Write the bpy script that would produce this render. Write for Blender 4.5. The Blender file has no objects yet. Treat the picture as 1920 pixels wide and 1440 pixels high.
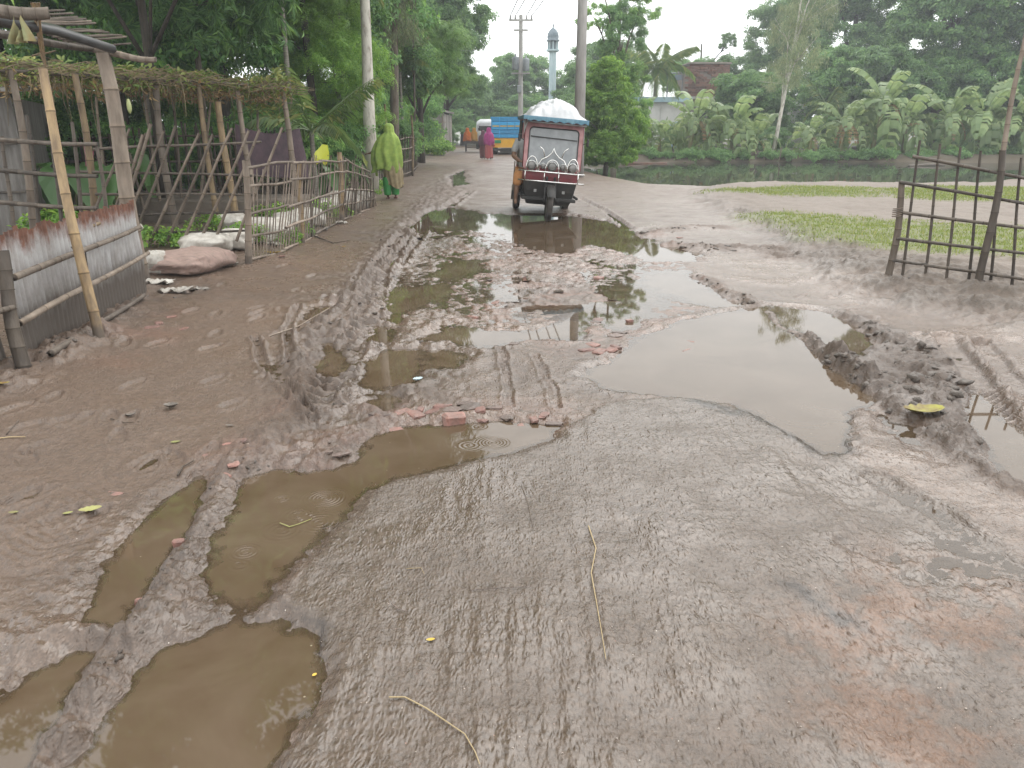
import bpy, bmesh, math, random
import numpy as np
from mathutils import Vector, Matrix

SC = bpy.context.scene
COL = SC.collection
# ------------------------------------------------------------------ camera
PITCH = math.radians(18.4); FPX = 1442.0; EYE = 1.6
cam = bpy.data.cameras.new('camera'); cam_o = bpy.data.objects.new('camera', cam); COL.objects.link(cam_o)
cam_o.location = (0, 0, EYE); cam_o.rotation_euler = (math.pi/2 - PITCH, 0, 0)
cam.sensor_width = 36; cam.lens = 36*FPX/1920; cam.clip_start = 0.05; cam.clip_end = 4000
SC.camera = cam_o
# ------------------------------------------------------------------ sky, sun, exposure
SUN_EL, SUN_AZ = math.radians(52), math.radians(30)
W = bpy.data.worlds.new('World'); SC.world = W; W.use_nodes = True
wn, wl = W.node_tree.nodes, W.node_tree.links
bg = wn['Background']
sky = wn.new('ShaderNodeTexSky'); sky.sky_type = 'NISHITA'; sky.sun_disc = False
sky.sun_elevation = SUN_EL; sky.sun_rotation = SUN_AZ; sky.air_density = 2.0; sky.dust_density = 6.0
hsv = wn.new('ShaderNodeHueSaturation'); hsv.inputs['Saturation'].default_value = 0.25
wl.new(sky.outputs[0], hsv.inputs['Color'])
# overcast deck: the smooth brightening from horizon to zenith of a cloudy sky
tc = wn.new('ShaderNodeTexCoord'); sx = wn.new('ShaderNodeSeparateXYZ'); wl.new(tc.outputs['Generated'], sx.inputs[0])
mr = wn.new('ShaderNodeMapRange'); wl.new(sx.outputs['Z'], mr.inputs[0])
mr.inputs[1].default_value = 0.0; mr.inputs[2].default_value = 1.0
mr.inputs[3].default_value = 15.0; mr.inputs[4].default_value = 25.0
oc = wn.new('ShaderNodeVectorMath'); oc.operation = 'SCALE'; oc.inputs[0].default_value = (0.98, 1.0, 1.0)
wl.new(mr.outputs[0], oc.inputs['Scale'])
mx = wn.new('ShaderNodeMix'); mx.data_type = 'RGBA'; mx.inputs['Factor'].default_value = 0.85
wl.new(hsv.outputs[0], mx.inputs['A']); wl.new(oc.outputs[0], mx.inputs['B'])
wl.new(mx.outputs['Result'], bg.inputs['Color']); bg.inputs['Strength'].default_value = 0.12
sun = bpy.data.lights.new('sun', 'SUN'); sun.energy = 1.4; sun.angle = math.radians(45); sun.color = (1, 0.97, 0.92)
sun_o = bpy.data.objects.new('sun', sun); COL.objects.link(sun_o)
sun_o.rotation_euler = (math.pi/2 - SUN_EL, 0, math.pi - SUN_AZ)
SC.view_settings.view_transform = 'Standard'; SC.view_settings.look = 'None'
SC.view_settings.exposure = 0.12; SC.view_settings.gamma = 1.0
SC.cycles.max_bounces = 6; SC.cycles.diffuse_bounces = 3; SC.cycles.glossy_bounces = 3
SC.cycles.transmission_bounces = 4; SC.cycles.transparent_max_bounces = 8; SC.cycles.volume_bounces = 0
SC.cycles.use_denoising = True
try: SC.cycles.denoiser = 'OPENIMAGEDENOISE'
except Exception: pass

# ------------------------------------------------------------------ helpers
CP, SP = math.cos(PITCH), math.sin(PITCH)
def ray(px, py):
    c = (px-960)/FPX; v = (720-py)/FPX
    return (c, CP+v*SP, -SP+v*CP)
def G(px, py, z=0.0):                       # a place on the level z
    d = ray(px, py); t = (z-EYE)/d[2]; return (d[0]*t, d[1]*t)
def at(px, py, Y):                          # a place at the distance Y
    d = ray(px, py); t = Y/d[1]; return Vector((d[0]*t, Y, EYE+d[2]*t))
PM = {}
def tag(o, label=None, cat=None, group=None, kind=None):
    if label: o['label'] = label
    if cat: o['category'] = cat
    if group: o['group'] = group
    if kind or cat: o['kind'] = kind or 'thing'
    return o
def link(o, parent=None, M=None):
    COL.objects.link(o)
    M = M or Matrix()
    if parent is not None:
        o.parent = parent; o.matrix_basis = PM[parent.name].inverted() @ M
    else:
        o.matrix_basis = M
    PM[o.name] = M
    return o
def thing(name, label, cat, loc=(0, 0, 0), group=None, rz=0.0):
    o = bpy.data.objects.new(name, None); o.empty_display_size = 0.2
    link(o, None, Matrix.Translation(Vector(loc)) @ Matrix.Rotation(rz, 4, 'Z'))
    return tag(o, label, cat, group)
def me_py(name, verts, faces, mat=None, smooth=False):
    me = bpy.data.meshes.new(name); me.from_pydata([tuple(v) for v in verts], [], [tuple(int(i) for i in f) for f in faces])
    if mat: me.materials.append(mat)
    if smooth: me.polygons.foreach_set('use_smooth', [True]*len(me.polygons))
    return me
def me_np(name, verts, faces, mat=None, smooth=False):     # faces: (n,3) or (n,4)
    verts = np.asarray(verts, np.float32); faces = np.asarray(faces, np.int32)
    me = bpy.data.meshes.new(name); k = faces.shape[1]; n = len(faces)
    me.vertices.add(len(verts)); me.vertices.foreach_set('co', verts.ravel())
    me.loops.add(n*k); me.loops.foreach_set('vertex_index', faces.ravel())
    me.polygons.add(n); me.polygons.foreach_set('loop_start', np.arange(n, dtype=np.int32)*k)
    try: me.polygons.foreach_set('loop_total', np.full(n, k, np.int32))
    except Exception: pass
    me.update(calc_edges=True)
    if smooth: me.polygons.foreach_set('use_smooth', np.ones(n, bool))
    if mat: me.materials.append(mat)
    return me
def add(name, me, parent=None, M=None):
    return link(bpy.data.objects.new(name, me), parent, M)
def T(*a): return Matrix.Translation(Vector(a if len(a) > 1 else a[0]))
def RZ(a): return Matrix.Rotation(a, 4, 'Z')
def RX(a): return Matrix.Rotation(a, 4, 'X')
def RY(a): return Matrix.Rotation(a, 4, 'Y')
def S(x, y=None, z=None):
    if y is None: y = z = x
    return Matrix.Diagonal((x, y, z, 1))
class MB:                                   # collects simple solids into one mesh
    def __init__(s): s.v = []; s.f = []
    def put(s, vs, fs, M=None):
        k = len(s.v)
        s.v += [tuple(M @ Vector(v)) if M else tuple(v) for v in vs]
        s.f += [tuple(k+i for i in f) for f in fs]; return s
    def box(s, c, d, M=None, bev=0.0):
        x, y, z = d[0]/2, d[1]/2, d[2]/2; b = min(bev, x*.9, y*.9, z*.9)
        if b <= 0:
            vs = [(c[0]+i*x, c[1]+j*y, c[2]+k*z) for k in (-1, 1) for j in (-1, 1) for i in (-1, 1)]
            return s.put(vs, [(0, 2, 3, 1), (4, 5, 7, 6), (0, 1, 5, 4), (2, 6, 7, 3), (0, 4, 6, 2), (1, 3, 7, 5)], M)
        bm = bmesh.new(); bmesh.ops.create_cube(bm, size=1)
        for v in bm.verts: v.co = (v.co.x*2*x+c[0], v.co.y*2*y+c[1], v.co.z*2*z+c[2])
        bmesh.ops.bevel(bm, geom=bm.edges[:]+bm.verts[:], offset=b, segments=1, affect='EDGES')
        bm.verts.index_update()
        s.put([v.co[:] for v in bm.verts], [[v.index for v in f.verts] for f in bm.faces], M); bm.free(); return s
    def tube(s, pts, r, n=8, cap=True, M=None):
        pts = [Vector(p) for p in pts]; m = len(pts)
        rs = r if isinstance(r, (list, tuple)) else [r]*m
        vs = []; fs = []; prev = None
        for i, p in enumerate(pts):
            t = (pts[min(i+1, m-1)]-pts[max(i-1, 0)]).normalized()
            if prev is None:
                a = Vector((0, 0, 1)) if abs(t.z) < .9 else Vector((1, 0, 0)); u = t.cross(a).normalized()
            else: u = (prev - t*prev.dot(t)).normalized()
            prev = u; w = t.cross(u)
            for k in range(n):
                an = 2*math.pi*k/n; vs.append(p+(u*math.cos(an)+w*math.sin(an))*rs[i])
        for i in range(m-1):
            for k in range(n):
                a, b = i*n+k, i*n+(k+1) % n; fs.append((a, b, b+n, a+n))
        if cap: fs.append(tuple(range(n))[::-1]); fs.append(tuple((m-1)*n+k for k in range(n)))
        return s.put(vs, fs, M)
    def lathe(s, prof, n=16, M=None, cap=True):    # profile of (r, z)
        vs = [(r*math.cos(2*math.pi*k/n), r*math.sin(2*math.pi*k/n), z) for r, z in prof for k in range(n)]
        fs = [(i*n+k, i*n+(k+1) % n, (i+1)*n+(k+1) % n, (i+1)*n+k) for i in range(len(prof)-1) for k in range(n)]
        if cap: fs += [tuple(range(n))[::-1], tuple((len(prof)-1)*n+k for k in range(n))]
        return s.put(vs, fs, M)
    def loft(s, rings, cap=True, M=None, closed=True):
        n = len(rings[0]); vs = [v for r in rings for v in r]; fs = []
        for i in range(len(rings)-1):
            for k in range(n if closed else n-1):
                a, b = i*n+k, i*n+(k+1) % n; fs.append((a, b, b+n, a+n))
        if cap and closed: fs += [tuple(range(n))[::-1], tuple((len(rings)-1)*n+k for k in range(n))]
        return s.put(vs, fs, M)
    def build(s, name, mat, parent=None, M=None, smooth=False, local=False):
        me = me_py(name, s.v, s.f, mat, smooth)
        if not local and M is None and parent is not None:        # vertices given in world space
            me.transform(PM[parent.name].inverted()); M = PM[parent.name].copy()
        return add(name, me, parent, M)

# ------------------------------------------------------------------ noise
_pr = np.random.default_rng(99); _PERM = np.concatenate([_pr.permutation(1024)]*3).astype(np.int32)
_GA = _pr.uniform(0, 2*math.pi, 1024); _GX = np.cos(_GA)*1.5; _GY = np.sin(_GA)*1.5
def pnoise(x, y, seed=0):
    x = np.asarray(x, float); y = np.asarray(y, float)
    fx = np.floor(x); fy = np.floor(y); ix = fx.astype(np.int32) & 1023; iy = (fy.astype(np.int32)+seed*131) & 1023; fx = x-fx; fy = y-fy
    u = fx*fx*fx*(fx*(fx*6-15)+10); v = fy*fy*fy*(fy*(fy*6-15)+10)
    p0 = _PERM[ix]; p1 = _PERM[(ix+1) & 1023]
    a, b, c, d = _PERM[p0+iy], _PERM[p1+iy], _PERM[p0+((iy+1) & 1023)], _PERM[p1+((iy+1) & 1023)]
    n0 = _GX[a]*fx+_GY[a]*fy; n0 += ((_GX[b]*(fx-1)+_GY[b]*fy)-n0)*u
    n1 = _GX[c]*fx+_GY[c]*(fy-1); n1 += ((_GX[d]*(fx-1)+_GY[d]*(fy-1))-n1)*u
    return n0+(n1-n0)*v
def fbm(x, y, octv=4, seed=0, gain=.5):
    a = 1.0; r = 0; f = 1.0
    for k in range(octv): r = r+a*pnoise(x*f+17.3*k, y*f-9.1*k, seed+k); a *= gain; f *= 2.03
    return r
def ss(a, b, x):
    t = np.clip((x-a)/(b-a), 0, 1); return t*t*(3-2*t)
def mixc(c, m, k):                          # blend colour arrays
    return c*(1-m[:, None])+np.asarray(k)[None, :]*m[:, None]

# ------------------------------------------------------------------ materials
def nt(name):
    m = bpy.data.materials.new(name); m.use_nodes = True
    n, l = m.node_tree.nodes, m.node_tree.links
    return m, n, l, n['Principled BSDF']
def c4(c): return (c[0], c[1], c[2], 1)
def noise_n(n, l, scale, detail=4, rough=.55, coord='Object', stretch=None, dist=0.0):
    t = n.new('ShaderNodeTexNoise'); t.inputs['Scale'].default_value = scale; t.inputs['Detail'].default_value = detail
    t.inputs['Roughness'].default_value = rough; t.inputs['Distortion'].default_value = dist
    if coord == 'Position': src = n.new('ShaderNodeNewGeometry').outputs['Position']
    else: src = n.new('ShaderNodeTexCoord').outputs[coord]
    if stretch:
        mp = n.new('ShaderNodeMapping'); mp.inputs['Scale'].default_value = stretch; l.new(src, mp.inputs[0]); src = mp.outputs[0]
    l.new(src, t.inputs['Vector']); return t
def ramp(n, l, src, stops):
    r = n.new('ShaderNodeValToRGB'); e = r.color_ramp.elements
    while len(e) < len(stops): e.new(0.5)
    for k, (p, c) in enumerate(stops): e[k].position = p; e[k].color = c4(c) if len(c) == 3 else c
    l.new(src, r.inputs[0]); return r
def pm(name, c1, c2, scale=6, rough=.7, bump=.2, metal=0.0, stretch=None, var=.25, coord='Position', spec=.4, r2=None, lo=.32, hi=.68, detail=5, rings=0, mudz=None):
    m, n, l, b = nt(name)
    t = noise_n(n, l, scale, detail, .6, coord, stretch)
    r = ramp(n, l, t.outputs['Fac'], [(lo, c1), (hi, c2)])
    oi = n.new('ShaderNodeObjectInfo'); h = n.new('ShaderNodeHueSaturation')
    mp = n.new('ShaderNodeMapRange'); mp.inputs[3].default_value = 1-var; mp.inputs[4].default_value = 1+var
    l.new(oi.outputs['Random'], mp.inputs[0]); l.new(mp.outputs[0], h.inputs['Value']); l.new(r.outputs[0], h.inputs['Color'])
    out = h.outputs[0]
    if rings:
        sx = n.new('ShaderNodeSeparateXYZ'); l.new(n.new('ShaderNodeTexCoord').outputs['Object'], sx.inputs[0])
        q = n.new('ShaderNodeMath'); q.operation = 'MULTIPLY_ADD'; q.inputs[1].default_value = rings; q.inputs[2].default_value = .5; l.new(sx.outputs['Z'], q.inputs[0])
        q2 = n.new('ShaderNodeMath'); q2.operation = 'FRACT'; l.new(q.outputs[0], q2.inputs[0])
        rr = ramp(n, l, q2.outputs[0], [(0, (1, 1, 1)), (.46, (.9, .88, .86)), (.495, (.32, .28, .25)), (.52, (1.15, 1.12, 1.05)), (.6, (1, 1, 1))])
        mm = n.new('ShaderNodeMix'); mm.data_type = 'RGBA'; mm.blend_type = 'MULTIPLY'; mm.inputs['Factor'].default_value = 1; l.new(out, mm.inputs['A']); l.new(rr.outputs[0], mm.inputs['B']); out = mm.outputs['Result']
    if mudz:                                   # mud splashed up from the road
        g = n.new('ShaderNodeNewGeometry'); sz = n.new('ShaderNodeSeparateXYZ'); l.new(g.outputs['Position'], sz.inputs[0])
        t3 = noise_n(n, l, 7, 5, .7, 'Position'); q = n.new('ShaderNodeMath'); q.operation = 'MULTIPLY_ADD'; q.inputs[1].default_value = mudz; l.new(t3.outputs['Fac'], q.inputs[0]); l.new(sz.outputs['Z'], q.inputs[2])
        w = n.new('ShaderNodeMapRange'); w.inputs[1].default_value = mudz*1.15; w.inputs[2].default_value = mudz*.75; w.inputs[3].default_value = 0; w.inputs[4].default_value = .9; l.new(q.outputs[0], w.inputs[0])
        mm = n.new('ShaderNodeMix'); mm.data_type = 'RGBA'; l.new(w.outputs[0], mm.inputs['Factor']); l.new(out, mm.inputs['A']); mm.inputs['B'].default_value = (.085, .068, .055, 1); out = mm.outputs['Result']
    l.new(out, b.inputs['Base Color']); b.inputs['Metallic'].default_value = metal
    b.inputs['Roughness'].default_value = rough; b.inputs['Specular IOR Level'].default_value = spec
    if r2 is not None:
        q = n.new('ShaderNodeMapRange'); q.inputs[3].default_value = rough; q.inputs[4].default_value = r2
        l.new(t.outputs['Fac'], q.inputs[0]); l.new(q.outputs[0], b.inputs['Roughness'])
    if bump:
        t2 = noise_n(n, l, scale*4, 4, .6, coord, stretch); bp = n.new('ShaderNodeBump'); bp.inputs['Strength'].default_value = bump
        bp.inputs['Distance'].default_value = .02; l.new(t2.outputs['Fac'], bp.inputs['Height']); l.new(bp.outputs[0], b.inputs['Normal'])
    return m
def leafm(name, c1, c2, rough=.5, trans=.35, c3=None, tree=.2):
    m, n, l, b = nt(name)
    g = n.new('ShaderNodeNewGeometry'); r = ramp(n, l, g.outputs['Random Per Island'], [(0, c1), (.75, c2), (1, c3 or c2)])
    oi = n.new('ShaderNodeObjectInfo'); h = n.new('ShaderNodeHueSaturation')
    mp = n.new('ShaderNodeMapRange'); mp.inputs[3].default_value = 1-tree; mp.inputs[4].default_value = 1+tree
    l.new(oi.outputs['Random'], mp.inputs[0]); l.new(mp.outputs[0], h.inputs['Value'])
    l.new(r.outputs[0], h.inputs['Color'])
    l.new(h.outputs[0], b.inputs['Base Color']); b.inputs['Roughness'].default_value = rough
    tr = n.new('ShaderNodeBsdfTranslucent'); hs = n.new('ShaderNodeHueSaturation'); hs.inputs['Hue'].default_value = .48; hs.inputs['Value'].default_value = 1.5
    l.new(h.outputs[0], hs.inputs['Color']); l.new(hs.outputs[0], tr.inputs['Color'])
    mix = n.new('ShaderNodeMixShader'); mix.inputs[0].default_value = trans
    l.new(b.outputs[0], mix.inputs[1]); l.new(tr.outputs[0], mix.inputs[2])
    l.new(mix.outputs[0], n['Material Output'].inputs['Surface']); return m
# ================================================================== GROUND
def PX(*pts, z=0.0): return np.array([G(a, b, z) for a, b in pts])
def sd_poly(x, y, P, pad=1.2):              # signed distance, negative inside; far points keep +pad
    out = np.full(x.shape, float(pad)); lo = P.min(0)-pad; hi = P.max(0)+pad
    k = np.nonzero((x > lo[0]) & (x < hi[0]) & (y > lo[1]) & (y < hi[1]))[0]
    if len(k) == 0: return out
    X, Y = x[k], y[k]; d = np.full(len(k), 1e9); ins = np.zeros(len(k), bool); n = len(P)
    for i in range(n):
        ax, ay = P[i]; bx, by = P[(i+1) % n]; ex, ey = bx-ax, by-ay
        t = np.clip(((X-ax)*ex+(Y-ay)*ey)/(ex*ex+ey*ey+1e-12), 0, 1)
        d = np.minimum(d, (X-ax-t*ex)**2+(Y-ay-t*ey)**2)
        c = ((ay > Y) != (by > Y)) & (X < (bx-ax)*(Y-ay)/(by-ay+1e-12)+ax); ins ^= c
    d = np.sqrt(d); out[k] = np.minimum(np.where(ins, -d, d), pad); return out
def d_line(x, y, P, pad=1.0):               # distance to a polyline, arc length, signed offset
    D = np.full(x.shape, pad*2.0); Sx = np.zeros(x.shape); Tt = np.full(x.shape, pad*2.0)
    lo = P.min(0)-pad; hi = P.max(0)+pad
    k = np.nonzero((x > lo[0]) & (x < hi[0]) & (y > lo[1]) & (y < hi[1]))[0]
    if len(k) == 0: return D, Sx, Tt
    X, Y = x[k], y[k]; d = np.full(len(k), 1e9); s = np.zeros(len(k)); tt = np.zeros(len(k)); acc = 0
    for i in range(len(P)-1):
        a, b = P[i], P[i+1]; e = b-a; L = math.hypot(*e)+1e-9
        t = np.clip(((X-a[0])*e[0]+(Y-a[1])*e[1])/(L*L), 0, 1)
        dx, dy = X-a[0]-t*e[0], Y-a[1]-t*e[1]; q = np.hypot(dx, dy); m = q < d
        d = np.where(m, q, d); s = np.where(m, acc+t*L, s); tt = np.where(m, q*np.sign(e[0]*dy-e[1]*dx), tt); acc += L
    D[k] = d; Sx[k] = s; Tt[k] = tt; return D, Sx, Tt

# puddle outlines (places on the road at z = 0)
PUD = [  # (outline, depth, raggedness)
 (PX((95,1470),(250,1290),(315,1215),(440,1172),(515,1168),(588,1205),(603,1255),(585,1325),(530,1400),(470,1470)), .055, .02),
 (PX((-40,1330),(45,1268),(150,1218),(192,1212),(120,1330),(70,1420),(50,1480),(-60,1480)), .05, .02),
 (PX((312,935),(378,902),(388,930),(345,1012),(278,1095),(215,1180),(150,1155),(220,1040)), .05, .02),
 (PX((462,900),(520,878),(565,888),(700,865),(705,905),(640,962),(560,1035),(505,1095),(470,1140),(398,1112),(385,1078),(412,1010),(440,940)), .05, .025),
 (PX((668,862),(690,825),(740,803),(840,797),(930,790),(1045,800),(1030,822),(960,847),(890,862),(800,884),(735,897),(700,910),(680,885)), .05, .02),
 (PX((667,722),(678,682),(725,652),(790,655),(800,690),(765,725),(700,735)), .04, .05),
 (PX((670,760),(720,735),(760,745),(735,770)), .02, .05),
 (PX((800,662),(830,654),(882,668),(850,692),(806,690)), .035, .03),
 (PX((785,642),(830,612),(885,614),(1000,622),(1060,602),(1092,603),(1078,636),(1000,640),(900,652),(830,640)), .03, .07),
 (PX((1095,705),(1160,672),(1200,640),(1275,606),(1425,574),(1490,590),(1530,650),(1560,690),(1610,722),(1645,752),(1584,776),(1580,850),(1545,848),(1490,815),(1430,782),(1370,757),(1280,745),(1150,730)), .06, .025),
 (PX((1440,572),(1530,582),(1580,597),(1625,628),(1642,652),(1600,672),(1572,668),(1540,640),(1480,608)), .05, .03),
 (PX((1815,765),(1832,742),(1882,792),(1960,840),(1980,940),(1890,895),(1842,830),(1812,790)), .05, .02),
 (PX((1195,515),(1285,508),(1335,548),(1395,572),(1330,578),(1250,552),(1215,535)), .03, .06),
 (PX((1128,600),(1190,594),(1205,614),(1150,622)), .025, .05),
 (PX((758,428),(808,394),(850,389),(905,400),(960,402),(1085,405),(1150,418),(1205,447),(1260,468),(1190,482),(1110,455),(1070,470),(1040,478),(960,452),(950,440),(870,432),(800,436)), .06, .10),
 (PX((800,520),(830,492),(905,488),(915,505),(870,522)), .03, .10),
 (PX((718,590),(725,540),(840,533),(850,556),(760,588),(745,612)), .035, .10),
 (PX((690,640),(700,610),(745,615),(730,648)), .03, .06),
 (PX((565,598),(585,575),(628,572),(620,590),(575,602)), .03, .04),
 (PX((588,700),(600,640),(640,640),(660,690),(630,712)), .03, .07),
 (PX((490,690),(520,680),(555,715),(530,725)), .012, .04),
 (PX((1560,1020),(1800,1010),(1910,1090),(1840,1110),(1700,1060)), .004, .12),
 (PX((1180,470),(1260,462),(1330,478),(1300,492),(1200,490)), .025, .10),
 (PX((1640,770),(1720,800),(1790,870),(1750,880),(1680,820)), .008, .08),
 (PX((840,330),(870,318),(880,345),(850,352)), .03, .15),
]
RH = .8
RIDGE = [  # (line, half width, height, lumpiness)
 (PX((60,1470),(150,1300),(240,1180),(330,1030),(390,930),(470,860),(530,780)), .10, .055, .6),
 (PX((480,860),(560,760),(600,690),(650,600),(690,520),(740,450),(800,380)), .22, .035, 1.3),
 (PX((540,730),(585,660),(620,600),(690,510)), .10, .05, 1.2),
 (PX((1440,590),(1490,630),(1540,662),(1610,715),(1690,780),(1780,850),(1880,930)), .09, .055, 1.2),
 (PX((1575,597),(1640,630),(1690,650),(1750,690),(1760,760),(1800,830)), .14, .06, 1.2),
 (PX((1220,440),(1290,428),(1360,430)), .25, .05, 1.3),
 (PX((1260,462),(1340,468),(1440,470),(1470,490)), .28, .06, 1.5),
 (PX((1310,520),(1370,555),(1430,580)), .10, .05, 1.2),
 (PX((180,640),(60,700),(-60,760)), .18, .08, 1.0),
 (PX((290,545),(220,600),(120,680)), .18, .06, 1.0),
 (PX((620,880),(700,780),(760,740),(860,760)), .12, .02, 1.2),
 (PX((870,320),(840,360),(800,390)), .35, .035, 1.0),
 (PX((1560,680),(1640,720),(1700,740)), .20, .035, 1.5),
 (PX((1640,650),(1700,690),(1720,730)), .20, .035, 1.5),
]
TRACK = [  # (line, width, depth, lug pitch, lug height)
 (PX((1770,640),(1830,720),(1880,800),(1960,880)), .17, .02, .075, .034),
 (PX((1840,650),(1900,730),(1960,800)), .15, .02, .075, .03),
 (PX((480,640),(495,690),(530,730),(590,800)), .07, .025, .05, .004),
 (PX((560,580),(540,620),(545,680)), .07, .03, .05, .004),
 (PX((760,440),(710,520),(690,600),(650,680),(590,770)), .22, .03, .11, .05),
 (PX((880,360),(800,420),(740,500)), .22, .03, .12, .05),
 (PX((940,650),(950,720),(955,770)), .06, .008, .05, .02),
 (PX((1000,670),(1030,720),(1045,770)), .06, .008, .05, .02),
 (PX((1090,375),(1130,395),(1180,430)), .15, .03, .06, .01),
 (PX((1640,900),(1750,960),(1900,1080)), .12, .008, .04, .006),
 (PX((330,830),(180,940),(60,1060)), .3, .004, .05, .004),
]
ASPH = PX((700,905),(800,888),(900,866),(1040,830),(1150,760),(1290,752),(1420,785),(1540,852),(1600,870),(1800,960),(2000,1120),(2100,1500),(440,1500),(530,1410),(590,1330),(606,1255),(590,1200),(540,1140),(600,1030))
POND_Z = -0.14
POND = np.array([G(1090,316,POND_Z),G(1150,327,POND_Z),G(1200,338,POND_Z),G(1270,350,POND_Z),G(1330,353,POND_Z),G(1420,349,POND_Z),G(1520,349,POND_Z),G(1640,347,POND_Z),G(1740,352,POND_Z),
                 G(1830,340,POND_Z),G(1960,333,POND_Z),(34,27),(60,26),(70,44),(40,44.5),G(1920,307,POND_Z),G(1700,305,POND_Z),G(1500,304,POND_Z),G(1300,305,POND_Z),G(1150,305,POND_Z),(3.2,40.0)])
FIELD = np.array([G(1392,394,.15),G(1480,432,.15),G(1560,474,.15),G(1640,520,.15),G(1760,545,.15),G(1960,590,.12),(9,7),(40,10),(60,22),(30,25),G(1740,352,0),G(1420,349,0),G(1330,356,0),G(1340,372,.1)])
GRASS = [np.array([G(*p, .2) for p in q]) for q in (
 [(1385,392),(1480,395),(1620,405),(1700,412),(2000,425),(2000,500),(1800,478),(1680,462),(1600,455),(1500,432)],
 [(1330,352),(1500,347),(1640,350),(1660,358),(1600,366),(1440,362)],
 [(1660,352),(1740,345),(2000,352),(2000,378),(1760,372),(1680,366)])]
CHURN = PX((480,880),(380,960),(250,1090),(150,1180),(0,1290),(-40,1500),(120,1500),(330,1240),(520,1140),(640,920),(760,760),(880,640),(1000,560),(1180,520),(1300,470),(1200,430),(800,420),(880,330),(840,320),(640,520),(520,650),(560,780))
RED = [PX((640,800),(720,770),(860,765),(1060,775),(1050,800),(860,795),(720,800),(690,870),(560,900)), PX((800,420),(1250,440),(1350,560),(1150,680),(1050,660),(880,600)),
       PX((1520,1130),(1700,1060),(1960,1150),(1960,1500),(1560,1500),(1500,1300)), PX((200,640),(330,590),(320,640),(230,690)), PX((400,860),(520,790),(470,880))]
BROWN = PX((-60,780),(250,640),(420,560),(560,580),(480,700),(560,740),(420,860),(200,960),(-60,1120))

BANK = np.array([G(*q, .1) for q in ((1378,392),(1500,432),(1600,462),(1680,500),(1800,520),(1960,545),(1960,610),(1800,575),(1660,545),(1560,505),(1470,450))])
_fr = random.Random(12)
FEET = [(*G(_fr.uniform(30, 560), _fr.uniform(640, 1000)), _fr.uniform(.9, 2.2), _fr.uniform(.10, .13)) for _ in range(34)]+[(*G(_fr.uniform(300, 640), _fr.uniform(480, 640)), _fr.uniform(1.1, 2.0), .12) for _ in range(26)]+[(*G(_fr.uniform(1420, 1900), _fr.uniform(540, 660)), _fr.uniform(.2, 1.2), .12) for _ in range(24)]
HEAP = PX((1425,578),(1500,600),(1575,592),(1700,625),(1790,690),(1850,800),(1900,930),(1800,880),(1690,800),(1600,730),(1500,660))
FILM2 = PX((1500,860),(1650,880),(1800,950),(1990,1060),(1990,1180),(1800,1090),(1640,1010),(1520,930))
SCRAPE = [PX((1470,1100),(1500,1098),(1600,1165),(1620,1195),(1570,1180),(1500,1130)), PX((1575,775),(1600,780),(1590,860),(1560,862)), PX((1290,752),(1420,782),(1540,850),(1530,862),(1410,795),(1300,765)), PX((545,1165),(600,1180),(608,1235),(590,1225)), PX((1515,712),(1560,706),(1600,722),(1545,728))]
FILM = PX((1480,1180),(1600,1080),(1760,1090),(1980,1160),(2000,1500),(1620,1500),(1500,1330))
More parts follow.
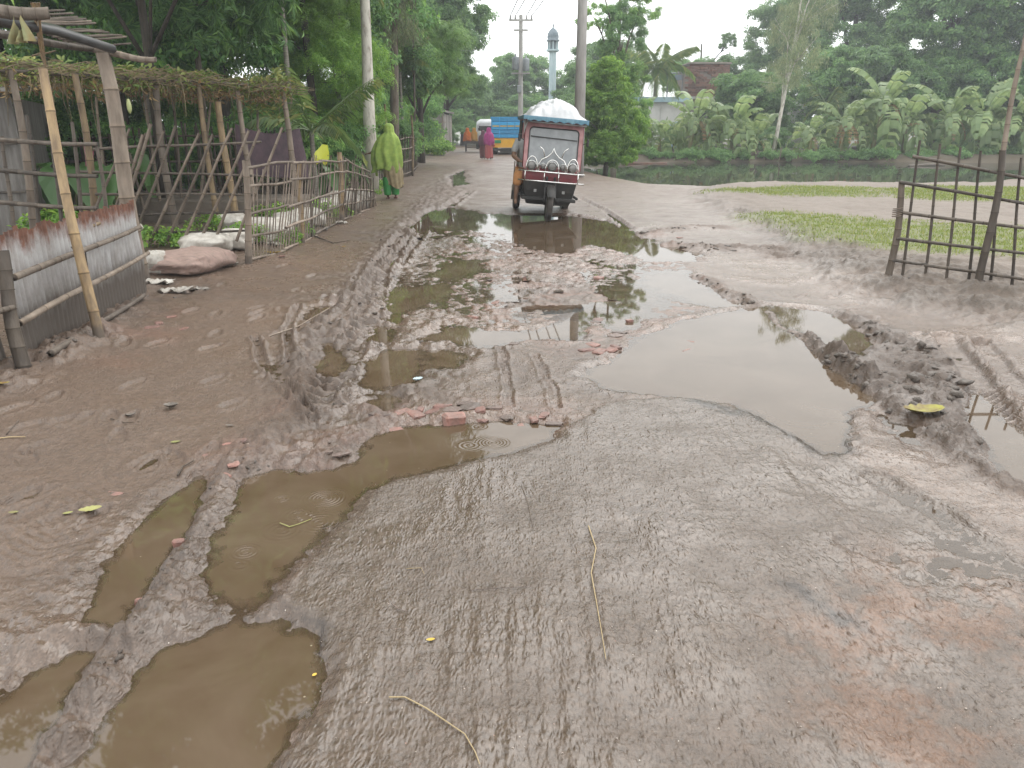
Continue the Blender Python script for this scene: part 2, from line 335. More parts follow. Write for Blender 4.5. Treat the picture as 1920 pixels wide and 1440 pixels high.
def ground_fields(x, y):
    x = np.asarray(x, float).ravel(); y = np.asarray(y, float).ravel(); r = np.hypot(x, y)
    near = ss(40, 12, r)
    wx = x+.10*pnoise(x*2.1, y*2.1, 3)+.035*pnoise(x*8, y*8, 4)*near; wy = y+.10*pnoise(x*2.1, y*2.1, 5)+.035*pnoise(x*8, y*8, 6)*near
    big = fbm(x*.45, y*.45, 3, 11); mid = fbm(x*2.6, y*2.6, 3, 21)
    fine = fbm(x*11, y*11, 4, 31, .6); lump = 1-np.abs(pnoise(x*9+.4*fine, y*7, 41))*2
    z = .022+.014*big+.006*mid
    ch = ss(.5, -.25, sd_poly(wx, wy, CHURN))
    asph = ss(.03, -.03, sd_poly(x+.03*pnoise(x*9, y*9, 8)+.015*pnoise(x*31, y*31, 9), y+.03*pnoise(x*9, y*9, 10), ASPH))
    # centre of the road is low and broken
    low = ss(.6, -.4, sd_poly(wx, wy, PX((760,560),(800,420),(1200,430),(1330,540),(1180,640),(1050,600),(860,650))))
    z += low*(-.027+.007*pnoise(x*5.5, y*5.5, 62)+.0045*pnoise(x*13, y*13, 63)+.003*(1-2*np.abs(pnoise(x*22, y*22, 64))))
    path = ss(.5, -.3, sd_poly(wx, wy, BROWN))
    rough = ch*.95+.26+.10*low; rough = rough*(1-path*.5)*(1-asph)
    z += rough*(.011*fine+.008*lump+.008*mid)
    st = pnoise(x*55, y*14, 51)+.7*pnoise(x*90, y*26, 52)
    rid = 1-2.2*np.abs(pnoise(x*38+.6*mid, y*15, 54)); rid2 = 1-2.2*np.abs(pnoise(x*80, y*34, 55))
    z += asph*(.012+(.0010*st+.0016*rid+.0016*rid2+.0010*(1-2.2*np.abs(pnoise(x*120, y*60, 58))))*(.45+.55*ss(-.35, .35, mid+.6*big))+.005*pnoise(x*6, y*1.6, 53)+.0022*fine) - asph*.01*ss(.35, .0, sd_poly(x, y, ASPH)+.35)
    film = ss(.25, -.3, sd_poly(wx, wy, FILM)); z = z*(1-film)+film*(.0075+.005*mid+.0036*rid+.0025*rid2+.004*pnoise(x*20, y*5, 57)+.002*fine)
    film2 = ss(.2, -.2, sd_poly(wx, wy, FILM2)); z = z*(1-film2)+film2*(.0045+.005*mid+.004*rid+.006*pnoise(x*9-y*5, y*3+x*2, 59)+.003*fine)
    z += asph*.0045*pnoise(x*24, y*.9, 56)*ss(-.4, .4, big+mid)
    crumb = np.zeros(x.shape); bil = .55-1.6*np.abs(pnoise(x*7, y*7, 65))+.45*(.5-1.6*np.abs(pnoise(x*15, y*15, 66)))
    for P, w, h, lu in RIDGE:
        d, s, t = d_line(wx, wy, P, 1.2)
        m = np.exp(-(d/w)**2); z += RH*h*m*(.70+lu*(.4*pnoise(s*6, t*6, 61)+.30*fine+.45*bil)); crumb = np.maximum(crumb, m*min(lu, 1.3))
    for P, w, dp, pit, lg in TRACK:
        d, s, t = d_line(x+.02*pnoise(x*4, y*4, 71), y, P, .6)
        m = ss(w*.58, w*.42, d); side = np.exp(-((d-w*.68)/(w*.22))**2)
        lug = np.clip(np.sin(2*math.pi*(s/pit+np.abs(t)/(pit*1.6)))*2.2, -1, 1)
        br = ss(-.35, .25, pnoise(s*1.7, t*2+w*9, 72)+.15)
        z += -dp*m+dp*.9*side*(1+.8*fine)+m*lug*lg*.6*br
    ragf = (.016*pnoise(x*13, y*13, 83)+.012*pnoise(x*29, y*29, 84)+.006*pnoise(x*61, y*61, 85))*(1-.5*asph)
    for (fx_, fy_, fa, fl_) in FEET:
        k = np.nonzero((np.abs(x-fx_) < .3) & (np.abs(y-fy_) < .3))[0]
        if len(k):
            u = (x[k]-fx_)*math.cos(fa)+(y[k]-fy_)*math.sin(fa); v = -(x[k]-fx_)*math.sin(fa)+(y[k]-fy_)*math.cos(fa); q = (u/fl_)**2+(v/(.045*(1-.25*u/fl_)))**2
            z[k] += -.014*ss(1.25, .7, q)+.008*np.exp(-((np.sqrt(q)-1.3)/.25)**2)
    pud = np.full(x.shape, 9.0)
    for P, dp, rg in PUD:
        d = sd_poly(x, y, P, .8)
        d = d+rg*(1.1*pnoise(x*3.1, y*3.1, 81)+.36*fine+.5*pnoise(x*9, y*9, 82))+ragf-.04
        pud = np.minimum(pud, d)
        m = ss(.07+rg*.5, -.09-rg*.7, d); tgt = -dp*(.40+.60*ss(0, -.22, d))+.005*fine
        z = z*(1-m)+tgt*m
        z += .006*np.exp(-((d-.06)/.05)**2)*(1-asph)
    for P, w, h in ((PX((1438,588),(1490,628),(1540,660),(1610,712)), .075, .062),):   # mud ridges standing in the water
        d, s, t = d_line(.5*(x+wx), .5*(y+wy), P, 1.0); m = np.exp(-(d/w)**2); z += h*m*(.95+.22*fine+.15*pnoise(s*9, t*4, 67)); crumb = np.maximum(crumb, m)
    # the land around: left bank, yard, right field, pond basin
    fl = np.where(y < 8, -3.75, np.where(y < 17, -3.75+(y-8)*.09, -2.95-(y-17)*.05))
    yard = ss(.1, -.9, x-fl+.1*mid)*ss(75, 60, r)
    z = z*(1-yard)+(.13+.03*big+.012*fine+.01*mid)*yard
    z += .035*ss(1.2, 0, x-fl)*(1-yard)*ss(3, 6, y)
    fsd = sd_poly(x+.25*big+.10*mid, y+.2*mid, FIELD, 3); field = ss(.7, -.6, fsd)
    z = z*(1-field)+(.17+.03*big+.03*mid+.006*fine)*field
    mound = np.exp(-((fsd)/.35)**2)*ss(30, 17, y)*ss(5, 8, y); z += .02*mound*(1+.8*mid)+.02*mound*ss(-.2,.6,mid)*fine
    bk0 = ss(.35, -.25, sd_poly(wx, wy, BANK)); z += bk0*(.016*fine+.02*bil+.012*mid)
    gm = np.exp(-(((x-5.2)/1.3)**2+((y-8.3)/.7)**2)); z += .10*gm*(1+.4*mid)
    psd = sd_poly(x+.25*pnoise(x*.9, y*.9, 91)+.1*mid, y+.25*pnoise(x*.9, y*.9, 92), POND, 4)
    shore = ss(1.6, -1.6, psd); z = z*(1-shore)+np.minimum(-.95, z)*shore
    farb = ss(38, 41.5, y)*ss(2.5, 5, x)*(1-shore); z += farb*.25
    z += ss(80, 300, r)*1.2*0
    # ---------- colour
    c = np.empty((len(x), 3)); c[:] = (0.093, 0.072, 0.058)
    c *= np.clip(1+.30*big+.20*mid+.14*fine, .5, 1.6)[:, None]
    c = mixc(c, np.clip(ch*.55+crumb*.5, 0, 1)*ss(-.5, .5, fine+.2), (0.064, 0.049, 0.038))
    c = mixc(c, path*.75, (0.086, 0.061, 0.043))
    c = mixc(c, asph*.85, (.080, .066, .054))
    for k, P in enumerate(RED):
        m = ss(.35, -.25, sd_poly(wx, wy, P)); m = m*ss(-.25, .45, pnoise(x*2.4, y*2.4, 95+k)+.5*fine)
        c = mixc(c, m*(.42 if k != 2 else .8), (0.135, 0.078, 0.059) if k != 2 else (0.109, 0.061, 0.034))
    for P in SCRAPE: c = mixc(c, ss(.05, -.03, sd_poly(x+.06*mid+.03*fine, y+.05*mid, P))*ss(-.5, .2, fine+.3), (.034, .027, .022))
    c *= (1+.22*ss(4.5, 7.5, y)*(1-asph))[:, None]  # mud farther up the road made paler: grazing sky sheen put into the colour
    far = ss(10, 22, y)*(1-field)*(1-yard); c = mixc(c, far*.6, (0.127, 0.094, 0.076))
    c = mixc(c, yard*.8, (0.120, 0.097, 0.078))
    c = mixc(c, field*.85, (.138, .122, .104))
    c = mixc(c, np.clip(mound*1.2, 0, 1)*ss(-.3, .5, mid+fine)*.7, (0.087, 0.069, 0.053))
    bank = ss(.35, -.25, sd_poly(wx+.2*mid, wy+.2*mid, BANK)); c = mixc(c, bank*ss(-.6, .3, mid+.6*fine)*.8, (.066, .054, .042))
    heap = ss(.12, -.12, sd_poly(wx+.05*fine, wy+.05*fine, HEAP)); c = mixc(c, heap*.8*ss(.0, .03, z), (.060, .046, .036))
    gr = np.zeros(x.shape)
    for P in GRASS: gr = np.maximum(gr, ss(.5, -.5, sd_poly(wx+.5*big+.3*mid, wy+.6*mid, P, 1.5)))
    gr *= ss(-.95, -.4, mid+.4*big+.3)
    c = mixc(c, gr*.85, (.098, .125, .030))
    c = mixc(c, farb*.8, (0.044, 0.043, 0.020)); c = mixc(c, ss(.5, -.2, psd), (0.040, 0.033, 0.021))
    lside = ss(14, 22, r)*yard; c = mixc(c, lside*.6, (0.051, 0.045, 0.026))
    c = mixc(c, ss(70, 90, r), (0.044, 0.049, 0.020))
    c *= np.array([[1.03, .915, .835]])
    sub = ss(.012, -.02, z)*ss(.5, -.1, pud); c *= (1-.08*sub)[:, None]
    # ---------- gloss
    wet = .78+.2*big+.2*mid; wet = np.maximum(wet, ss(.45, 0, pud)*.95)
    wet = np.maximum(wet, asph*(.92+.2*mid)); wet = np.maximum(wet, ch*.9)
    wet = wet*(1-.45*path)*(1-.75*field)*(1-.5*yard)*(1-.25*far)
    wet = wet-.35*crumb; wet = wet*(1-farb)*(1-.8*ss(12, 20, r)*yard)
    return z, c, np.clip(wet, 0, 1), gr, np.where(np.maximum(film, film2) > .05, .3, pud)
def gz(x, y): return float(ground_fields([x], [y])[0][0])
def gp(px, py):                             # a place on the actual ground seen at the pixel
    z = 0.0
    for k in range(5):
        x, y = G(px, py, z); z = gz(x, y)
    return Vector((x, y, z))

a_in = np.linspace(-42, 42, 660); a_out = np.linspace(42, 68, 46)[1:]
ang = np.radians(np.concatenate([-a_out[::-1], a_in, a_out]))
dd = [0.75]
while dd[-1] < 78: dd.append(dd[-1]*(1.0058 if dd[-1] < 2.6 else 1.0037 if dd[-1] < 11 else 1.006 if dd[-1] < 20 else 1.009))
while dd[-1] < 2500: dd.append(dd[-1]*1.25)
dd = np.array(dd); NA, ND = len(ang), len(dd)
AA, DD = np.meshgrid(ang, dd); gx = (DD*np.sin(AA)).ravel(); gy = (DD*np.cos(AA)).ravel()
gzv, gc, gw, ggr, gpud = ground_fields(gx, gy)
idx = np.arange(NA*ND).reshape(ND, NA)
quads = np.stack([idx[:-1, :-1], idx[:-1, 1:], idx[1:, 1:], idx[1:, :-1]], -1).reshape(-1, 4)

def ground_mat():
    m, n, l, b = nt('mud')
    ca = n.new('ShaderNodeAttribute'); ca.attribute_name = 'tint'; wa = n.new('ShaderNodeAttribute'); wa.attribute_name = 'wet'
    t1 = noise_n(n, l, 34, 6, .65, 'Position'); t2 = noise_n(n, l, 80, 4, .6, 'Position', (1.0, .42, 1.0)); t2.noise_type = 'RIDGED_MULTIFRACTAL'
    v = n.new('ShaderNodeMapRange'); v.inputs[1].default_value = .3; v.inputs[2].default_value = .7; v.inputs[3].default_value = .72; v.inputs[4].default_value = 1.25
    l.new(t1.outputs['Fac'], v.inputs[0])
    h = n.new('ShaderNodeHueSaturation'); l.new(ca.outputs['Color'], h.inputs['Color']); l.new(v.outputs[0], h.inputs['Value'])
    t5 = noise_n(n, l, 120, 4, .65, 'Position', (1, .6, 1)); v5 = n.new('ShaderNodeMapRange'); v5.inputs[1].default_value = .35; v5.inputs[2].default_value = .65; v5.inputs[3].default_value = .82; v5.inputs[4].default_value = 1.14; l.new(t5.outputs['Fac'], v5.inputs[0])
    vm = n.new('ShaderNodeMath'); vm.operation = 'MULTIPLY'; l.new(v.outputs[0], vm.inputs[0]); l.new(v5.outputs[0], vm.inputs[1]); l.new(vm.outputs[0], h.inputs['Value'])
    # grit: pale and dark specks
    vo = n.new('ShaderNodeTexVoronoi'); vo.inputs['Scale'].default_value = 42; l.new(n.new('ShaderNodeNewGeometry').outputs['Position'], vo.inputs['Vector'])
    sp = n.new('ShaderNodeMath'); sp.operation = 'LESS_THAN'; sp.inputs[1].default_value = .085; l.new(vo.outputs['Distance'], sp.inputs[0])
    sc = n.new('ShaderNodeSeparateColor'); l.new(vo.outputs['Color'], sc.inputs[0])
    pk = n.new('ShaderNodeMath'); pk.operation = 'GREATER_THAN'; pk.inputs[1].default_value = .86; l.new(sc.outputs['Red'], pk.inputs[0])
    am = n.new('ShaderNodeMath'); am.operation = 'MULTIPLY'; l.new(sp.outputs[0], am.inputs[0]); l.new(pk.outputs[0], am.inputs[1])
    gcr = ramp(n, l, sc.outputs['Green'], [(0, (.03, .025, .02)), (.55, (.22, .10, .07)), (1, (.5, .46, .4))])
    mx = n.new('ShaderNodeMix'); mx.data_type = 'RGBA'; l.new(am.outputs[0], mx.inputs['Factor']); l.new(h.outputs[0], mx.inputs['A']); l.new(gcr.outputs[0], mx.inputs['B'])
    l.new(mx.outputs['Result'], b.inputs['Base Color'])
    # roughness: water film between the grains
    rr = n.new('ShaderNodeMapRange'); rr.inputs[3].default_value = .80; rr.inputs[4].default_value = .19; l.new(wa.outputs['Fac'], rr.inputs[0])
    ra = n.new('ShaderNodeMath'); ra.operation = 'MULTIPLY_ADD'; ra.inputs[1].default_value = .45; l.new(t1.outputs['Fac'], ra.inputs[0])
    rs = n.new('ShaderNodeMath'); rs.operation = 'SUBTRACT'; rs.inputs[1].default_value = .22; l.new(rr.outputs[0], rs.inputs[0]); l.new(rs.outputs[0], ra.inputs[2])
    cl = n.new('ShaderNodeClamp'); cl.inputs[1].default_value = .10; cl.inputs[2].default_value = .95; l.new(ra.outputs[0], cl.inputs[0])
    l.new(cl.outputs[0], b.inputs['Roughness']); b.inputs['Specular IOR Level'].default_value = .5
    b1 = n.new('ShaderNodeBump'); b1.inputs['Strength'].default_value = .7; b1.inputs['Distance'].default_value = .014; l.new(t1.outputs['Fac'], b1.inputs['Height'])
    t4 = noise_n(n, l, 2.6, 4, .6, 'Position'); mk = n.new('ShaderNodeMapRange'); mk.inputs[1].default_value = .38; mk.inputs[2].default_value = .62; mk.inputs[3].default_value = .08; mk.inputs[4].default_value = .7; l.new(t4.outputs['Fac'], mk.inputs[0]); l.new(mk.outputs[0], b1.inputs['Strength'])
    b2 = n.new('ShaderNodeBump'); b2.inputs['Strength'].default_value = .75; b2.inputs['Distance'].default_value = .007; l.new(t2.outputs['Fac'], b2.inputs['Height'])
    l.new(b1.outputs[0], b2.inputs['Normal']); l.new(b2.outputs[0], b.inputs['Normal'])
    return m
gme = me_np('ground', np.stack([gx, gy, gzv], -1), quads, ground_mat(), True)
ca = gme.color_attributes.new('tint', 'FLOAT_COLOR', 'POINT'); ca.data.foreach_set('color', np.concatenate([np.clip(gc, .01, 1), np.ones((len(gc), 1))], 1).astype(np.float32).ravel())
wa = gme.attributes.new('wet', 'FLOAT', 'POINT'); wa.data.foreach_set('value', gw.astype(np.float32))
ground = tag(add('ground', gme), 'wet rutted mud road with broken brick and tyre tracks', kind='structure')

# ------------------------------------------------------------------ puddles
DROPS = [G(*p) for p in ((530,935),(560,965),(530,995),(610,935),(900,800),(880,835),(925,830),(600,980),(450,1060),(460,1035),(980,590),(820,425))]
def water_mat(name, deep, rip, drops=(), small=.02, ior=1.34):
    m, n, l, b = nt(name); n.remove(b)
    da = n.new('ShaderNodeAttribute'); da.attribute_name = 'depth'
    pos = n.new('ShaderNodeNewGeometry').outputs['Position']
    t = noise_n(n, l, rip, 3, .5, 'Position'); hgt = t.outputs['Fac']
    sm = n.new('ShaderNodeMath'); sm.operation = 'MULTIPLY'; sm.inputs[1].default_value = small; l.new(hgt, sm.inputs[0]); hgt = sm.outputs[0]
    for k, (x, y) in enumerate(drops):
        d = n.new('ShaderNodeVectorMath'); d.operation = 'DISTANCE'; d.inputs[1].default_value = (x, y, 0); l.new(pos, d.inputs[0])
        w = .018+.004*(k % 3); R = .06+.03*(k % 4)
        s = n.new('ShaderNodeMath'); s.operation = 'MULTIPLY'; s.inputs[1].default_value = 2*math.pi/w; l.new(d.outputs['Value'], s.inputs[0])
        q = n.new('ShaderNodeMath'); q.operation = 'SINE'; l.new(s.outputs[0], q.inputs[0])
        f = n.new('ShaderNodeMapRange'); f.inputs[1].default_value = R; f.inputs[2].default_value = R*.45; f.inputs[3].default_value = 0; f.inputs[4].default_value = .07; l.new(d.outputs['Value'], f.inputs[0])
        a = n.new('ShaderNodeMath'); a.operation = 'MULTIPLY_ADD'; l.new(q.outputs[0], a.inputs[0]); l.new(f.outputs[0], a.inputs[1]); l.new(hgt, a.inputs[2]); hgt = a.outputs[0]
    bp = n.new('ShaderNodeBump'); bp.inputs['Strength'].default_value = 1.0; bp.inputs['Distance'].default_value = .01; l.new(hgt, bp.inputs['Height'])
    fr = n.new('ShaderNodeFresnel'); fr.inputs['IOR'].default_value = ior; l.new(bp.outputs[0], fr.inputs['Normal'])
    gl = n.new('ShaderNodeBsdfGlossy'); gl.inputs['Roughness'].default_value = .025; l.new(bp.outputs[0], gl.inputs['Normal'])
    cn = noise_n(n, l, 2.2, 5, .6, 'Position', None, .6); cr = ramp(n, l, cn.outputs['Fac'], [(.3, deep[0]), (.7, deep[1])])
    vo = n.new('ShaderNodeTexVoronoi'); vo.inputs['Scale'].default_value = 26; l.new(pos, vo.inputs['Vector']); sc = n.new('ShaderNodeSeparateColor'); l.new(vo.outputs['Color'], sc.inputs[0])
    s1 = n.new('ShaderNodeMath'); s1.operation = 'LESS_THAN'; s1.inputs[1].default_value = .09; l.new(vo.outputs['Distance'], s1.inputs[0])
    s2 = n.new('ShaderNodeMath'); s2.operation = 'GREATER_THAN'; s2.inputs[1].default_value = .94; l.new(sc.outputs['Red'], s2.inputs[0])
    s3 = n.new('ShaderNodeMath'); s3.operation = 'MULTIPLY'; l.new(s1.outputs[0], s3.inputs[0]); l.new(s2.outputs[0], s3.inputs[1])
    sm_ = n.new('ShaderNodeMix'); sm_.data_type = 'RGBA'; l.new(s3.outputs[0], sm_.inputs['Factor']); l.new(cr.outputs[0], sm_.inputs['A']); sm_.inputs['B'].default_value = (.24, .20, .14, 1)
    df = n.new('ShaderNodeBsdfDiffuse'); l.new(sm_.outputs['Result'], df.inputs['Color'])
    tr = n.new('ShaderNodeBsdfTransparent'); tr.inputs['Color'].default_value = (.93, .89, .83, 1)
    mr = n.new('ShaderNodeMapRange'); mr.interpolation_type = 'SMOOTHSTEP'; mr.inputs[2].default_value = .022; mr.inputs[3].default_value = .5; mr.inputs[4].default_value = 1.0; l.new(da.outputs['Fac'], mr.inputs[0])
    m1 = n.new('ShaderNodeMixShader'); l.new(mr.outputs[0], m1.inputs[0]); l.new(tr.outputs[0], m1.inputs[1]); l.new(df.outputs[0], m1.inputs[2])
    m2 = n.new('ShaderNodeMixShader'); l.new(fr.outputs[0], m2.inputs[0]); l.new(m1.outputs[0], m2.inputs[1]); l.new(gl.outputs[0], m2.inputs[2])
    l.new(m2.outputs[0], n['Material Output'].inputs['Surface']); return m
road_side = (gpud < .6) & (np.hypot(gx, gy) < 45)
fm = ((gzv[quads].min(1) < .0) & road_side[quads].any(1))
q = quads[fm]; used, inv = np.unique(q.ravel(), return_inverse=True)
pv = np.stack([gx[used], gy[used], np.zeros(len(used))], -1)
pme = me_np('puddle_water', pv, inv.reshape(-1, 4), water_mat('puddle', ((.066, .043, .024), (.105, .075, .051)), 2.5, DROPS, .010, 1.55), True)
da = pme.attributes.new('depth', 'FLOAT', 'POINT'); da.data.foreach_set('value', np.clip(-gzv[used], 0, 1).astype(np.float32))
tag(add('puddle_water', pme), 'muddy brown rainwater standing in the ruts and potholes', kind='structure')
# pond
bx = np.linspace(1.5, 75, 60); by = np.linspace(18, 50, 40); BX, BY = np.meshgrid(bx, by)
pv = np.stack([BX.ravel(), BY.ravel(), np.full(BX.size, POND_Z)], -1); ii = np.arange(BX.size).reshape(40, 60)
pq = np.stack([ii[:-1, :-1], ii[:-1, 1:], ii[1:, 1:], ii[1:, :-1]], -1).reshape(-1, 4)
zf = ground_fields(pv[:, 0], pv[:, 1])[0]; keep = zf[pq].min(1) < POND_Z+.02; pq = pq[keep]
used, inv = np.unique(pq.ravel(), return_inverse=True)
pme = me_np('pond_water', pv[used], inv.reshape(-1, 4), water_mat('pond', ((.060, .066, .050), (.08, .085, .064)), 1.2, (), .05, 1.45), True)
da = pme.attributes.new('depth', 'FLOAT', 'POINT'); da.data.foreach_set('value', np.full(len(used), .5, np.float32))
tag(add('pond_water', pme), 'still green pond beyond the grass', kind='structure')
# ================================================================== VEGETATION
M_BARK = pm('bark', (.085, .065, .048), (.17, .14, .11), 7, .85, .6, stretch=(3, 3, .5))
M_BARKD = pm('dark_bark', (.035, .028, .022), (.085, .068, .052), 8, .85, .6, stretch=(3, 3, .6))
M_EUC = pm('pale_bark', (.50, .47, .41), (.20, .165, .13), 4.0, .75, .5, stretch=(2.2, 2.2, .8), lo=.50, hi=.68)
M_PALMT = pm('palm_bark', (.14, .12, .10), (.26, .24, .20), 6, .85, .5, stretch=(.6, .6, 8))
L_DARK = leafm('leaf_dark', (0.066, 0.164, 0.046), (0.149, 0.308, 0.084), c3=(0.245, 0.426, 0.100))
L_MID = leafm('leaf_mid', (0.087, 0.209, 0.047), (0.204, 0.380, 0.087), c3=(0.352, 0.515, 0.121))
L_BRIGHT = leafm('leaf_bright', (0.087, 0.202, 0.029), (0.188, 0.347, 0.051), c3=(0.289, 0.433, 0.073))
L_FAR = leafm('leaf_far', (0.068, 0.156, 0.051), (0.142, 0.263, 0.080), c3=(0.206, 0.330, 0.103))
L_EUC = leafm('leaf_eucalyptus', (0.133, 0.179, 0.094), (0.234, 0.281, 0.140), c3=(0.343, 0.359, 0.187))
L_PALM = leafm('leaf_palm', (0.065, 0.122, 0.035), (0.138, 0.212, 0.057), c3=(0.244, 0.260, 0.081), rough=.4)
L_BAN = leafm('leaf_banana', (0.130, 0.195, 0.075), (0.200, 0.280, 0.110), c3=(0.280, 0.350, 0.150), rough=.4, trans=.4)
L_DRY = leafm('leaf_dry', (0.220, 0.140, 0.060), (0.340, 0.240, 0.110), c3=(0.160, 0.100, 0.050), rough=.7, trans=.25)
L_TARO = leafm('leaf_taro', (0.046, 0.111, 0.033), (0.078, 0.169, 0.046), rough=.35)
L_VINE = leafm('leaf_vine', (0.100, 0.170, 0.035), (0.200, 0.240, 0.060), c3=(0.340, 0.320, 0.090))
L_YEL = leafm('leaf_yellow', (0.450, 0.380, 0.030), (0.350, 0.400, 0.040), rough=.5)

RNG = np.random.default_rng(7); random.seed(7)
def unit(v): return v/(np.linalg.norm(v, axis=-1, keepdims=True)+1e-9)
def leaf4(b, d, up, L, w, fold=.25, droop=0.0):
    d = unit(np.asarray(d, float)); s = unit(np.cross(d, up)); n = np.cross(s, d)
    m = b+d*L*.45+n*0; t = b+d*L-np.array([0, 0, droop*L])
    return np.array([b, m+s*w/2+n*fold*w, t, m-s*w/2+n*fold*w])
def template(kind, rg):
    out = []; U = np.array([0, 0, 1.0])
    if kind == 'broad':
        for k in range(5):
            a = k*2.4+rg.uniform(-.3, .3); e = rg.uniform(-.35, .7); d = np.array([math.cos(a)*math.cos(e), math.sin(a)*math.cos(e), math.sin(e)])
            out.append(leaf4(d*.03, d, U, rg.uniform(.11, .17), rg.uniform(.055, .08), droop=.15))
    elif kind == 'big':
        for k in range(5):
            a = k*2.5+rg.uniform(-.3, .3); e = rg.uniform(-.6, .3); d = np.array([math.cos(a)*math.cos(e), math.sin(a)*math.cos(e), math.sin(e)])
            out.append(leaf4(d*.06, d, U, rg.uniform(.24, .34), rg.uniform(.12, .16), droop=.2))
    elif kind == 'pinnate':
        for k in range(2):
            a0 = rg.uniform(0, 6.28); bx = np.array([math.cos(a0), math.sin(a0), -.15])
            for j in range(7):
                p = bx*(.04+.045*j)-U*.006*j*j
                for sgn in (1, -1):
                    sd = np.cross(bx, U)*sgn+bx*.5-U*.3
                    out.append(leaf4(p, sd, U, .085-.004*j, .026, .1))
    elif kind == 'mango':
        for k in range(9):
            a = k*2.4; e = rg.uniform(-.9, .35); d = np.array([math.cos(a)*math.cos(e), math.sin(a)*math.cos(e), math.sin(e)])
            out.append(leaf4(d*.02, d, U, rg.uniform(.17, .26), .048, .3, droop=.3))
    elif kind == 'droop':
        for k in range(7):
            a = k*2.4; d = np.array([math.cos(a)*.45, math.sin(a)*.45, -1]); p = np.array([math.cos(a), math.sin(a), 0])*.07*rg.random()-U*.05*k
            out.append(leaf4(p, d, np.array([math.cos(a+1), math.sin(a+1), .2]), rg.uniform(.15, .22), .03, .1))
    elif kind == 'bamboo':
        for k in range(7):
            a = rg.uniform(-.9, .9)+.6; d = np.array([math.cos(a), math.sin(a), rg.uniform(-.7, .2)])
            out.append(leaf4(d*.04, d, U, rg.uniform(.14, .22), .026, .15, droop=.2))
    return np.array(out)
def bake(tm, P, N, sc, rg):
    n = len(P); N = unit(N); r = unit(rg.normal(size=(n, 3))); X = unit(np.cross(r, N)); Y = np.cross(N, X)
    R = np.stack([X, Y, N], -1)*sc[:, None, None]
    V = np.einsum('nij,klj->nkli', R, tm)+P[:, None, None, :]
    V = V.reshape(-1, 3); k = np.arange(len(V)//4)*4
    F = np.concatenate([np.stack([k, k+1, k+2], -1), np.stack([k, k+2, k+3], -1)])
    return V, F
def crown_mesh(name, kind, mat, rad=(3, 3, 2.4), clumps=60, per=60, cr=(.5, 1.0), scale=1.0, seed=1, flat=.65, updir=.7, hollow=.45, drop=0.0):
    rg = np.random.default_rng(seed); rad = np.array(rad)
    d = unit(rg.normal(size=(clumps, 3))); d[:, 2] = np.where(d[:, 2] < -.55, -d[:, 2], d[:, 2])
    C = d*(rg.random((clumps, 1))**.45*(1-hollow)+hollow)*rad*rg.uniform(.72, 1.12, (clumps, 1))
    Vs, Fs, off = [], [], 0
    tms = [template(kind, rg) for _ in range(4)]
    for i in range(clumps):
        n = int(per*rg.uniform(.6, 1.4)); r = rg.uniform(*cr)
        e = unit(rg.normal(size=(n, 3))); rr = rg.random((n, 1))**.4
        p = e*rr*r*np.array([1, 1, flat]); p[:, 2] = np.where(p[:, 2] < 0, p[:, 2]*.6, p[:, 2])
        p[:, 2] -= drop*r*(np.hypot(p[:, 0], p[:, 1])/r)**2
        N = e+np.array([0, 0, updir])+rg.normal(size=(n, 3))*.35+d[i]*.5
        if kind == 'droop': N = np.array([0, 0, 1.0])+rg.normal(size=(n, 3))*.18
        V, F = bake(tms[i % 4], C[i]+p, N, scale*rg.uniform(.7, 1.25, n), rg)
        Vs.append(V); Fs.append(F+off); off += len(V)
    return me_np(name, np.concatenate(Vs), np.concatenate(Fs), mat)
PROTO = {}
def proto(key, **kw):
    PROTO[key] = crown_mesh(key, **kw)
proto('broad_a', kind='broad', mat=L_DARK, clumps=64, per=58, seed=11, scale=1.35)
proto('broad_b', kind='broad', mat=L_MID, clumps=58, per=60, seed=12, scale=1.3, cr=(.45, .9))
proto('far_a', kind='broad', mat=L_FAR, clumps=70, per=62, seed=13, scale=1.5, cr=(.45, .85), flat=.6)
proto('far_b', kind='broad', mat=L_FAR, clumps=55, per=60, seed=14, scale=1.4, rad=(2.8, 2.8, 3.0), cr=(.45, .8))
proto('fine', kind='pinnate', mat=L_MID, clumps=75, per=42, seed=15, cr=(.5, .9), scale=1.25, flat=.5, drop=.5)
proto('mango', kind='mango', mat=L_BRIGHT, rad=(1.4, 1.3, 1.6), clumps=70, per=17, seed=16, cr=(.25, .5), hollow=.55)
proto('droop', kind='droop', mat=L_EUC, rad=(1.6, 1.6, 2.4), clumps=46, per=34, seed=17, cr=(.3, .6), flat=1.3, scale=1.15)
proto('droop_light', kind='droop', mat=L_EUC, rad=(1.5, 1.5, 2.0), clumps=26, per=24, seed=27, cr=(.25, .6), flat=1.1, scale=1.1, hollow=.35)
proto('bamboo', kind='bamboo', mat=L_DARK, rad=(2, 2, 2.2), clumps=60, per=46, seed=18, cr=(.35, .8), scale=1.3, drop=.6)
proto('big', kind='big', mat=L_MID, rad=(1.7, 1.7, .8), clumps=22, per=16, seed=19, cr=(.3, .6), hollow=.3)
proto('airy', kind='broad', mat=L_MID, rad=(2.6, 2.6, 2.2), clumps=34, per=34, seed=23, cr=(.3, .65), scale=1.2, hollow=.5)
proto('shrub', kind='broad', mat=L_BRIGHT, rad=(.55, .55, .35), clumps=22, per=22, seed=20, cr=(.15, .28), scale=.6)
proto('weed', kind='broad', mat=L_BRIGHT, rad=(.3, .3, .16), clumps=9, per=12, seed=21, cr=(.08, .16), scale=.45)

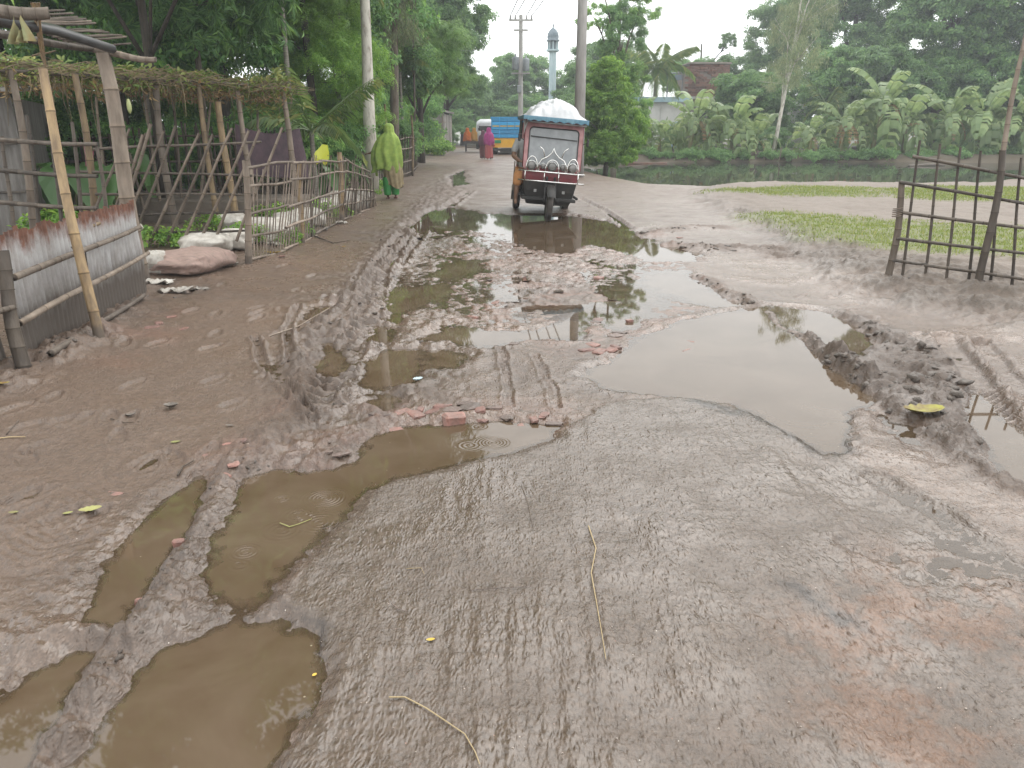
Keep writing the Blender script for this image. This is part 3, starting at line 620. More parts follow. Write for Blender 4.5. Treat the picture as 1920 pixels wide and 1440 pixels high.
def trunk_mesh(name, pts, rs, mat, limbs=(), n=10):
    mb = MB(); mb.tube(pts, rs, n); k = len(mb.v)
    mb.v = [(x*(1+.0)+.12*rs[0]*float(pnoise(z*1.7, x*3+7, 5)), y+.12*rs[0]*float(pnoise(z*1.7+40, y*3, 6)), z) for x, y, z in mb.v]
    for lp, lr in limbs: mb.tube(lp, lr, 6)
    return me_py(name, mb.v, mb.f, mat, True)
def tree(name, label, px, Y, lobes, bark, r0=.16, lean=(0, 0), group='trees in the grove', cat='tree', limbs=True, x=None, hgt=None, seed=0, base=None):
    rg = random.Random(seed+int(px)); 
    if x is None: x = at(px, 300, Y).x
    zb = gz(x, Y)-.05 if base is None else base
    t = thing(name, label, cat, (x, Y, zb), group)
    top = hgt or max(l[3] for l in lobes)
    pts = []; m = 7
    for i in range(m):
        f = i/(m-1); pts.append((lean[0]*f+.06*math.sin(3*f+seed), lean[1]*f, f*(top-zb)))
    rs = [r0*(1.25 if i == 0 else 1-.72*i/(m-1)) for i in range(m)]
    lb = []
    for (k, dx, dy, z, sc, rz) in lobes:
        h0 = max(.25*(top-zb), (z-zb)*.55); f = h0/(top-zb); a = Vector((lean[0]*f, lean[1]*f, h0)); b = Vector((lean[0]+dx, lean[1]+dy, z-zb))
        if (b-a).length > .6:
            mdl = a.lerp(b, .5)+Vector((0, 0, .12*(b-a).length)); lb.append(([a, mdl, b], [r0*.45, r0*.3, r0*.1]))
            for q in range(4):
                e = b+Vector((rg.uniform(-1, 1), rg.uniform(-1, 1), rg.uniform(-.4, .8)))*(sc[0] if isinstance(sc, tuple) else sc)*1.5
                lb.append(([mdl.lerp(b, .5), e], [r0*.22, r0*.05]))
    add('trunk', trunk_mesh('trunk', pts, rs, bark, lb if limbs else ()), t, PM[t.name].copy())
    for (k, dx, dy, z, sc, rz) in lobes:
        sm = S(*sc) if isinstance(sc, tuple) else S(sc)
        add('crown', PROTO[k], t, T(x+lean[0]+dx, Y+lean[1]+dy, z) @ RZ(rz) @ sm)
    return t
GL, GR, GF = 'trees of the grove left of the road', 'trees behind the pond', 'trees where the road ends'
# ---- left grove, near to far  (lobe: proto, dx, dy, z, scale, turn)
tree('broadleaf_tree', 'large-leaved tree hanging its branch over the vine trellis at top left', 300, 13.4, [('big', .9, -1.2, 4.0, 1.0, 0), ('big', 2.0, -.6, 4.6, 1.05, 2), ('big', -1.2, -.4, 4.7, 1.1, 4), ('broad_b', -.5, 1.2, 6.2, 1.0, 1), ('broad_b', .6, .4, 8.6, 1.1, 3), ('broad_b', -1.0, .2, 7.8, .8, 5)], M_BARKD, .085, group=GL)
tree('jungle_tree', 'dark dense tree behind the tin hut at far left', 30, 17.5, [('broad_a', 0, 0, 5.2, 1.1, 0), ('broad_a', -2.5, 1, 7.5, 1.3, 2), ('broad_a', 1.8, .5, 8.6, 1.2, 3), ('broad_a', 0, -1, 8.8, 1.2, 1), ('broad_b', -1, -2.0, 3.6, .7, 3)], M_BARKD, .2, group=GL)
tree('jungle_tree', 'dark leafy tree over the middle of the vine trellis', 235, 19, [('broad_a', 0, 0, 5.0, 1.15, 1), ('broad_a', .6, .6, 8.4, 1.3, 4), ('broad_a', -.6, -.8, 8.8, 1.2, 2), ('broad_b', -1.6, -.4, 7.0, .9, 5), ('broad_a', 1.5, -1, 3.4, .75, 2)], M_BARKD, .2, group=GL)
tree('jungle_tree', 'tall dark tree between the trellis and the ringed palm trunks', 430, 20, [('broad_a', 0, 0, 6.0, 1.1, 2.5), ('broad_a', .4, 1, 9.3, 1.3, 1.2), ('broad_a', .2, -.6, 9.2, 1.2, 4), ('broad_b', -1.4, 0, 4.2, .8, 5)], M_BARKD, .17, group=GL)
tree('jungle_tree', 'dark tree behind the areca palms left of the white trunk', 560, 25, [('broad_a', 0, 0, 6.5, 1.2, .5), ('broad_b', -.8, 0, 9.6, 1.3, 1.2), ('broad_a', .9, -.5, 3.9, .8, 3)], M_BARKD, .2, group=GL)
tree('bamboo_clump_tree', 'fine-leaved bamboo growth above the dry trellis', 390, 16.5, [('bamboo', 0, 0, 4.2, 1.0, 0), ('bamboo', -1.2, .5, 6.0, 1.1, 2), ('bamboo', 1.0, .8, 7.4, 1.1, 4)], M_BARK, .06, group=GL)
PROTO['fine_light'] = PROTO['fine'].copy(); PROTO['fine_light'].materials.clear(); PROTO['fine_light'].materials.append(L_BRIGHT)
tree('fern_leaf_tree', 'yellow-green feathery tree between areca palm and white trunk', 640, 20.5, [('fine_light', 0, 0, 2.9, (.42, .42, .5), 0), ('fine_light', .1, .3, 1.75, (.36, .36, .36), 2), ('fine_light', -.2, .3, 4.1, (.4, .4, .4), 4)], M_BARK, .06, group=GL)
e1 = tree('eucalyptus_tree', 'tall tree with smooth white trunk beside the stick fence', 693, 19.3, [('droop', .8, .5, 7.4, 1.0, 2), ('droop', -.7, .5, 9.0, 1.1, 3), ('droop', .2, -.4, 10.6, .9, 1)], M_EUC, .16, lean=(.1, 0), group=GL, hgt=11)
tree('eucalyptus_tree', 'peeling brown twin-stemmed tree just right of the white trunk', 738, 27, [('droop', -.6, 0, 5.4, .8, 1), ('droop', .6, 0, 7.6, 1.1, 2), ('droop', -.3, .5, 9.8, 1.0, 5)], M_BARK, .17, lean=(.35, 0), group=GL, hgt=10)
tree('slender_tree', 'thin straight stem rising above the feathery roadside tree', 778, 33, [('broad_b', 0, 0, 9.2, .7, 1), ('broad_a', .3, .3, 7.4, .5, 2)], M_BARK, .055, group=GL, lean=(.1, 0), hgt=9)
tree('roadside_tree', 'feathery dark green tree with short dark trunk by the woven hut', 790, 37, [('fine', -.3, -.3, 4.3, (.62, .62, .5), 0), ('fine', 1.0, .3, 3.6, (.5, .5, .42), 2), ('fine', -1.1, .2, 3.7, (.5, .5, .45), 4), ('fine', .5, .3, 5.3, (.6, .6, .5), 1)], M_BARKD, .16, group=GL)
tree('roadside_tree', 'big rounded tree behind the woven hut', 800, 52, [('far_a', 0, 0, 6.6, 1.0, 0), ('far_a', -1.4, 0, 9.2, 1.1, 1), ('far_b', 1.5, .5, 8.8, .9, 2), ('far_a', -3.2, 0, 6.0, .9, 3)], M_BARKD, .28, group=GL)
tree('roadside_tree', 'tall tree leaning its crown over the road beside the wires', 838, 58, [('far_b', .3, 0, 5.0, .75, 4), ('far_a', .4, 0, 8.0, .9, 5), ('far_b', .5, 0, 11.0, .95, 2), ('far_a', -2.4, .5, 11.2, 1.1, 1), ('far_b', 1.6, 0, 4.2, .5, 3)], M_BARKD, .26, group=GL)
tree('jungle_tree', 'dark tree over the second stick fence behind the brown stems', 650, 34, [('broad_a', 0, 0, 5.8, 1.2, 1), ('broad_b', 1.2, 0, 8.8, 1.2, 3), ('broad_a', 1.6, 0, 3.6, .8, 5), ('broad_a', -2.0, 0, 9.5, 1.3, 2)], M_BARKD, .24, group=GL)
tree('jungle_tree', 'shaded tree far back in the grove at left', 420, 32, [('broad_a', 0, 0, 6, 1.6, 1), ('broad_a', 2.2, 0, 10.4, 1.7, 3), ('broad_a', -4, 1, 10, 1.9, 5), ('broad_b', -5, 0, 5.2, 1.4, 2)], M_BARKD, .3, group=GL)
tree('jungle_tree', 'shaded tree far back behind the hut roof beams', 120, 29, [('broad_a', 0, 0, 7, 1.7, 1), ('broad_a', 3, 0, 4.6, 1.4, 3), ('broad_b', -4, 1, 10, 1.9, 5)], M_BARKD, .3, group=GL)
# ---- where the road ends
tree('roadside_tree', 'round green tree behind the seated cart riders', 868, 78, [('far_a', 0, 0, 4.6, .95, 0), ('far_b', -1.5, 0, 7.0, .9, 1), ('far_b', 1.2, 0, 3.0, .6, 2)], M_BARKD, .22, group=GF)
tree('roadside_tree', 'low bushy tree behind the blue and yellow truck', 930, 84, [('far_a', 0, 0, 3.8, 1.0, 2), ('far_b', 1.6, 0, 6.0, .9, 1), ('far_a', -2, 0, 2.4, .7, 2)], M_BARKD, .2, group=GF)
tree('roadside_tree', 'pale hazy tree between utility pole and minaret', 1000, 88, [('far_b', 0, 0, 5.0, 1.25, 3), ('far_a', -2.0, 0, 7.0, .95, 4), ('far_a', 3.4, 0, 5.2, .9, 1), ('far_b', 1, 0, 2.6, .9, 1)], M_BARKD, .26, group=GF)
tree('roadside_tree', 'hazy tree between minaret and the tall concrete pole', 1074, 66, [('far_a', .2, 0, 3.2, .75, 3), ('far_b', .8, 0, 4.8, .65, 4), ('far_b', -.8, 0, 2.2, .6, 1)], M_BARKD, .2, group=GF)
tree('mango_tree', 'bright leafy mango tree at the pond corner right of the three-wheeler', 1135, 31.5, [('mango', 0, 0, 1.35, (.72, .72, .78), 0), ('mango', .3, .3, 2.5, (.6, .6, .6), 2), ('mango', -.35, .3, 2.2, (.6, .6, .6), 4), ('mango', .45, -.3, .75, (.6, .6, .55), 1), ('mango', -.3, -.3, .55, (.62, .62, .5), 3), ('mango', 1.0, .3, 1.3, (.5, .5, .6), 5), ('mango', .1, .4, 3.4, (.55, .5, .5), 2)], M_BARKD, .1, group=GF)
tree('roadside_tree', 'taller tree with loose leaf tufts behind the concrete pole', 1150, 40, [('broad_b', -.3, 0, 3.5, (.55, .55, .6), 0), ('far_b', .2, 0, 5.6, (.45, .45, .55), 1), ('airy', -.9, 0, 8.1, (.42, .42, .4), 2), ('airy', 1.0, 0, 6.9, (.45, .45, .5), 5), ('airy', -1.0, .5, 6.5, (.4, .4, .4), 3), ('broad_b', .6, .4, 2.4, (.45, .45, .5), 3)], M_BARK, .16, group=GF)
tree('roadside_tree', 'faint grey-green tree left of the coconut palm', 1130, 72, [('far_a', 0, 0, 6.4, 1.1, 3), ('far_b', -1.4, 0, 4.0, 1.0, 1), ('far_b', 1.5, 0, 3.8, .9, 5)], M_BARKD, .24, group=GF)
# ---- behind the pond
tree('garden_tree', 'low hazy tree behind the brick building', 1300, 70, [('far_a', -1, 0, 5.6, .75, 3), ('far_b', 2.0, 0, 5.0, .8, 4), ('far_a', 4.6, 0, 4.6, .8, 1), ('far_b', 2.2, 0, 8.3, .28, 1)], M_BARKD, .2, group=GR)
tree('garden_tree', 'round green tree right of the brick building', 1395, 53, [('far_a', 0, 0, 3.6, (.75, .75, .72), 2), ('far_b', 1.2, .4, 2.4, .6, 1), ('far_a', -1.0, .4, 2.2, .5, 1)], M_BARKD, .17, group=GR)
tree('dark_tree', 'dark bluish tree crown left of the pale slender tree', 1445, 72, [('far_b', -.8, 0, 9.0, .95, 3), ('far_a', 1.6, 0, 10.4, 1.0, 4), ('far_a', -.6, 0, 6.4, .9, 1), ('far_b', 2.2, 0, 7.4, 1.0, 4)], M_BARKD, .3, group=GR)
tree('dark_tree', 'large dark tree with sky gaps right of the pale slender tree', 1570, 66, [('far_b', 0, 0, 8.8, 1.1, 3), ('far_a', 2.2, 0, 11.6, .9, 4), ('far_a', -1.8, 0, 11.4, .8, 1), ('far_b', 2.6, .6, 7.4, .9, 2), ('far_a', -1, 0, 5.8, 1.0, 0)], M_BARKD, .34, group=GR)
tree('dark_tree', 'broad low green tree behind the tallest banana plant', 1610, 54, [('far_a', 0, 0, 4.6, 1.0, 3), ('far_a', 2.6, 0, 4.2, .9, 4), ('far_b', -2.2, 0, 4.2, .8, 1), ('far_b', 1, 0, 2.3, .9, 0)], M_BARKD, .24, group=GR)
tree('dark_tree', 'huge leafy tree filling the upper right', 1740, 56, [('far_a', 0, 0, 8.6, 1.3, 3), ('far_a', 2.6, 0, 12.6, 1.3, 4), ('far_b', -1.8, 0, 12, 1.1, 1), ('far_b', 1.6, -.6, 5.0, 1.1, 0), ('far_a', -1.2, 0, 5, .9, 5)], M_BARKD, .4, group=GR)
tree('dark_tree', 'dense dark tree at the right edge behind the banana plants', 1890, 54, [('far_a', 0, 0, 8.8, 1.4, 1), ('far_a', 2.8, 0, 12.4, 1.4, 2), ('far_b', -1.2, 0, 12.6, 1.1, 3), ('far_b', 1.2, -.6, 4.6, 1.3, 4), ('far_a', -2.4, 0, 4.2, 1.0, 5)], M_BARKD, .4, group=GR)
tree('dark_tree', 'dark tree just beyond the right edge of the pond garden', 2080, 50, [('far_a', 0, 0, 8, 1.5, 2), ('far_b', 1, 0, 4.4, 1.5, 3), ('far_a', -1, 0, 12, 1.4, 1)], M_BARKD, .4, group=GR)
tree('slender_tree', 'pale slender drooping tree leaning at the far pond bank', 1448, 44.6, [('droop_light', .1, 0, 5.4, (.8, .8, .8), 1), ('droop_light', .5, .3, 7.6, (.9, .9, .9), 3), ('droop_light', -.6, 0, 4.2, (.75, .75, .6), 2), ('droop_light', .8, 0, 9.2, (.8, .8, .8), 5), ('droop_light', -.5, .3, 6.6, (.7, .7, .7), 4)], M_EUC, .11, lean=(.75, 0), group=GR, hgt=9.5)
# undergrowth filling the grove, one bush each
UB = [(10, 20, 2.6, 'tall dark undergrowth behind the tin hut', 'broad_a'), (130, 21, 2.8, 'tall undergrowth behind the left trellis half', 'broad_a'), (250, 22, 2.8, 'tall undergrowth behind the middle of the trellis', 'broad_a'), (360, 22, 2.8, 'tall undergrowth behind the tan trellis post', 'broad_b'), (460, 23, 2.9, 'tall undergrowth behind the right trellis end', 'broad_a'), (540, 24, 2.9, 'tall undergrowth below the ringed palm', 'broad_b'), (612, 26, 3.0, 'tall undergrowth left of the white trunk', 'broad_a'), (670, 30, 3.2, 'tall undergrowth behind the second stick fence', 'broad_a'), (715, 36, 3.4, 'tall undergrowth right of the white trunk', 'broad_b'), (752, 44, 3.6, 'undergrowth left of the dark roadside trunk', 'broad_a'), (770, 60, 4.5, 'undergrowth behind the woven hut', 'far_a'), (812, 72, 4.5, 'undergrowth right behind the woven hut', 'far_b'), (850, 80, 4.5, 'undergrowth left of the cart riders', 'far_a'), (890, 90, 5.0, 'undergrowth behind the cart riders', 'far_b'), (945, 92, 5.0, 'undergrowth behind the truck', 'far_a'), (990, 80, 4.2, 'undergrowth behind the three-wheeler roof', 'far_b'), (1040, 70, 4.0, 'undergrowth below the minaret', 'far_a'), (1085, 56, 3.2, 'undergrowth behind the tall concrete pole', 'far_b'), (1120, 50, 3.0, 'undergrowth behind the mango tree', 'far_a'), (1160, 62, 3.6, 'undergrowth left of the white shed', 'far_b'),
 (1400, 62, 4.6, 'undergrowth right of the brick building', 'far_a'), (1470, 60, 4.4, 'undergrowth behind the slender pale tree', 'far_b'), (1540, 58, 4.2, 'undergrowth behind the small bright banana plant', 'far_a'), (1610, 60, 4.6, 'undergrowth behind the banana plant with dry skirt', 'far_b'), (1690, 60, 4.8, 'undergrowth behind the tallest banana plant', 'far_a'), (1770, 58, 4.6, 'undergrowth below the huge leafy tree', 'far_b'), (1850, 58, 4.8, 'undergrowth behind the tall bamboo pole', 'far_a'), (1930, 56, 4.8, 'undergrowth at the right edge', 'far_b'), (2040, 54, 5.0, 'undergrowth beyond the right edge', 'far_a')]
for i, (px, Y, h, lb, k) in enumerate(UB):
    x = at(px, 300, Y).x; z = gz(x, Y); t = thing('undergrowth_bush', lb, 'bush', (x, Y, z), 'undergrowth between the trees')
    add('stem', trunk_mesh('stem', [(0, 0, -.1), (.05, 0, h*.6)], [.06, .03], M_BARKD), t, PM[t.name].copy())
    add('foliage', PROTO[k], t, T(x, Y, z+h*.45) @ RZ(i*1.7) @ S(.13*Y/20*h*.62+.25, .3+.06*h, h/4.6))
# dense hedge-like shade behind the bananas, one bush each
HB = [(1180, 46, .7, 'shady bush at the pond edge below the white shed'), (1260, 49, .8, 'shady bush between white shed and banana plants'), (1440, 50, 1.0, 'dark bush behind the slender tree'), (1545, 49, 1.1, 'dark bush behind the low leftmost banana clump'), (1650, 50, 1.1, 'dark bush behind the tallest banana plant'), (1745, 49, 1.0, 'dark bush under the huge leafy tree'), (1830, 48, 1.1, 'dark bush behind the right banana plants'), (1930, 47, 1.1, 'dark bush at the right end of the far bank')]
for i, (px, Y, sc, lb) in enumerate(HB):
    x = at(px, 300, Y).x; t = thing('bush', lb, 'bush', (x, Y, gz(x, Y)), 'bushes on the far pond bank')
    add('stem', trunk_mesh('stem', [(0, 0, -.1), (.05, 0, .8)], [.05, .03], M_BARKD), t, PM[t.name].copy())
    add('foliage', PROTO['far_b' if i % 2 else 'far_a'], t, T(x, Y, .85*sc) @ RZ(i) @ S(.5*sc, .35*sc, .42*sc))
LB = [(60, 14.6, .8, 'dark bush inside the yard at the far left', 'broad_a'), (200, 15.6, .75, 'dark bush behind the trellis posts', 'broad_a'), (330, 16.6, .7, 'leafy bush behind the pale trellis post', 'broad_a'), (455, 17.2, .8, 'dark bush behind the purple net', 'broad_a'), (560, 18.2, .7, 'leafy bush right of the trellis end', 'broad_b'), (610, 19.2, .75, 'bush under the feathery tree', 'broad_a'), (668, 24, .7, 'bush behind the white trunk', 'broad_b'), (735, 31, .8, 'dark bush under the brown stems', 'broad_a'), (830, 62, .8, 'low bush at the bend of the road', 'far_a'), (905, 74, .9, 'low bush closing the end of the road', 'far_b'), (1000, 60, .8, 'bush between truck and three-wheeler roof', 'far_a')]
for i, (px, Y, sc, lb, k) in enumerate(LB):
    x = at(px, 300, Y).x; t = thing('bush', lb, 'bush', (x, Y, gz(x, Y)), 'bushes along the road')
    add('stem', trunk_mesh('stem', [(0, 0, -.1), (.05, 0, .9)], [.05, .03], M_BARKD), t, PM[t.name].copy())
    add('foliage', PROTO[k], t, T(x, Y, 1.2*sc) @ RZ(i*1.3) @ S(.5*sc, .5*sc, .55*sc))

# ---- palms
def frond_mesh(name, L, droop, mat, w=.55, n=30, up=.9):
    V, F = [], []
    def pt(t): return np.array([L*t*(1-.18*droop*t), 0, L*(up*t*.55-droop*t*t*.75)])
    mb = MB(); mb.tube([pt(t) for t in np.linspace(0, 1, 7)], [.03, .025, .02, .015, .012, .008, .004], 4); V = [np.array(v) for v in mb.v]; F = list(mb.f)
    for i in range(n):
        t = .14+.86*i/(n-1); p = pt(t); tg = unit(pt(min(1, t+.02))-pt(t-.02))
        ll = w*(1-.75*abs(t-.45)**1.2)*(.35 if t > .98 else 1)
        for sg in (1, -1):
            d = unit(np.array([tg[0]*.55, sg*.85, tg[2]*.5-.38-.25*random.random()])); b = p; e = p+d*ll-np.array([0, 0, .22*ll])
            m = p+d*ll*.5; s = np.array([.018+.012*random.random(), 0, .012])*1.3; k = len(V)
            V += [b, m+s, e, m-s]; F += [(k, k+1, k+2), (k, k+2, k+3)]
    return me_py(name, V, F, mat)
FR = [frond_mesh('frond_%d' % k, 2.6, dr, L_PALM, .75, 30, up) for k, (dr, up) in enumerate([(.5, 1.5), (.9, 1.0), (1.3, .5)])]
FA = [frond_mesh('areca_%d' % k, 1.5, dr, L_PALM, .48, 18, up) for k, (dr, up) in enumerate([(.35, 1.9), (.8, 1.2), (1.2, .7)])]
def palm(name, label, px, Y, ztop, r, nf, fr, sc, ringed=False, group='palms', lean=(0, 0), tmat=None):
    x = at(px, 300, Y).x; zb = gz(x, Y)-.05; t = thing(name, label, 'palm', (x, Y, zb), group)
    mb = MB(); m = 14; h = ztop-zb
    pts = [(lean[0]*(i/m)**1.5, lean[1]*(i/m), h*i/m) for i in range(m+1)]
    mb.tube(pts, [r*(1.25-.4*i/m)*(1.06 if i % 2 else .96) for i in range(m+1)], 9)
    mb.build('trunk', tmat or M_PALMT, t, PM[t.name].copy(), True, True)
    rg = random.Random(int(px))
    for i in range(nf):
        k = i*len(fr)//nf; a = i*2.399+rg.uniform(-.2, .2)
        add('frond', fr[k], t, T(x+lean[0], Y+lean[1], ztop-.04*i/nf) @ RZ(a) @ RY(rg.uniform(-.12, .12)) @ S(sc*rg.uniform(.85, 1.1)))
    return t
palm('coconut_palm', 'hazy coconut palm with drooping fronds behind the white shed', 1222, 54, 5.3, .14, 22, FR, 1.05)
palm('areca_palm', 'young areca palm with spread fronds beside the trellis end', 588, 16.2, 1.55, .05, 10, FA, .95)
palm('areca_palm', 'areca palm with slim pale ringed trunk above the trellis end', 553, 18.5, 5.6, .055, 11, FA, 1.0, tmat=M_PALMT)
palm('areca_palm', 'areca palm with dark leaning trunk at the top of the grove', 598, 20.0, 6.2, .085, 11, FA, 1.2, lean=(-.2, 0), tmat=M_BARKD)
palm('areca_palm', 'areca palm with tall pale stem just left of the white trunk', 652, 21.5, 5.3, .05, 11, FA, 1.05)
palm('areca_palm', 'small palm tuft at the foot of the thin straight stem', 757, 33.0, 3.9, .06, 9, FA, 1.0)
palm('areca_palm', 'small palm half hidden among trees behind the banana plants', 1540, 52, 2.9, .06, 10, FA, 1.25)
palm('areca_palm', 'dim palm far back above the dry trellis', 290, 18.5, 3.2, .06, 10, FA, 1.3)

# ---- banana plants
def banana_leaf(name, L, Wd, arch, tear, mat, seed):
    rg = random.Random(seed); V, F = [], []
    def pt(t): return Vector((L*(t*.9-.15*arch*t*t), 0, L*(t*1.05-arch*t*t)))
    n = 13
    for sg in (1, -1):
        for i in range(n):
            t0 = .13+.87*i/n; t1 = .13+.87*(i+1)/n-(.02+.03*rg.random() if rg.random() < tear else 0)
            def half(t): return Wd*.5*(max(0, math.sin(math.pi*min(1, (t-.1)/.92)))**.55)
            dz = -.3-.35*rg.random()*(1 if tear > .3 else .4); k = len(V)
            for t in (t0, t1):
                p = pt(t); h = half(t); V += [p, p+Vector((.25*h, sg*h*.6, .06*h)), p+Vector((.4*h, sg*h, dz*h))]
            F += [(k, k+1, k+4, k+3), (k+1, k+2, k+5, k+4)]
    mb = MB(); mb.tube([pt(t) for t in (0, .15, .35, .6, .8, 1)], [.03, .025, .02, .015, .01, .004], 4)
    k = len(V); V += [Vector(v) for v in mb.v]; F += [tuple(k+i for i in f) for f in mb.f]
    return me_py(name, V, F, mat)
BL = [banana_leaf('banana_leaf_%d' % k, 2.4, .82, ar, te, L_BAN, k) for k, (ar, te) in enumerate([(.15, .1), (.75, .25), (1.3, .5), (1.85, .8)])]
BD = banana_leaf('banana_leaf_dry', 1.5, .3, 1.6, .9, L_DRY, 9)
M_BSTEM = pm('banana_stem', (.16, .19, .07), (.22, .18, .10), 5, .6, .2, stretch=(2, 2, .4))
def banana(label, px, Y, h, sc, nl, lean=0.0, dry=1, seed=0):
    h *= .80; nl += 6
    x = at(px, 300, Y).x; zb = gz(x, Y)-.05; t = thing('banana_plant', label, 'banana plant', (x, Y, zb), 'banana plants on the far pond bank')
    mb = MB(); mb.tube([(0, 0, 0), (lean*.3, 0, h*.4), (lean, 0, h)], [.13, .11, .07], 9); mb.build('stem', M_BSTEM, t, PM[t.name].copy(), True, True)
    rg = random.Random(seed+int(px))
    for i in range(nl):
        f = i/(nl-1); k = min(3, int(f*3.4+.75)); a = i*2.4+rg.uniform(-.3, .3)
        if i == 1 or (i == 0 and seed % 2): k = 1
        add('leaf', BL[k], t, T(x+lean, Y, zb+h-.05-.25*f) @ RZ(a) @ RY(-.45*(1-f)+.4*f+rg.uniform(-.2, .2)) @ S(sc*rg.uniform(.7, 1.2)*(.62 if k == 0 else 1.12)))
    for i in range(dry): add('dry_leaf', BD, t, T(x+lean, Y, zb+h-.3) @ RZ(rg.uniform(-2.6, -.6)) @ S(sc))
BAN = [('tall ragged banana plant in front of the white shed and brick building', 1290, 45, 2.2, .95, 9, .3, 4), ('small banana plant with one upright leaf below the white shed', 1198, 46, 1.9, .8, 6, -.2, 1), ('low banana plant with drooping leaves left of the ragged one', 1235, 46, 1.1, .8, 7, 0, 1),
 ('full banana plant with hanging leaves below the round green tree', 1370, 44.6, 1.9, .95, 10, 0, 1), ('low banana plant left of the slender pale tree', 1330, 45, 1.0, .8, 8, 0, 1), ('young banana plant beside the foot of the slender tree', 1415, 45, 1.0, .75, 7, 0, 1),
 ('small bright banana plant at the water right of the slender tree', 1515, 44.6, 1.25, .75, 9, .05, 1), ('banana plant with brown skirt of dry leaves', 1572, 44.8, 2.0, .95, 9, .1, 6), ('tallest banana plant with two upright pale leaves', 1632, 45.2, 3.3, 1.1, 10, .35, 2),
 ('banana plant with long drooping leaves over the water', 1690, 45, 2.1, 1.05, 10, 0, 2), ('banana plant behind the broken fence rails', 1765, 45.2, 2.3, 1.05, 10, 0, 2), ('banana plant with one rolled upright leaf near the right', 1830, 44.8, 2.3, 1.05, 10, .1, 2), ('banana plant at the right edge of the pond', 1925, 44, 1.6, 1.0, 9, 0, 1), ('banana plant low behind the tall bamboo pole', 1880, 44.4, 1.8, 1.0, 9, 0, 1)]
for k, b in enumerate(BAN): banana(*b[:7], dry=b[7], seed=k)

BP = PROTO['shrub'].copy(); BP.materials.clear(); BP.materials.append(L_FAR)
for i in range(26):
    px = 1150+31*i+random.uniform(-10, 10); Y = 43.2+random.random()*.9; x = at(px, 300, Y).x; sc = random.uniform(.7, 1.25)
    t = thing('bank_plant', 'low leafy plant at the water line of the far pond bank', 'plant', (x, Y, gz(x, Y)), 'low plants along the far pond bank')
    add('leaf_mass', BP, t, T(x, Y, .1) @ RZ(i) @ S(1.25*sc, .9*sc, 1.1*sc)); add('stem', PROTO.setdefault('stem', trunk_mesh('stem', [(0, 0, -.3), (.02, .02, .3)], [.02, .01], M_BARKD, n=5)), t, T(x, Y, 0))
# ---- taro (large heart leaves) and weeds
def taro_leaf_mesh():
    V = [(0, 0, 0)]; n = 14
    for i in range(n):
        a = -math.pi+2*math.pi*(i+.5)/n; r = .5*(1-.35*abs(math.cos(a/2+math.pi/2))**.5)*(1.25 if abs(a) < .35 else 1)
        if abs(abs(a)-math.pi) < .3: r *= .45
        V.append((r*math.cos(a)+.08, r*math.sin(a)*.8, -.10*math.cos(2*a)-.18*r))
    return me_py('taro_leaf', V, [(0, i+1, (i+1) % n+1) for i in range(n)], L_TARO)
TL = taro_leaf_mesh()
def taro(label, px, py, Y, n, sc, seed):
    p = at(px, py, Y); z0 = gz(p.x, Y); t = thing('taro_plant', label, 'taro plant', (p.x, Y, z0), 'taro plants in the yard'); rg = random.Random(seed); mb = MB()
    for i in range(n):
        a = i*2.4; h = (.45+.5*rg.random())*sc; q = Vector((math.cos(a)*.3*sc, math.sin(a)*.3*sc, h))
        mb.tube([(0, 0, 0), q*.6+Vector((0, 0, .1)), q], [.02, .016, .01], 5)
        add('leaf', TL, t, T(p.x+q.x, Y+q.y, z0+q.z) @ RZ(a) @ RY(.7+.4*rg.random()) @ S(.75*sc*rg.uniform(.8, 1.2)))
    mb.build('stalk', M_BSTEM, t, PM[t.name].copy(), True, True)
taro('dark heart-leaved taro plant inside the yard at left', 120, 300, 11.5, 6, 1.15, 1)
taro('dark heart-leaved taro plant between the leaning poles', 215, 300, 12.0, 5, 1.2, 2)
taro('taro plant behind the stick fence near the white trunk', 600, 300, 17.5, 6, 1.2, 3)
taro('taro plant beside the purple net at the fence', 650, 300, 19.0, 5, 1.0, 4)
WD = [(70, 345, 10.6, 1.1, 'green weeds at the yard edge by the dark lattice'), (130, 345, 10.8, 1.2, 'green weeds behind the long tan pole'), (290, 420, 9.9, .8, 'weeds at the foot of the slanted lattice'), (330, 410, 10.2, .7, 'weeds in the lattice beside the thick post'), (440, 385, 10.8, .8, 'weeds by the corner post of the stick fence'), (560, 455, 11.6, .55, 'grass tuft poking through the stick fence'), (545, 470, 10.9, .5, 'grass tuft at the bottom rail of the stick fence'), (520, 350, 12.6, 1.0, 'weeds behind the stick fence'), (600, 345, 14.0, 1.0, 'leafy weeds behind the second fence post'), (820, 290, 48, 2.2, 'green shrub at the corner of the woven hut'), (806, 292, 47, 1.9, 'smaller green shrub beside the woven hut'), (700, 350, 20.0, .7, 'weeds at the bend of the stick fence'), (375, 345, 11.8, .7, 'weeds on the earth plinth'), (700, 335, 19.2, .6, 'weeds at the foot of the white trunk')]
for i, (px, py, Y, sc, lb) in enumerate(WD):
    p = at(px, py, Y); z = gz(p.x, Y); t = thing('weed_clump', lb, 'weeds', (p.x, Y, z), 'weeds along the fence')
    add('leaf_mass', PROTO['shrub' if sc > 1.5 else 'weed'], t, T(p.x, Y, z+.12*sc) @ RZ(i) @ S(sc*(.8 if sc > 1.5 else 1.4)))
    add('stem', trunk_mesh('stem', [(0, 0, -.02), (.02, .02, .15*sc)], [.01, .006], M_BSTEM, n=5), t, PM[t.name].copy())
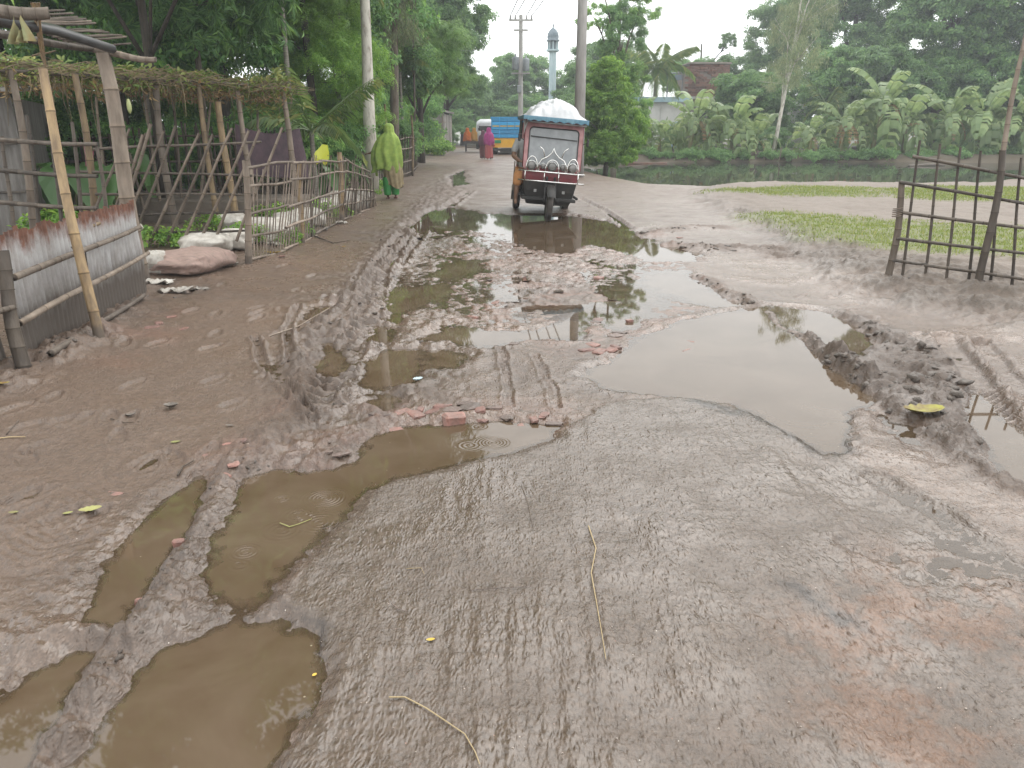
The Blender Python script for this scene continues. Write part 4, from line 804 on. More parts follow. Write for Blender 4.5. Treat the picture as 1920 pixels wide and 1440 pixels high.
# ---- grass on the field (nobody could count it)
rg = np.random.default_rng(5); N = 520000
gx2 = rg.uniform(4, 30, N); gy2 = rg.uniform(8, 27, N); kk = np.min([sd_poly(gx2, gy2, P_, 2.5) for P_ in GRASS], axis=0) < 1.2; gx2, gy2 = gx2[kk], gy2[kk]; N = len(gx2); zz, _, _, gg, _ = ground_fields(gx2, gy2)
k = rg.random(N) < gg*.9; gx2, gy2, zz = gx2[k], gy2[k], zz[k]; n = len(gx2); a = rg.uniform(0, 6.28, n); h = rg.uniform(.02, .055, n); w = .0035+gy2*.00032
b = np.stack([gx2, gy2, zz-.005], -1); s = np.stack([np.cos(a)*w, np.sin(a)*w, np.zeros(n)], -1); tp = b+np.stack([rg.normal(0, .02, n), rg.normal(0, .02, n), h], -1)
V = np.concatenate([b-s, b+s, tp]); i = np.arange(n); F = np.stack([i, i+n, i+2*n], -1)
L_GRASS = leafm('grass_blade', (0.110, 0.160, 0.030), (0.200, 0.250, 0.060), c3=(0.300, 0.280, 0.100))
tag(add('grass', me_np('grass', V, F, L_GRASS)), 'short green grass on the field beside the pond', 'grass', kind='stuff')
# ================================================================== BAMBOO, FENCES, HUTS
M_BAM = pm('bamboo_tan', (.29, .205, .11), (.13, .09, .055), 9, .6, .15, stretch=(2, 2, .5), var=.3, rings=7, mudz=.5)
M_BAMG = pm('bamboo_grey', (.20, .16, .125), (.10, .078, .06), 6, .75, .25, stretch=(2, 2, .5), var=.35, rings=7, mudz=.4)
M_BAMD = pm('bamboo_dark', (.045, .035, .028), (.10, .08, .062), 6, .6, .25, stretch=(2, 2, .5), var=.3, rings=7)
M_STICK = pm('weathered_stick', (.24, .195, .155), (.13, .10, .078), 9, .8, .25, var=.4)
M_STICKD = pm('dark_stick', (.12, .095, .072), (.055, .042, .033), 9, .8, .25, var=.4)
M_PIPE = pm('black_pipe', (.018, .018, .019), (.045, .043, .042), 5, .4, .1)
M_EARTH = pm('earth', (.19, .155, .125), (.12, .098, .078), 4, .9, .6)
M_ROPE = pm('cord', (.55, .52, .45), (.4, .36, .3), 9, .8, 0)
M_CONC = pm('concrete', (.38, .36, .34), (.26, .245, .23), 4, .85, .3, stretch=(1.5, 1.5, .4))
M_SACKW = pm('sack_white', (.58, .55, .50), (.30, .265, .225), 6, .75, .6, var=.2, mudz=.16)
M_SACKP = pm('sack_pink', (.33, .225, .19), (.20, .145, .12), 7, .75, .7, stretch=(1, 5, 1), mudz=.14)
M_NET = pm('net_purple', (.075, .045, .054), (.04, .026, .032), 9, .8, .3)
M_CLOTH = pm('rag_cloth', (.22, .25, .13), (.25, .17, .07), 7, .85, .3)

def stick_mesh(name, mat, n=6, seg=3, bend=.012, nodes=False, seed=0):
    rg = random.Random(seed); rings = []
    zs = [i/seg for i in range(seg+1)]; V = []; F = []
    prof = []
    for z in zs:
        if nodes and 0 < z < 1: prof += [(z-.006, 1.0), (z, 1.13), (z+.006, 1.0)]
        else: prof.append((z, 1.0))
    for z, r in prof:
        ox = bend*math.sin(z*3.1+seed)*12; oy = bend*math.cos(z*2.7+seed*2)*12-bend*12
        V += [(ox*z*(1-z)*4+r*math.cos(2*math.pi*k/n)*(1.1-.25*z), oy*z*(1-z)*4+r*math.sin(2*math.pi*k/n)*(1.1-.25*z), z) for k in range(n)]
    m = len(prof)
    for i in range(m-1): F += [(i*n+k, i*n+(k+1) % n, (i+1)*n+(k+1) % n, (i+1)*n+k) for k in range(n)]
    F += [tuple(range(n))[::-1], tuple((m-1)*n+k for k in range(n))]
    return me_py(name, V, F, mat, True)
SM = {}
def stick(name, p0, p1, r, mat, parent=None, nodes=False, var=None):
    v = random.randrange(4) if var is None else var; key = (mat.name, nodes, v)
    if key not in SM:
        SM[key] = stick_mesh('pole' if nodes else 'stick', mat, 9 if nodes else 6, 7 if nodes else 3, .05 if nodes else .10, nodes, v*1.7)
    p0 = Vector(p0); p1 = Vector(p1); d = p1-p0; q = d.to_track_quat('Z', 'Y').to_matrix().to_4x4()
    return add(name, SM[key], parent, T(p0) @ q @ RZ(v*1.3) @ S(r, r, d.length))
def solo(name, label, cat, p0, p1, r, mat, group=None):
    o = stick(name, p0, p1, r, mat, None, True); return tag(o, label, cat, group)
def gpt(px, py, Y): return at(px, py, Y)

# ---- rusty corrugated tin fence at the left
def tin_mat():
    m, n, l, b = nt('rusty_tin')
    t = noise_n(n, l, 3.0, 6, .7, 'Position', (1.8, 1.8, .8)); r = ramp(n, l, t.outputs['Fac'], [(.25, (.25, .225, .205)), (.5, (.36, .345, .335)), (.75, (.46, .455, .455))])
    g = n.new('ShaderNodeNewGeometry'); sx = n.new('ShaderNodeSeparateXYZ'); l.new(g.outputs['Position'], sx.inputs[0])
    def band(lo, hi, nz, amp):                # stains with a ragged edge
        a = n.new('ShaderNodeMath'); a.operation = 'MULTIPLY_ADD'; a.inputs[1].default_value = amp; l.new(nz, a.inputs[0]); l.new(sx.outputs['Z'], a.inputs[2])
        q = n.new('ShaderNodeMapRange'); q.inputs[1].default_value = lo; q.inputs[2].default_value = hi; l.new(a.outputs[0], q.inputs[0]); return q.outputs[0]
    t2 = noise_n(n, l, 5, 6, .7, 'Position', (1.8, 1.8, .7)); t3 = noise_n(n, l, 14, 5, .7, 'Position')
    rust = band(.98, 1.10, t2.outputs['Fac'], .42); mud = band(.80, .50, t2.outputs['Fac'], .42)
    rc = ramp(n, l, t3.outputs['Fac'], [(.3, (.075, .035, .024)), (.7, (.20, .085, .05))])
    m1 = n.new('ShaderNodeMix'); m1.data_type = 'RGBA'; l.new(rust, m1.inputs['Factor']); l.new(r.outputs[0], m1.inputs['A']); l.new(rc.outputs[0], m1.inputs['B'])
    m2 = n.new('ShaderNodeMix'); m2.data_type = 'RGBA'; l.new(mud, m2.inputs['Factor']); l.new(m1.outputs['Result'], m2.inputs['A']); m2.inputs['B'].default_value = (.10, .082, .068, 1)
    l.new(m2.outputs['Result'], b.inputs['Base Color']); b.inputs['Metallic'].default_value = .15; b.inputs['Roughness'].default_value = .62
    bp = n.new('ShaderNodeBump'); bp.inputs['Strength'].default_value = .3; bp.inputs['Distance'].default_value = .01; l.new(t3.outputs['Fac'], bp.inputs['Height']); l.new(bp.outputs[0], b.inputs['Normal'])
    return m
M_TIN = tin_mat()
def tin_sheet(a, b, ztops, zbots, off=0.0, seed=0, pitch=.062, jag=.035):
    a = Vector(a); b = Vector(b); L = (b-a).length; u = (b-a)/L; nrm = Vector((u.y, -u.x, 0)); nc = int(L/pitch)*6; nr = 12; V, F = [], []
    for j in range(nr+1):
        for i in range(nc+1):
            f = i/nc; zt = ztops[0]+(ztops[1]-ztops[0])*f+jag*(float(pnoise(f*L*5, seed, 3))+.7*float(pnoise(f*L*17, seed, 4))); zb = zbots[0]+(zbots[1]-zbots[0])*f
            w = .011*math.sin(2*math.pi*i/6)+.02*float(pnoise(f*L*1.3, j*.2+seed, 6))+off
            p = a+u*(f*L)+nrm*w; V.append((p.x, p.y, zb+(zt-zb)*j/nr))
    for j in range(nr):
        for i in range(nc): k = j*(nc+1)+i; F.append((k, k+1, k+nc+2, k+nc+1))
    return V, F
tf = thing('tin_fence', 'rusty corrugated tin fence splashed with mud at the left', 'fence', gp(150, 610))
A = gp(30, 668); B = gp(272, 545); A.z = B.z = 0
C0 = A.lerp(B, .52); E0 = A+(A-B)*.45+Vector((-.12, 0, 0))
za, zb_ = .88, .80
for nm, p, q, zt, off, sd in (('tin_sheet', A, C0+(B-A)*.02, (at(15, 440, A.y).z, at(145, 405, C0.y).z), 0, 1), ('tin_sheet', C0, B, (at(150, 400, C0.y).z, at(248, 378, B.y).z), .018, 2), ('tin_sheet', E0, A+Vector((-.05, 0, 0)), (.86, .84), -.03, 3)):
    V, F = tin_sheet(p, q, zt, (gz(p.x, p.y)-.05, gz(q.x, q.y)-.05), off, sd); MB().put(V, F).build(nm, M_TIN, tf, smooth=True)
fx = Vector((.035, -.01, 0))
for (x0, y0, x1, y1) in ((18, 520, 258, 424), (28, 606, 272, 474)):
    stick('rail', at(x0, y0, A.y-.03)+fx, at(x1, y1, B.y-.06)+fx, .022, M_BAMG, tf, True)
stick('ground_pole', gp(95, 660)+Vector((0, 0, .03)), gp(272, 562)+Vector((0, 0, .04)), .022, M_BAMG, tf, True)
stick('rail', at(95, 435, C0.y-.25)+fx, at(180, 418, C0.y+.35)+fx, .018, M_BAM, tf, True)
stick('post', gp(42, 672)+Vector((.02, -.03, -.1)), at(5, 470, A.y-.05), .045, M_BAMD, tf, True)
stick('post', C0+Vector((.0, .05, -.1)), Vector((C0.x-.02, C0.y+.05, .84)), .028, M_BAMD, tf, True)
stick('rail', at(-60, 590, A.y-.5), at(25, 576, A.y-.1), .022, M_BAMG, tf, True)
for px, py in ((128, 470), (135, 548), (258, 426), (30, 602)): 
    p = at(px, py, A.y+(B.y-A.y)*(px-20)/250-.08)+fx; MB().tube([p+Vector((0, 0, .03)), p+Vector((.03, -.02, 0)), p-Vector((0, 0, .03))], .006, 5).build('tie', M_ROPE if px > 200 else M_PIPE, tf, smooth=True)
b0 = gp(185, 618); solo('bamboo_pole', 'long tan bamboo pole leaning against the rusty tin fence', 'pole', b0-Vector((0, 0, .1)), at(80, 128, b0.y+.25), .036, M_BAM)
pb = Vector((at(255, 440, 8.1).x, 8.1, 0)); solo('bamboo_post', 'thick grey bamboo post at the end of the tin fence holding a roof beam', 'post', pb-Vector((0, 0, .1)), at(192, 98, 8.1), .075, M_BAMG)

# ---- overhead frame at the top left
rf = thing('roof_frame', 'dark overhead frame of pipe, bamboo and sticks at top left', 'roof frame', (-5.5, 7.2, 0))
stick('beam', at(-90, 10, 6.6), at(92, 24, 6.9), .055, M_BAMG, rf, True)
stick('pipe', at(-120, 8, 6.3), at(212, 92, 8.05), .05, M_PIPE, rf)
stick('beam', at(-60, 60, 6.9), at(180, 92, 8.15), .035, M_BAMD, rf, True); stick('beam', at(175, 92, 8.12), at(292, 112, 8.1), .032, M_BAMG, rf, True)
for i in range(16):
    f = i/15; stick('twig', at(-40+20*f*8, 30+5*i*.8, 7.0+f*.8)+Vector((0, .1, .05)), at(90+130*f, 28+55*f+random.uniform(-6, 6), 8.0+random.uniform(-.2, .7))+Vector((0, .3, .06)), .012, M_STICKD, rf)
stick('post', at(-75, 420, 6.5)-Vector((0, 0, 1)), at(-110, 8, 6.45), .06, M_BAMG, rf, True)
for i in range(5): stick('twig', at(58+4*i, 5, 7.1), at(78+2*i, 110+4*i, 7.5), .006, M_BAM, rf)
stick('twig', at(60, 105, 7.6), at(104, 95, 7.8), .008, M_BAM, rf)
# ---- vine trellis
tr = thing('vine_trellis', 'low trellis of bamboo posts under a mat of dry vines', 'trellis', (-5, 11, 0))
TA, TB = at(-60, 128, 9.0), at(545, 166, 14.0)
def tre(f, back=0.0): return TA.lerp(TB, f)+Vector((-back*.55, back*.85, 0))
for px, py0, py1, Y, m, r in ((140, 138, 262, 9.9, M_BAM, .045), (292, 160, 300, 11.4, M_BAMG, .05), (372, 158, 352, 12.1, M_BAM, .04), (408, 190, 330, 12.6, M_BAM, .055), (445, 170, 300, 13.0, M_BAMG, .045), (528, 165, 402, 13.9, M_BAMG, .05), (20, 130, 300, 9.4, M_BAMG, .045)):
    tp = at(px, py0, Y); bt = at(px+(py1-py0)*.14, py1, Y); k = (tp.z+.1)/(tp.z-bt.z); stick('post', tp.lerp(bt, k), tp, r, m, tr, True)
for i in range(9): stick('roof_pole', tre(i/8), tre(i/8, 3.0), .02, M_BAMD, tr)
for bk in (0, 1.0, 2.0, 3.0): stick('roof_pole', tre(0, bk), tre(1, bk), .025, M_BAMD, tr, True)
M_DRYV = pm('dry_vine', (.22, .17, .09), (.10, .075, .05), 8, .9, 0, var=.1)
rg = random.Random(3); mb = MB()
for i in range(1150):
    f = rg.random(); f = f if math.sin(f*31)+math.sin(f*13+1) > -.9 else rg.random(); bk = rg.random()**2.2*3.0; p = tre(f, bk)+Vector((rg.uniform(-.2, .2), rg.uniform(-.2, .2), rg.uniform(-.05, .10)))
    if rg.random() < .42:
        L = rg.uniform(.06, .30)*(2.6 if rg.random() < .07 else 1); q = p+Vector((rg.uniform(-.08, .08), rg.uniform(-.05, .05), -L)); mdl = p.lerp(q, .5)+Vector((rg.uniform(-.05, .05), 0, 0))
    else:
        L = rg.uniform(.3, .9); a = rg.uniform(-.4, .4)+(math.pi if rg.random() < .5 else 0); d = (TB-TA).normalized(); q = p+d*L*math.cos(a)+Vector((0, L*math.sin(a)*.5, rg.uniform(-.06, .06))); mdl = p.lerp(q, .5)+Vector((0, 0, rg.uniform(-.05, .12)))
    mb.tube([p, mdl, q], [.006, .007, .004], 3, cap=False)
tag(mb.build('dry_vines', M_DRYV, tr), kind='stuff')
P = np.array([list(tre(rg.random(), rg.random()**2*2.5)+Vector((rg.uniform(-.1, .1), rg.uniform(-.2, .1), rg.uniform(-.10, .14)))) for _ in range(620)])
P = np.concatenate([P, np.array([list(tre(rg.uniform(.86, 1.04), rg.random()*1.5)+Vector((rg.uniform(-.3, .3), rg.uniform(-.3, .1), rg.uniform(-.5, .2)))) for _ in range(70)])])
r_ = np.random.default_rng(4); V, F = bake(template('broad', r_), P, np.array([0, -.4, 1.0])+r_.normal(size=P.shape)*.4, r_.uniform(.4, .9, len(P)), r_)
o = add('vine_leaves', me_np('vine_leaves', V, F, L_VINE), tr, Matrix()); tag(o, kind='stuff')
V, F = bake(template('broad', r_), P[:160]-np.array([0, 0, .12]), np.array([0, -.3, -1.0])+r_.normal(size=(160, 3))*.4, r_.uniform(.4, .8, 160), r_)
tag(add('dry_leaves', me_np('dry_leaves', V, F, L_DRY), tr, Matrix()), kind='stuff')
gd = at(240, 185, 10.9); MB().lathe([(.004, .0), (.02, -.01), (.033, -.08), (.03, -.14), (.008, -.19)], 8).build('gourd', pm('gourd', (.45, .5, .2), (.5, .52, .28), 5, .5, 0), tr, T(gd), True, True)

# ---- fences
def picket_row(parent, pts_b, pts_t, n, r, mat, jit=.02, lean=0.0, name='picket', drop=.04):
    for i in range(n):
        f = i/(n-1); k = f*(len(pts_b)-1); j = min(int(k), len(pts_b)-2); k -= j
        b = pts_b[j].lerp(pts_b[j+1], k); t = pts_t[j].lerp(pts_t[j+1], k)
        j3 = Vector((random.uniform(-jit, jit), random.uniform(-jit, jit), random.uniform(-jit*2, jit*2)))
        stick(name, b-Vector((0, 0, drop)), t+j3+Vector((lean, 0, 0)), r*random.uniform(.8, 1.25), mat, parent)
def rails(parent, pts_b, pts_t, fr, r, mat, off=(.02, -.02, 0)):
    for f in fr:
        for j in range(len(pts_b)-1):
            p = pts_b[j].lerp(pts_t[j], f)+Vector(off); q = pts_b[j+1].lerp(pts_t[j+1], f)+Vector(off); stick('rail', p, q+(q-p)*.03+Vector((0, 0, random.uniform(-.03, .03))), r, mat, parent)
f1 = thing('dark_lattice_fence', 'dark bamboo lattice fence behind the rusty tin at far left', 'fence', (-5.5, 8.9, 0))
for y0, y1 in ((262, 270), (318, 330), (378, 390)): stick('rail', at(-80, y0-4, 8.9), at(183, y1, 8.9), .026, M_BAMD, f1, True)
for x, y in ((3, 255), (50, 215), (93, 220), (135, 228), (180, 270), (-40, 240)):
    tp = at(x, y, 8.93); bt = at(x+26, 450, 8.93); stick('picket', bt, tp, .022, M_BAMD, f1, True)
f2 = thing('slanted_lattice_fence', 'lattice fence of slanted bamboo sticks over the sacks', 'fence', (-4.3, 10, 0))
for (x0, y0, x1, y1) in ((175, 280, 490, 266), (150, 322, 500, 331), (150, 364, 480, 366), (252, 404, 470, 396), (255, 436, 462, 432)): stick('rail', at(x0, y0, 9.9), at(x1, y1, 10.0), .017, M_BAMD, f2, True)
for i in range(10):
    x = 160+31*i+random.uniform(-5, 5); stick('picket', at(x, 452, 9.87), at(x+88+random.uniform(-8, 8), 242+random.uniform(-8, 10), 9.87), .018, M_BAMG, f2, True)
for i, (x, dy) in enumerate(((265, 0), (250, 20))): stick('brace', at(x-40, 430, 9.83), at(x+18, 232+dy, 9.83), .022, M_BAMG, f2, True)
# stick fence along the road
f3 = thing('stick_fence', 'long fence of thin woven sticks along the left road edge', 'fence', gp(465, 492))
base = [gp(465, 492), gp(530, 472), gp(590, 442), gp(640, 415), gp(675, 400), gp(706, 386)]
tops = [at(458, 312, base[0].y+.1), at(545, 302, base[1].y+.15), at(600, 298, base[2].y+.1), at(647, 296, base[3].y), at(678, 312, base[4].y), at(692, 322, base[5].y-.1)]
picket_row(f3, base, tops, 62, .0085, M_STICK, .03)
rails(f3, base, tops, (.03, .27, .50, .80, .98), .017, M_STICK)
for k, (x, yb, yt, r) in enumerate(((465, 494, 300, .04), (566, 455, 305, .036), (640, 416, 285, .045), (646, 412, 292, .022), (585, 445, 300, .02))):
    p = gp(x, yb); stick('post', p-Vector((0, 0, .1)), at(x-(yb-yt)*.03, yt, p.y), r, M_BAM if k in (1, 2) else M_BAMG, f3, True)
for k in range(9):
    p = base[3].lerp(base[5], k/9.0); stick('twig', p, at(652+6*k, 330+random.uniform(-8, 12), p.y-.4), .008, M_STICKD, f3)
add('yellow_leaf', TL, None, at(602, 300, 12.6) and (T(at(602, 300, 12.4)) @ RX(1.3) @ RZ(1.4) @ S(.42)))
yl = bpy.data.objects['yellow_leaf']; yl.data = yl.data.copy(); yl.data.materials.clear(); yl.data.materials.append(L_YEL); tag(yl, 'yellowing heart-shaped leaf hung on the stick fence', 'leaf')
f4 = thing('stick_fence', 'second stick fence running behind the woman in green', 'fence', gp(700, 360))
base = [Vector((*G(652, 352, .1), .1)), Vector((*G(690, 346, .1), .1)), Vector((*G(735, 342, .05), .05)), Vector((*G(770, 330, .05), .05)), Vector((*G(782, 315, .05), .05))]
tops = [at(650, 252, base[0].y), at(692, 262, base[1].y), at(738, 258, base[2].y), at(772, 252, base[3].y), at(780, 255, base[4].y)]
picket_row(f4, base, tops, 64, .013, M_STICKD, .04)
rails(f4, base, tops, (.1, .4, .7, .92), .02, M_STICK)
for x, yb, yt in ((662, 352, 190), (724, 340, 195), (774, 330, 216)): p = Vector((*G(x, yb, .05), .05)); stick('post', p, at(x-3, yt, p.y), .04, M_BAM, f4, True)
f5 = thing('stick_wall', 'dim wall of upright sticks behind the vine trellis', 'stick wall', (-7, 15, 0))
bb = [Vector((-11.5, 13.4, .1)), Vector((-6.0, 15.2, .1)), Vector((-4.6, 17.5, .1))]; tt = [v+Vector((0, 0, 1.5)) for v in bb]
picket_row(f5, bb, tt, 84, .022, M_STICKD, .06); rails(f5, bb, tt, (.25, .6, .9), .025, M_STICKD)
# bare leaning poles stored behind the trellis
for i, (x0, y0, x1, y1, Y) in enumerate(((255, 290, 215, 175, 12.8), (290, 300, 270, 170, 13.0), (362, 290, 395, 185, 13.3), (330, 300, 322, 175, 13.4), (185, 300, 180, 180, 12.0), (470, 290, 482, 180, 14.2))):
    solo('bamboo_pole', ('thin pole leaning behind the trellis below the hanging gourd', 'dim pole behind the pale trellis post', 'dim pole crossing behind the tan trellis post', 'dim upright pole in the middle of the trellis', 'slim pole behind the thick grey post', 'dim pole near the trellis right end')[i], 'pole', at(x0, y0, Y)-Vector((0, 0, .9)), at(x1, y1, Y), .022, M_BAMG, 'poles leaning under the trellis')

# ---- earth plinth, purple net, dim hut
def noisy_block(name, c, d, mat, parent=None, seed=0, n=14):
    V, F = [], []
    bm = bmesh.new(); bmesh.ops.create_cube(bm, size=1); bmesh.ops.subdivide_edges(bm, edges=bm.edges[:], cuts=n, use_grid_fill=True)
    for v in bm.verts:
        p = v.co.copy(); k = .03*float(pnoise(p.x*d[0]*2+seed, p.z*d[2]*3+p.y*d[1]*2, 5)); v.co = (p.x*d[0]*(1-.06*(p.z+.5))+k, p.y*d[1]*(1-.1*(p.z+.5))+k, p.z*d[2]+k)
    me = bpy.data.meshes.new(name); bm.to_mesh(me); bm.free(); me.materials.append(mat); me.polygons.foreach_set('use_smooth', [True]*len(me.polygons))
    return add(name, me, parent, T(*c))
pl = at(330, 330, 13.2); tag(noisy_block('earth_plinth', (pl.x-.9, 13.6, .22), (6.2, 1.4, .5), M_EARTH), 'low raised earth plinth inside the yard', 'plinth')
def cloth(name, p00, p10, p01, p11, mat, nx=18, ny=12, amp=.05, seed=0):
    V, F = [], []
    for j in range(ny+1):
        for i in range(nx+1):
            u, v = i/nx, j/ny; p = (Vector(p00)*(1-u)+Vector(p10)*u)*(1-v)+(Vector(p01)*(1-u)+Vector(p11)*u)*v
            p.y += amp*math.sin(u*17+seed+2*v)*(.3+v); p.z -= .12*math.sin(math.pi*u)*(1-v); V.append(p)
    for j in range(ny):
        for i in range(nx): k = j*(nx+1)+i; F.append((k, k+1, k+nx+2, k+nx+1))
    return add(name, me_py(name, V, F, mat, True))
tag(cloth('hanging_cloth', at(24, 26, 6.72), at(38, 28, 6.72), at(18, 84, 6.72), at(62, 76, 6.72), M_CLOTH, 16, 10, .045, 2), 'pale green rag hanging from the dark pipe at top left', 'cloth')
tag(cloth('purple_net', at(440, 232, 13.2), at(562, 240, 14.4), at(446, 330, 13.2), at(585, 335, 14.4), M_NET), 'faded purple net stretched behind the stick fence', 'net')
M_RAGP = pm('pink_rag', (.36, .14, .17), (.26, .10, .12), 9, .8, .2)
tag(cloth('pink_cloth', at(156, 272, 11.0), at(178, 270, 11.0), at(160, 312, 11.0), at(176, 310, 11.0), M_RAGP, 6, 6, .03), 'pink cloth hanging behind the dark lattice', 'cloth', 'pink cloths')
hut = thing('tin_hut', 'grey corrugated tin hut in the shade at the far left edge', 'hut', (-8, 11.5, 0))
V, F = tin_sheet(at(-160, 250, 11.2), at(34, 250, 11.2), (2.0, 2.0), (.1, .1), 0, 8, .09, 0); M_TINH = pm('hut_tin', (.22, .205, .19), (.12, .108, .095), 3, .6, .1, .2, (3, 3, .5)); MB().put(V, F).build('wall', M_TINH, hut, smooth=True)
p, q = at(34, 250, 11.2), Vector((-9.2, 15.0, 0)); V, F = tin_sheet((p.x, p.y, 0), (p.x-1.6, p.y+3.6, 0), (2.0, 2.0), (.1, .1), 0, 9, .09, 0); MB().put(V, F).build('wall', M_TINH, hut, smooth=True)
a = at(34, 250, 11.2)
V = [(a.x+.35, 10.8, 2.05), (a.x-3.5, 10.8, 2.05), (a.x-3.5-1.5, 15.4, 2.35), (a.x-1.3, 15.4, 2.35)]; V += [(x, y, z+.05) for x, y, z in V]
MB().put(V, [(0, 1, 2, 3), (7, 6, 5, 4), (0, 4, 5, 1), (1, 5, 6, 2), (2, 6, 7, 3), (3, 7, 4, 0)]).build('roof', M_TINH, hut)
for zz_ in (.75, 1.4): stick('batten', at(-160, 250, 11.15) * Vector((1, 1, 0)).length if False else Vector((at(-160, 250, 11.15).x, 11.13, zz_)), Vector((a.x, 11.13, zz_)), .02, M_BAMD, hut)

# ---- sandbags / sacks
def sack_mesh(name, mat, seed):
    rg = np.random.default_rng(seed); nu, nv = 44, 22; V, F = [], []
    for j in range(nv+1):
        ph = math.pi*j/nv-math.pi/2
        for i in range(nu):
            th = 2*math.pi*i/nu; e = lambda c, p: math.copysign(abs(c)**p, c)
            x = .5*e(math.cos(ph), .55)*e(math.cos(th), .55); y = .5*e(math.cos(ph), .55)*e(math.sin(th), .55); z = .5*e(math.sin(ph), .8)
            k = .05*float(pnoise(x*4+seed, y*4+z*3, 2))+.022*float(pnoise(x*13+seed, y*13+z*7, 5)); s = 1+k*2.2-.10*abs(float(pnoise(x*6+seed*3, y*5+z*2, 8)))-.07*abs(float(pnoise(x*4+y*13, z*9+seed, 9)))-.04*abs(float(pnoise(x*23, y*9+seed, 10)))
            z -= .12*(abs(x)**2+abs(y)**2)
            V.append((x*s, y*s, z*s))
    for j in range(nv):
        for i in range(nu): F.append((j*nu+i, j*nu+(i+1) % nu, (j+1)*nu+(i+1) % nu, (j+1)*nu+i))
    return me_py(name, V, F, mat, True)
SKW = [sack_mesh('sack_%d' % k, M_SACKW, k+1) for k in range(3)]; SKP = sack_mesh('sack_pink', M_SACKP, 9)
def sack(label, x0, y0, x1, y1, me, rz, dep=.45, zh=None):
    p = gp((x0+x1)/2, y1); a, b = at(x0, y1, p.y), at(x1, y1, p.y); w = (b.x-a.x); dep *= 1.2; h = max(.26, (at((x0+x1)/2, y0, p.y+dep*.5).z-p.z)*.95)
    o = add('sack', me, None, T(p.x, p.y+dep*.42, p.z+h*.42) @ RZ(rz) @ S(w, dep, h)); tag(o, label, 'sack', 'sacks along the fence foot')
sack('muddy pink sack lying flat beside the tin fence', 268, 470, 398, 518, SKP, -.25, .85)
sack('white sack behind the pink sack under the lattice', 326, 436, 424, 476, SKW[0], .1, .5)
sack('white sack left of the stick fence corner post', 388, 424, 462, 470, SKW[1], .2, .5)
sack('white sack under the lattice in the second row', 392, 410, 455, 432, SKW[2], 0, .5)
sack('pale sack just right of the corner post', 470, 402, 545, 456, SKW[0], .3, .5)
sack('white sack in the middle of the stick fence', 530, 384, 604, 426, SKW[1], .4, .5)
sack('brightest white sack behind the middle pickets', 566, 372, 622, 404, SKW[2], .5, .5)
sack('grey-white sack near the second fence post', 604, 352, 668, 396, SKW[1], .5, .6)
sack('small pale sack near the far fence end', 655, 352, 690, 384, SKW[0], .6, .5)
sack('white sack squeezed against the lattice foot', 440, 405, 512, 442, SKW[2], .2, .5)
sack('dirty white sack behind the second picket bay', 500, 392, 562, 436, SKW[0], .35, .5)
sack('white sack between the middle and second fence posts', 588, 366, 640, 402, SKW[0], .5, .5)
sack('pale sack low at the far fence end', 640, 362, 684, 392, SKW[2], .55, .5)
sack('half buried white sack in front of the pink one', 262, 486, 306, 516, SKW[2], .3, .35)
for i, (px, py, sx, rz, lb) in enumerate(((330, 548, .30, .5, 'torn white plastic scrap in front of the pink sack'), (298, 532, .26, 0, 'shredded white sack piece by the tin fence end'), (418, 498, .34, -.5, 'flat white plastic sheet scrap by the corner post'), (480, 452, .26, -.4, 'white plastic strip under the stick fence'), (515, 460, .2, -.6, 'narrow white plastic strip in the fence weeds'), (608, 433, .12, .2, 'small white plastic lump at the fence foot'), (640, 420, .16, .3, 'pale flat scrap under the fence rail'), (372, 545, .18, .2, 'thin white plastic ribbon trodden in mud'))):
    p = gp(px, py); nx = 9; V, F = [], []
    for j in range(nx+1):
        for k in range(nx+1):
            u, v = k/nx-.5, j/nx-.5; u2 = u*(1+.5*float(pnoise(v*6+i, 1, 3))); V.append((u2*sx, v*sx*.55*(1+.4*float(pnoise(u*5+i, 2, 4))), .03+.035*float(pnoise(u*7+i, v*7, 6))))
    F = [(j*(nx+1)+k, j*(nx+1)+k+1, (j+1)*(nx+1)+k+1, (j+1)*(nx+1)+k) for j in range(nx) for k in range(nx)]
    tag(add('plastic_scrap', me_py('plastic_scrap', V, F, M_SACKW, True), None, T(p) @ RZ(rz)), lb, 'plastic scrap', 'plastic scraps by the fence')

# ---- gate-like lattice fence on the right
f6 = thing('bamboo_lattice_fence', 'open bamboo lattice fence standing on the right berm', 'fence', gp(1665, 514))
pb = gp(1665, 514); pe = gp(1925, 532); YR = pb.y
def fr(px, py): 
    f = (px-1665)/260; return at(px, py, pb.y+(pe.y-pb.y)*max(-.1, min(1.6, f)))
stick('post', pb-Vector((0, 0, .15)), fr(1691, 340), .034, M_BAMG, f6, True)
for (xb, yb, xt, yt) in ((1700, 490, 1727, 264), (1735, 492, 1750, 272), (1772, 497, 1788, 280), (1808, 500, 1832, 285), (1846, 508, 1878, 292), (1890, 515, 1920, 296), (1925, 520, 1962, 300), (1962, 526, 2005, 305)):
    pass
for i in range(9):
    xb = 1694+41*i; yb = 492+6.5*i; xt = 1725+38*i; yt = 263+6.5*i; p = fr(xb, yb+14); stick('picket', p-Vector((0, 0, .1)), fr(xt, yt), .0135, M_BAMD, f6, True)
for (x0, y0, x1, y1) in ((1708, 293, 2060, 358), (1684, 341, 2060, 402), (1690, 398, 2060, 448), (1678, 446, 2060, 494), (1670, 487, 1735, 494), (1730, 496, 2060, 540)): stick('rail', fr(x0, y0)+Vector((0, -.03, 0)), fr(x1, y1)+Vector((0, -.03, 0)), .0155, M_BAMD, f6, True)
p = gp(1838, 508); stick('post', p-Vector((0, 0, .1)), at(1880, 282, p.y), .034, M_BAMD, f6, True)
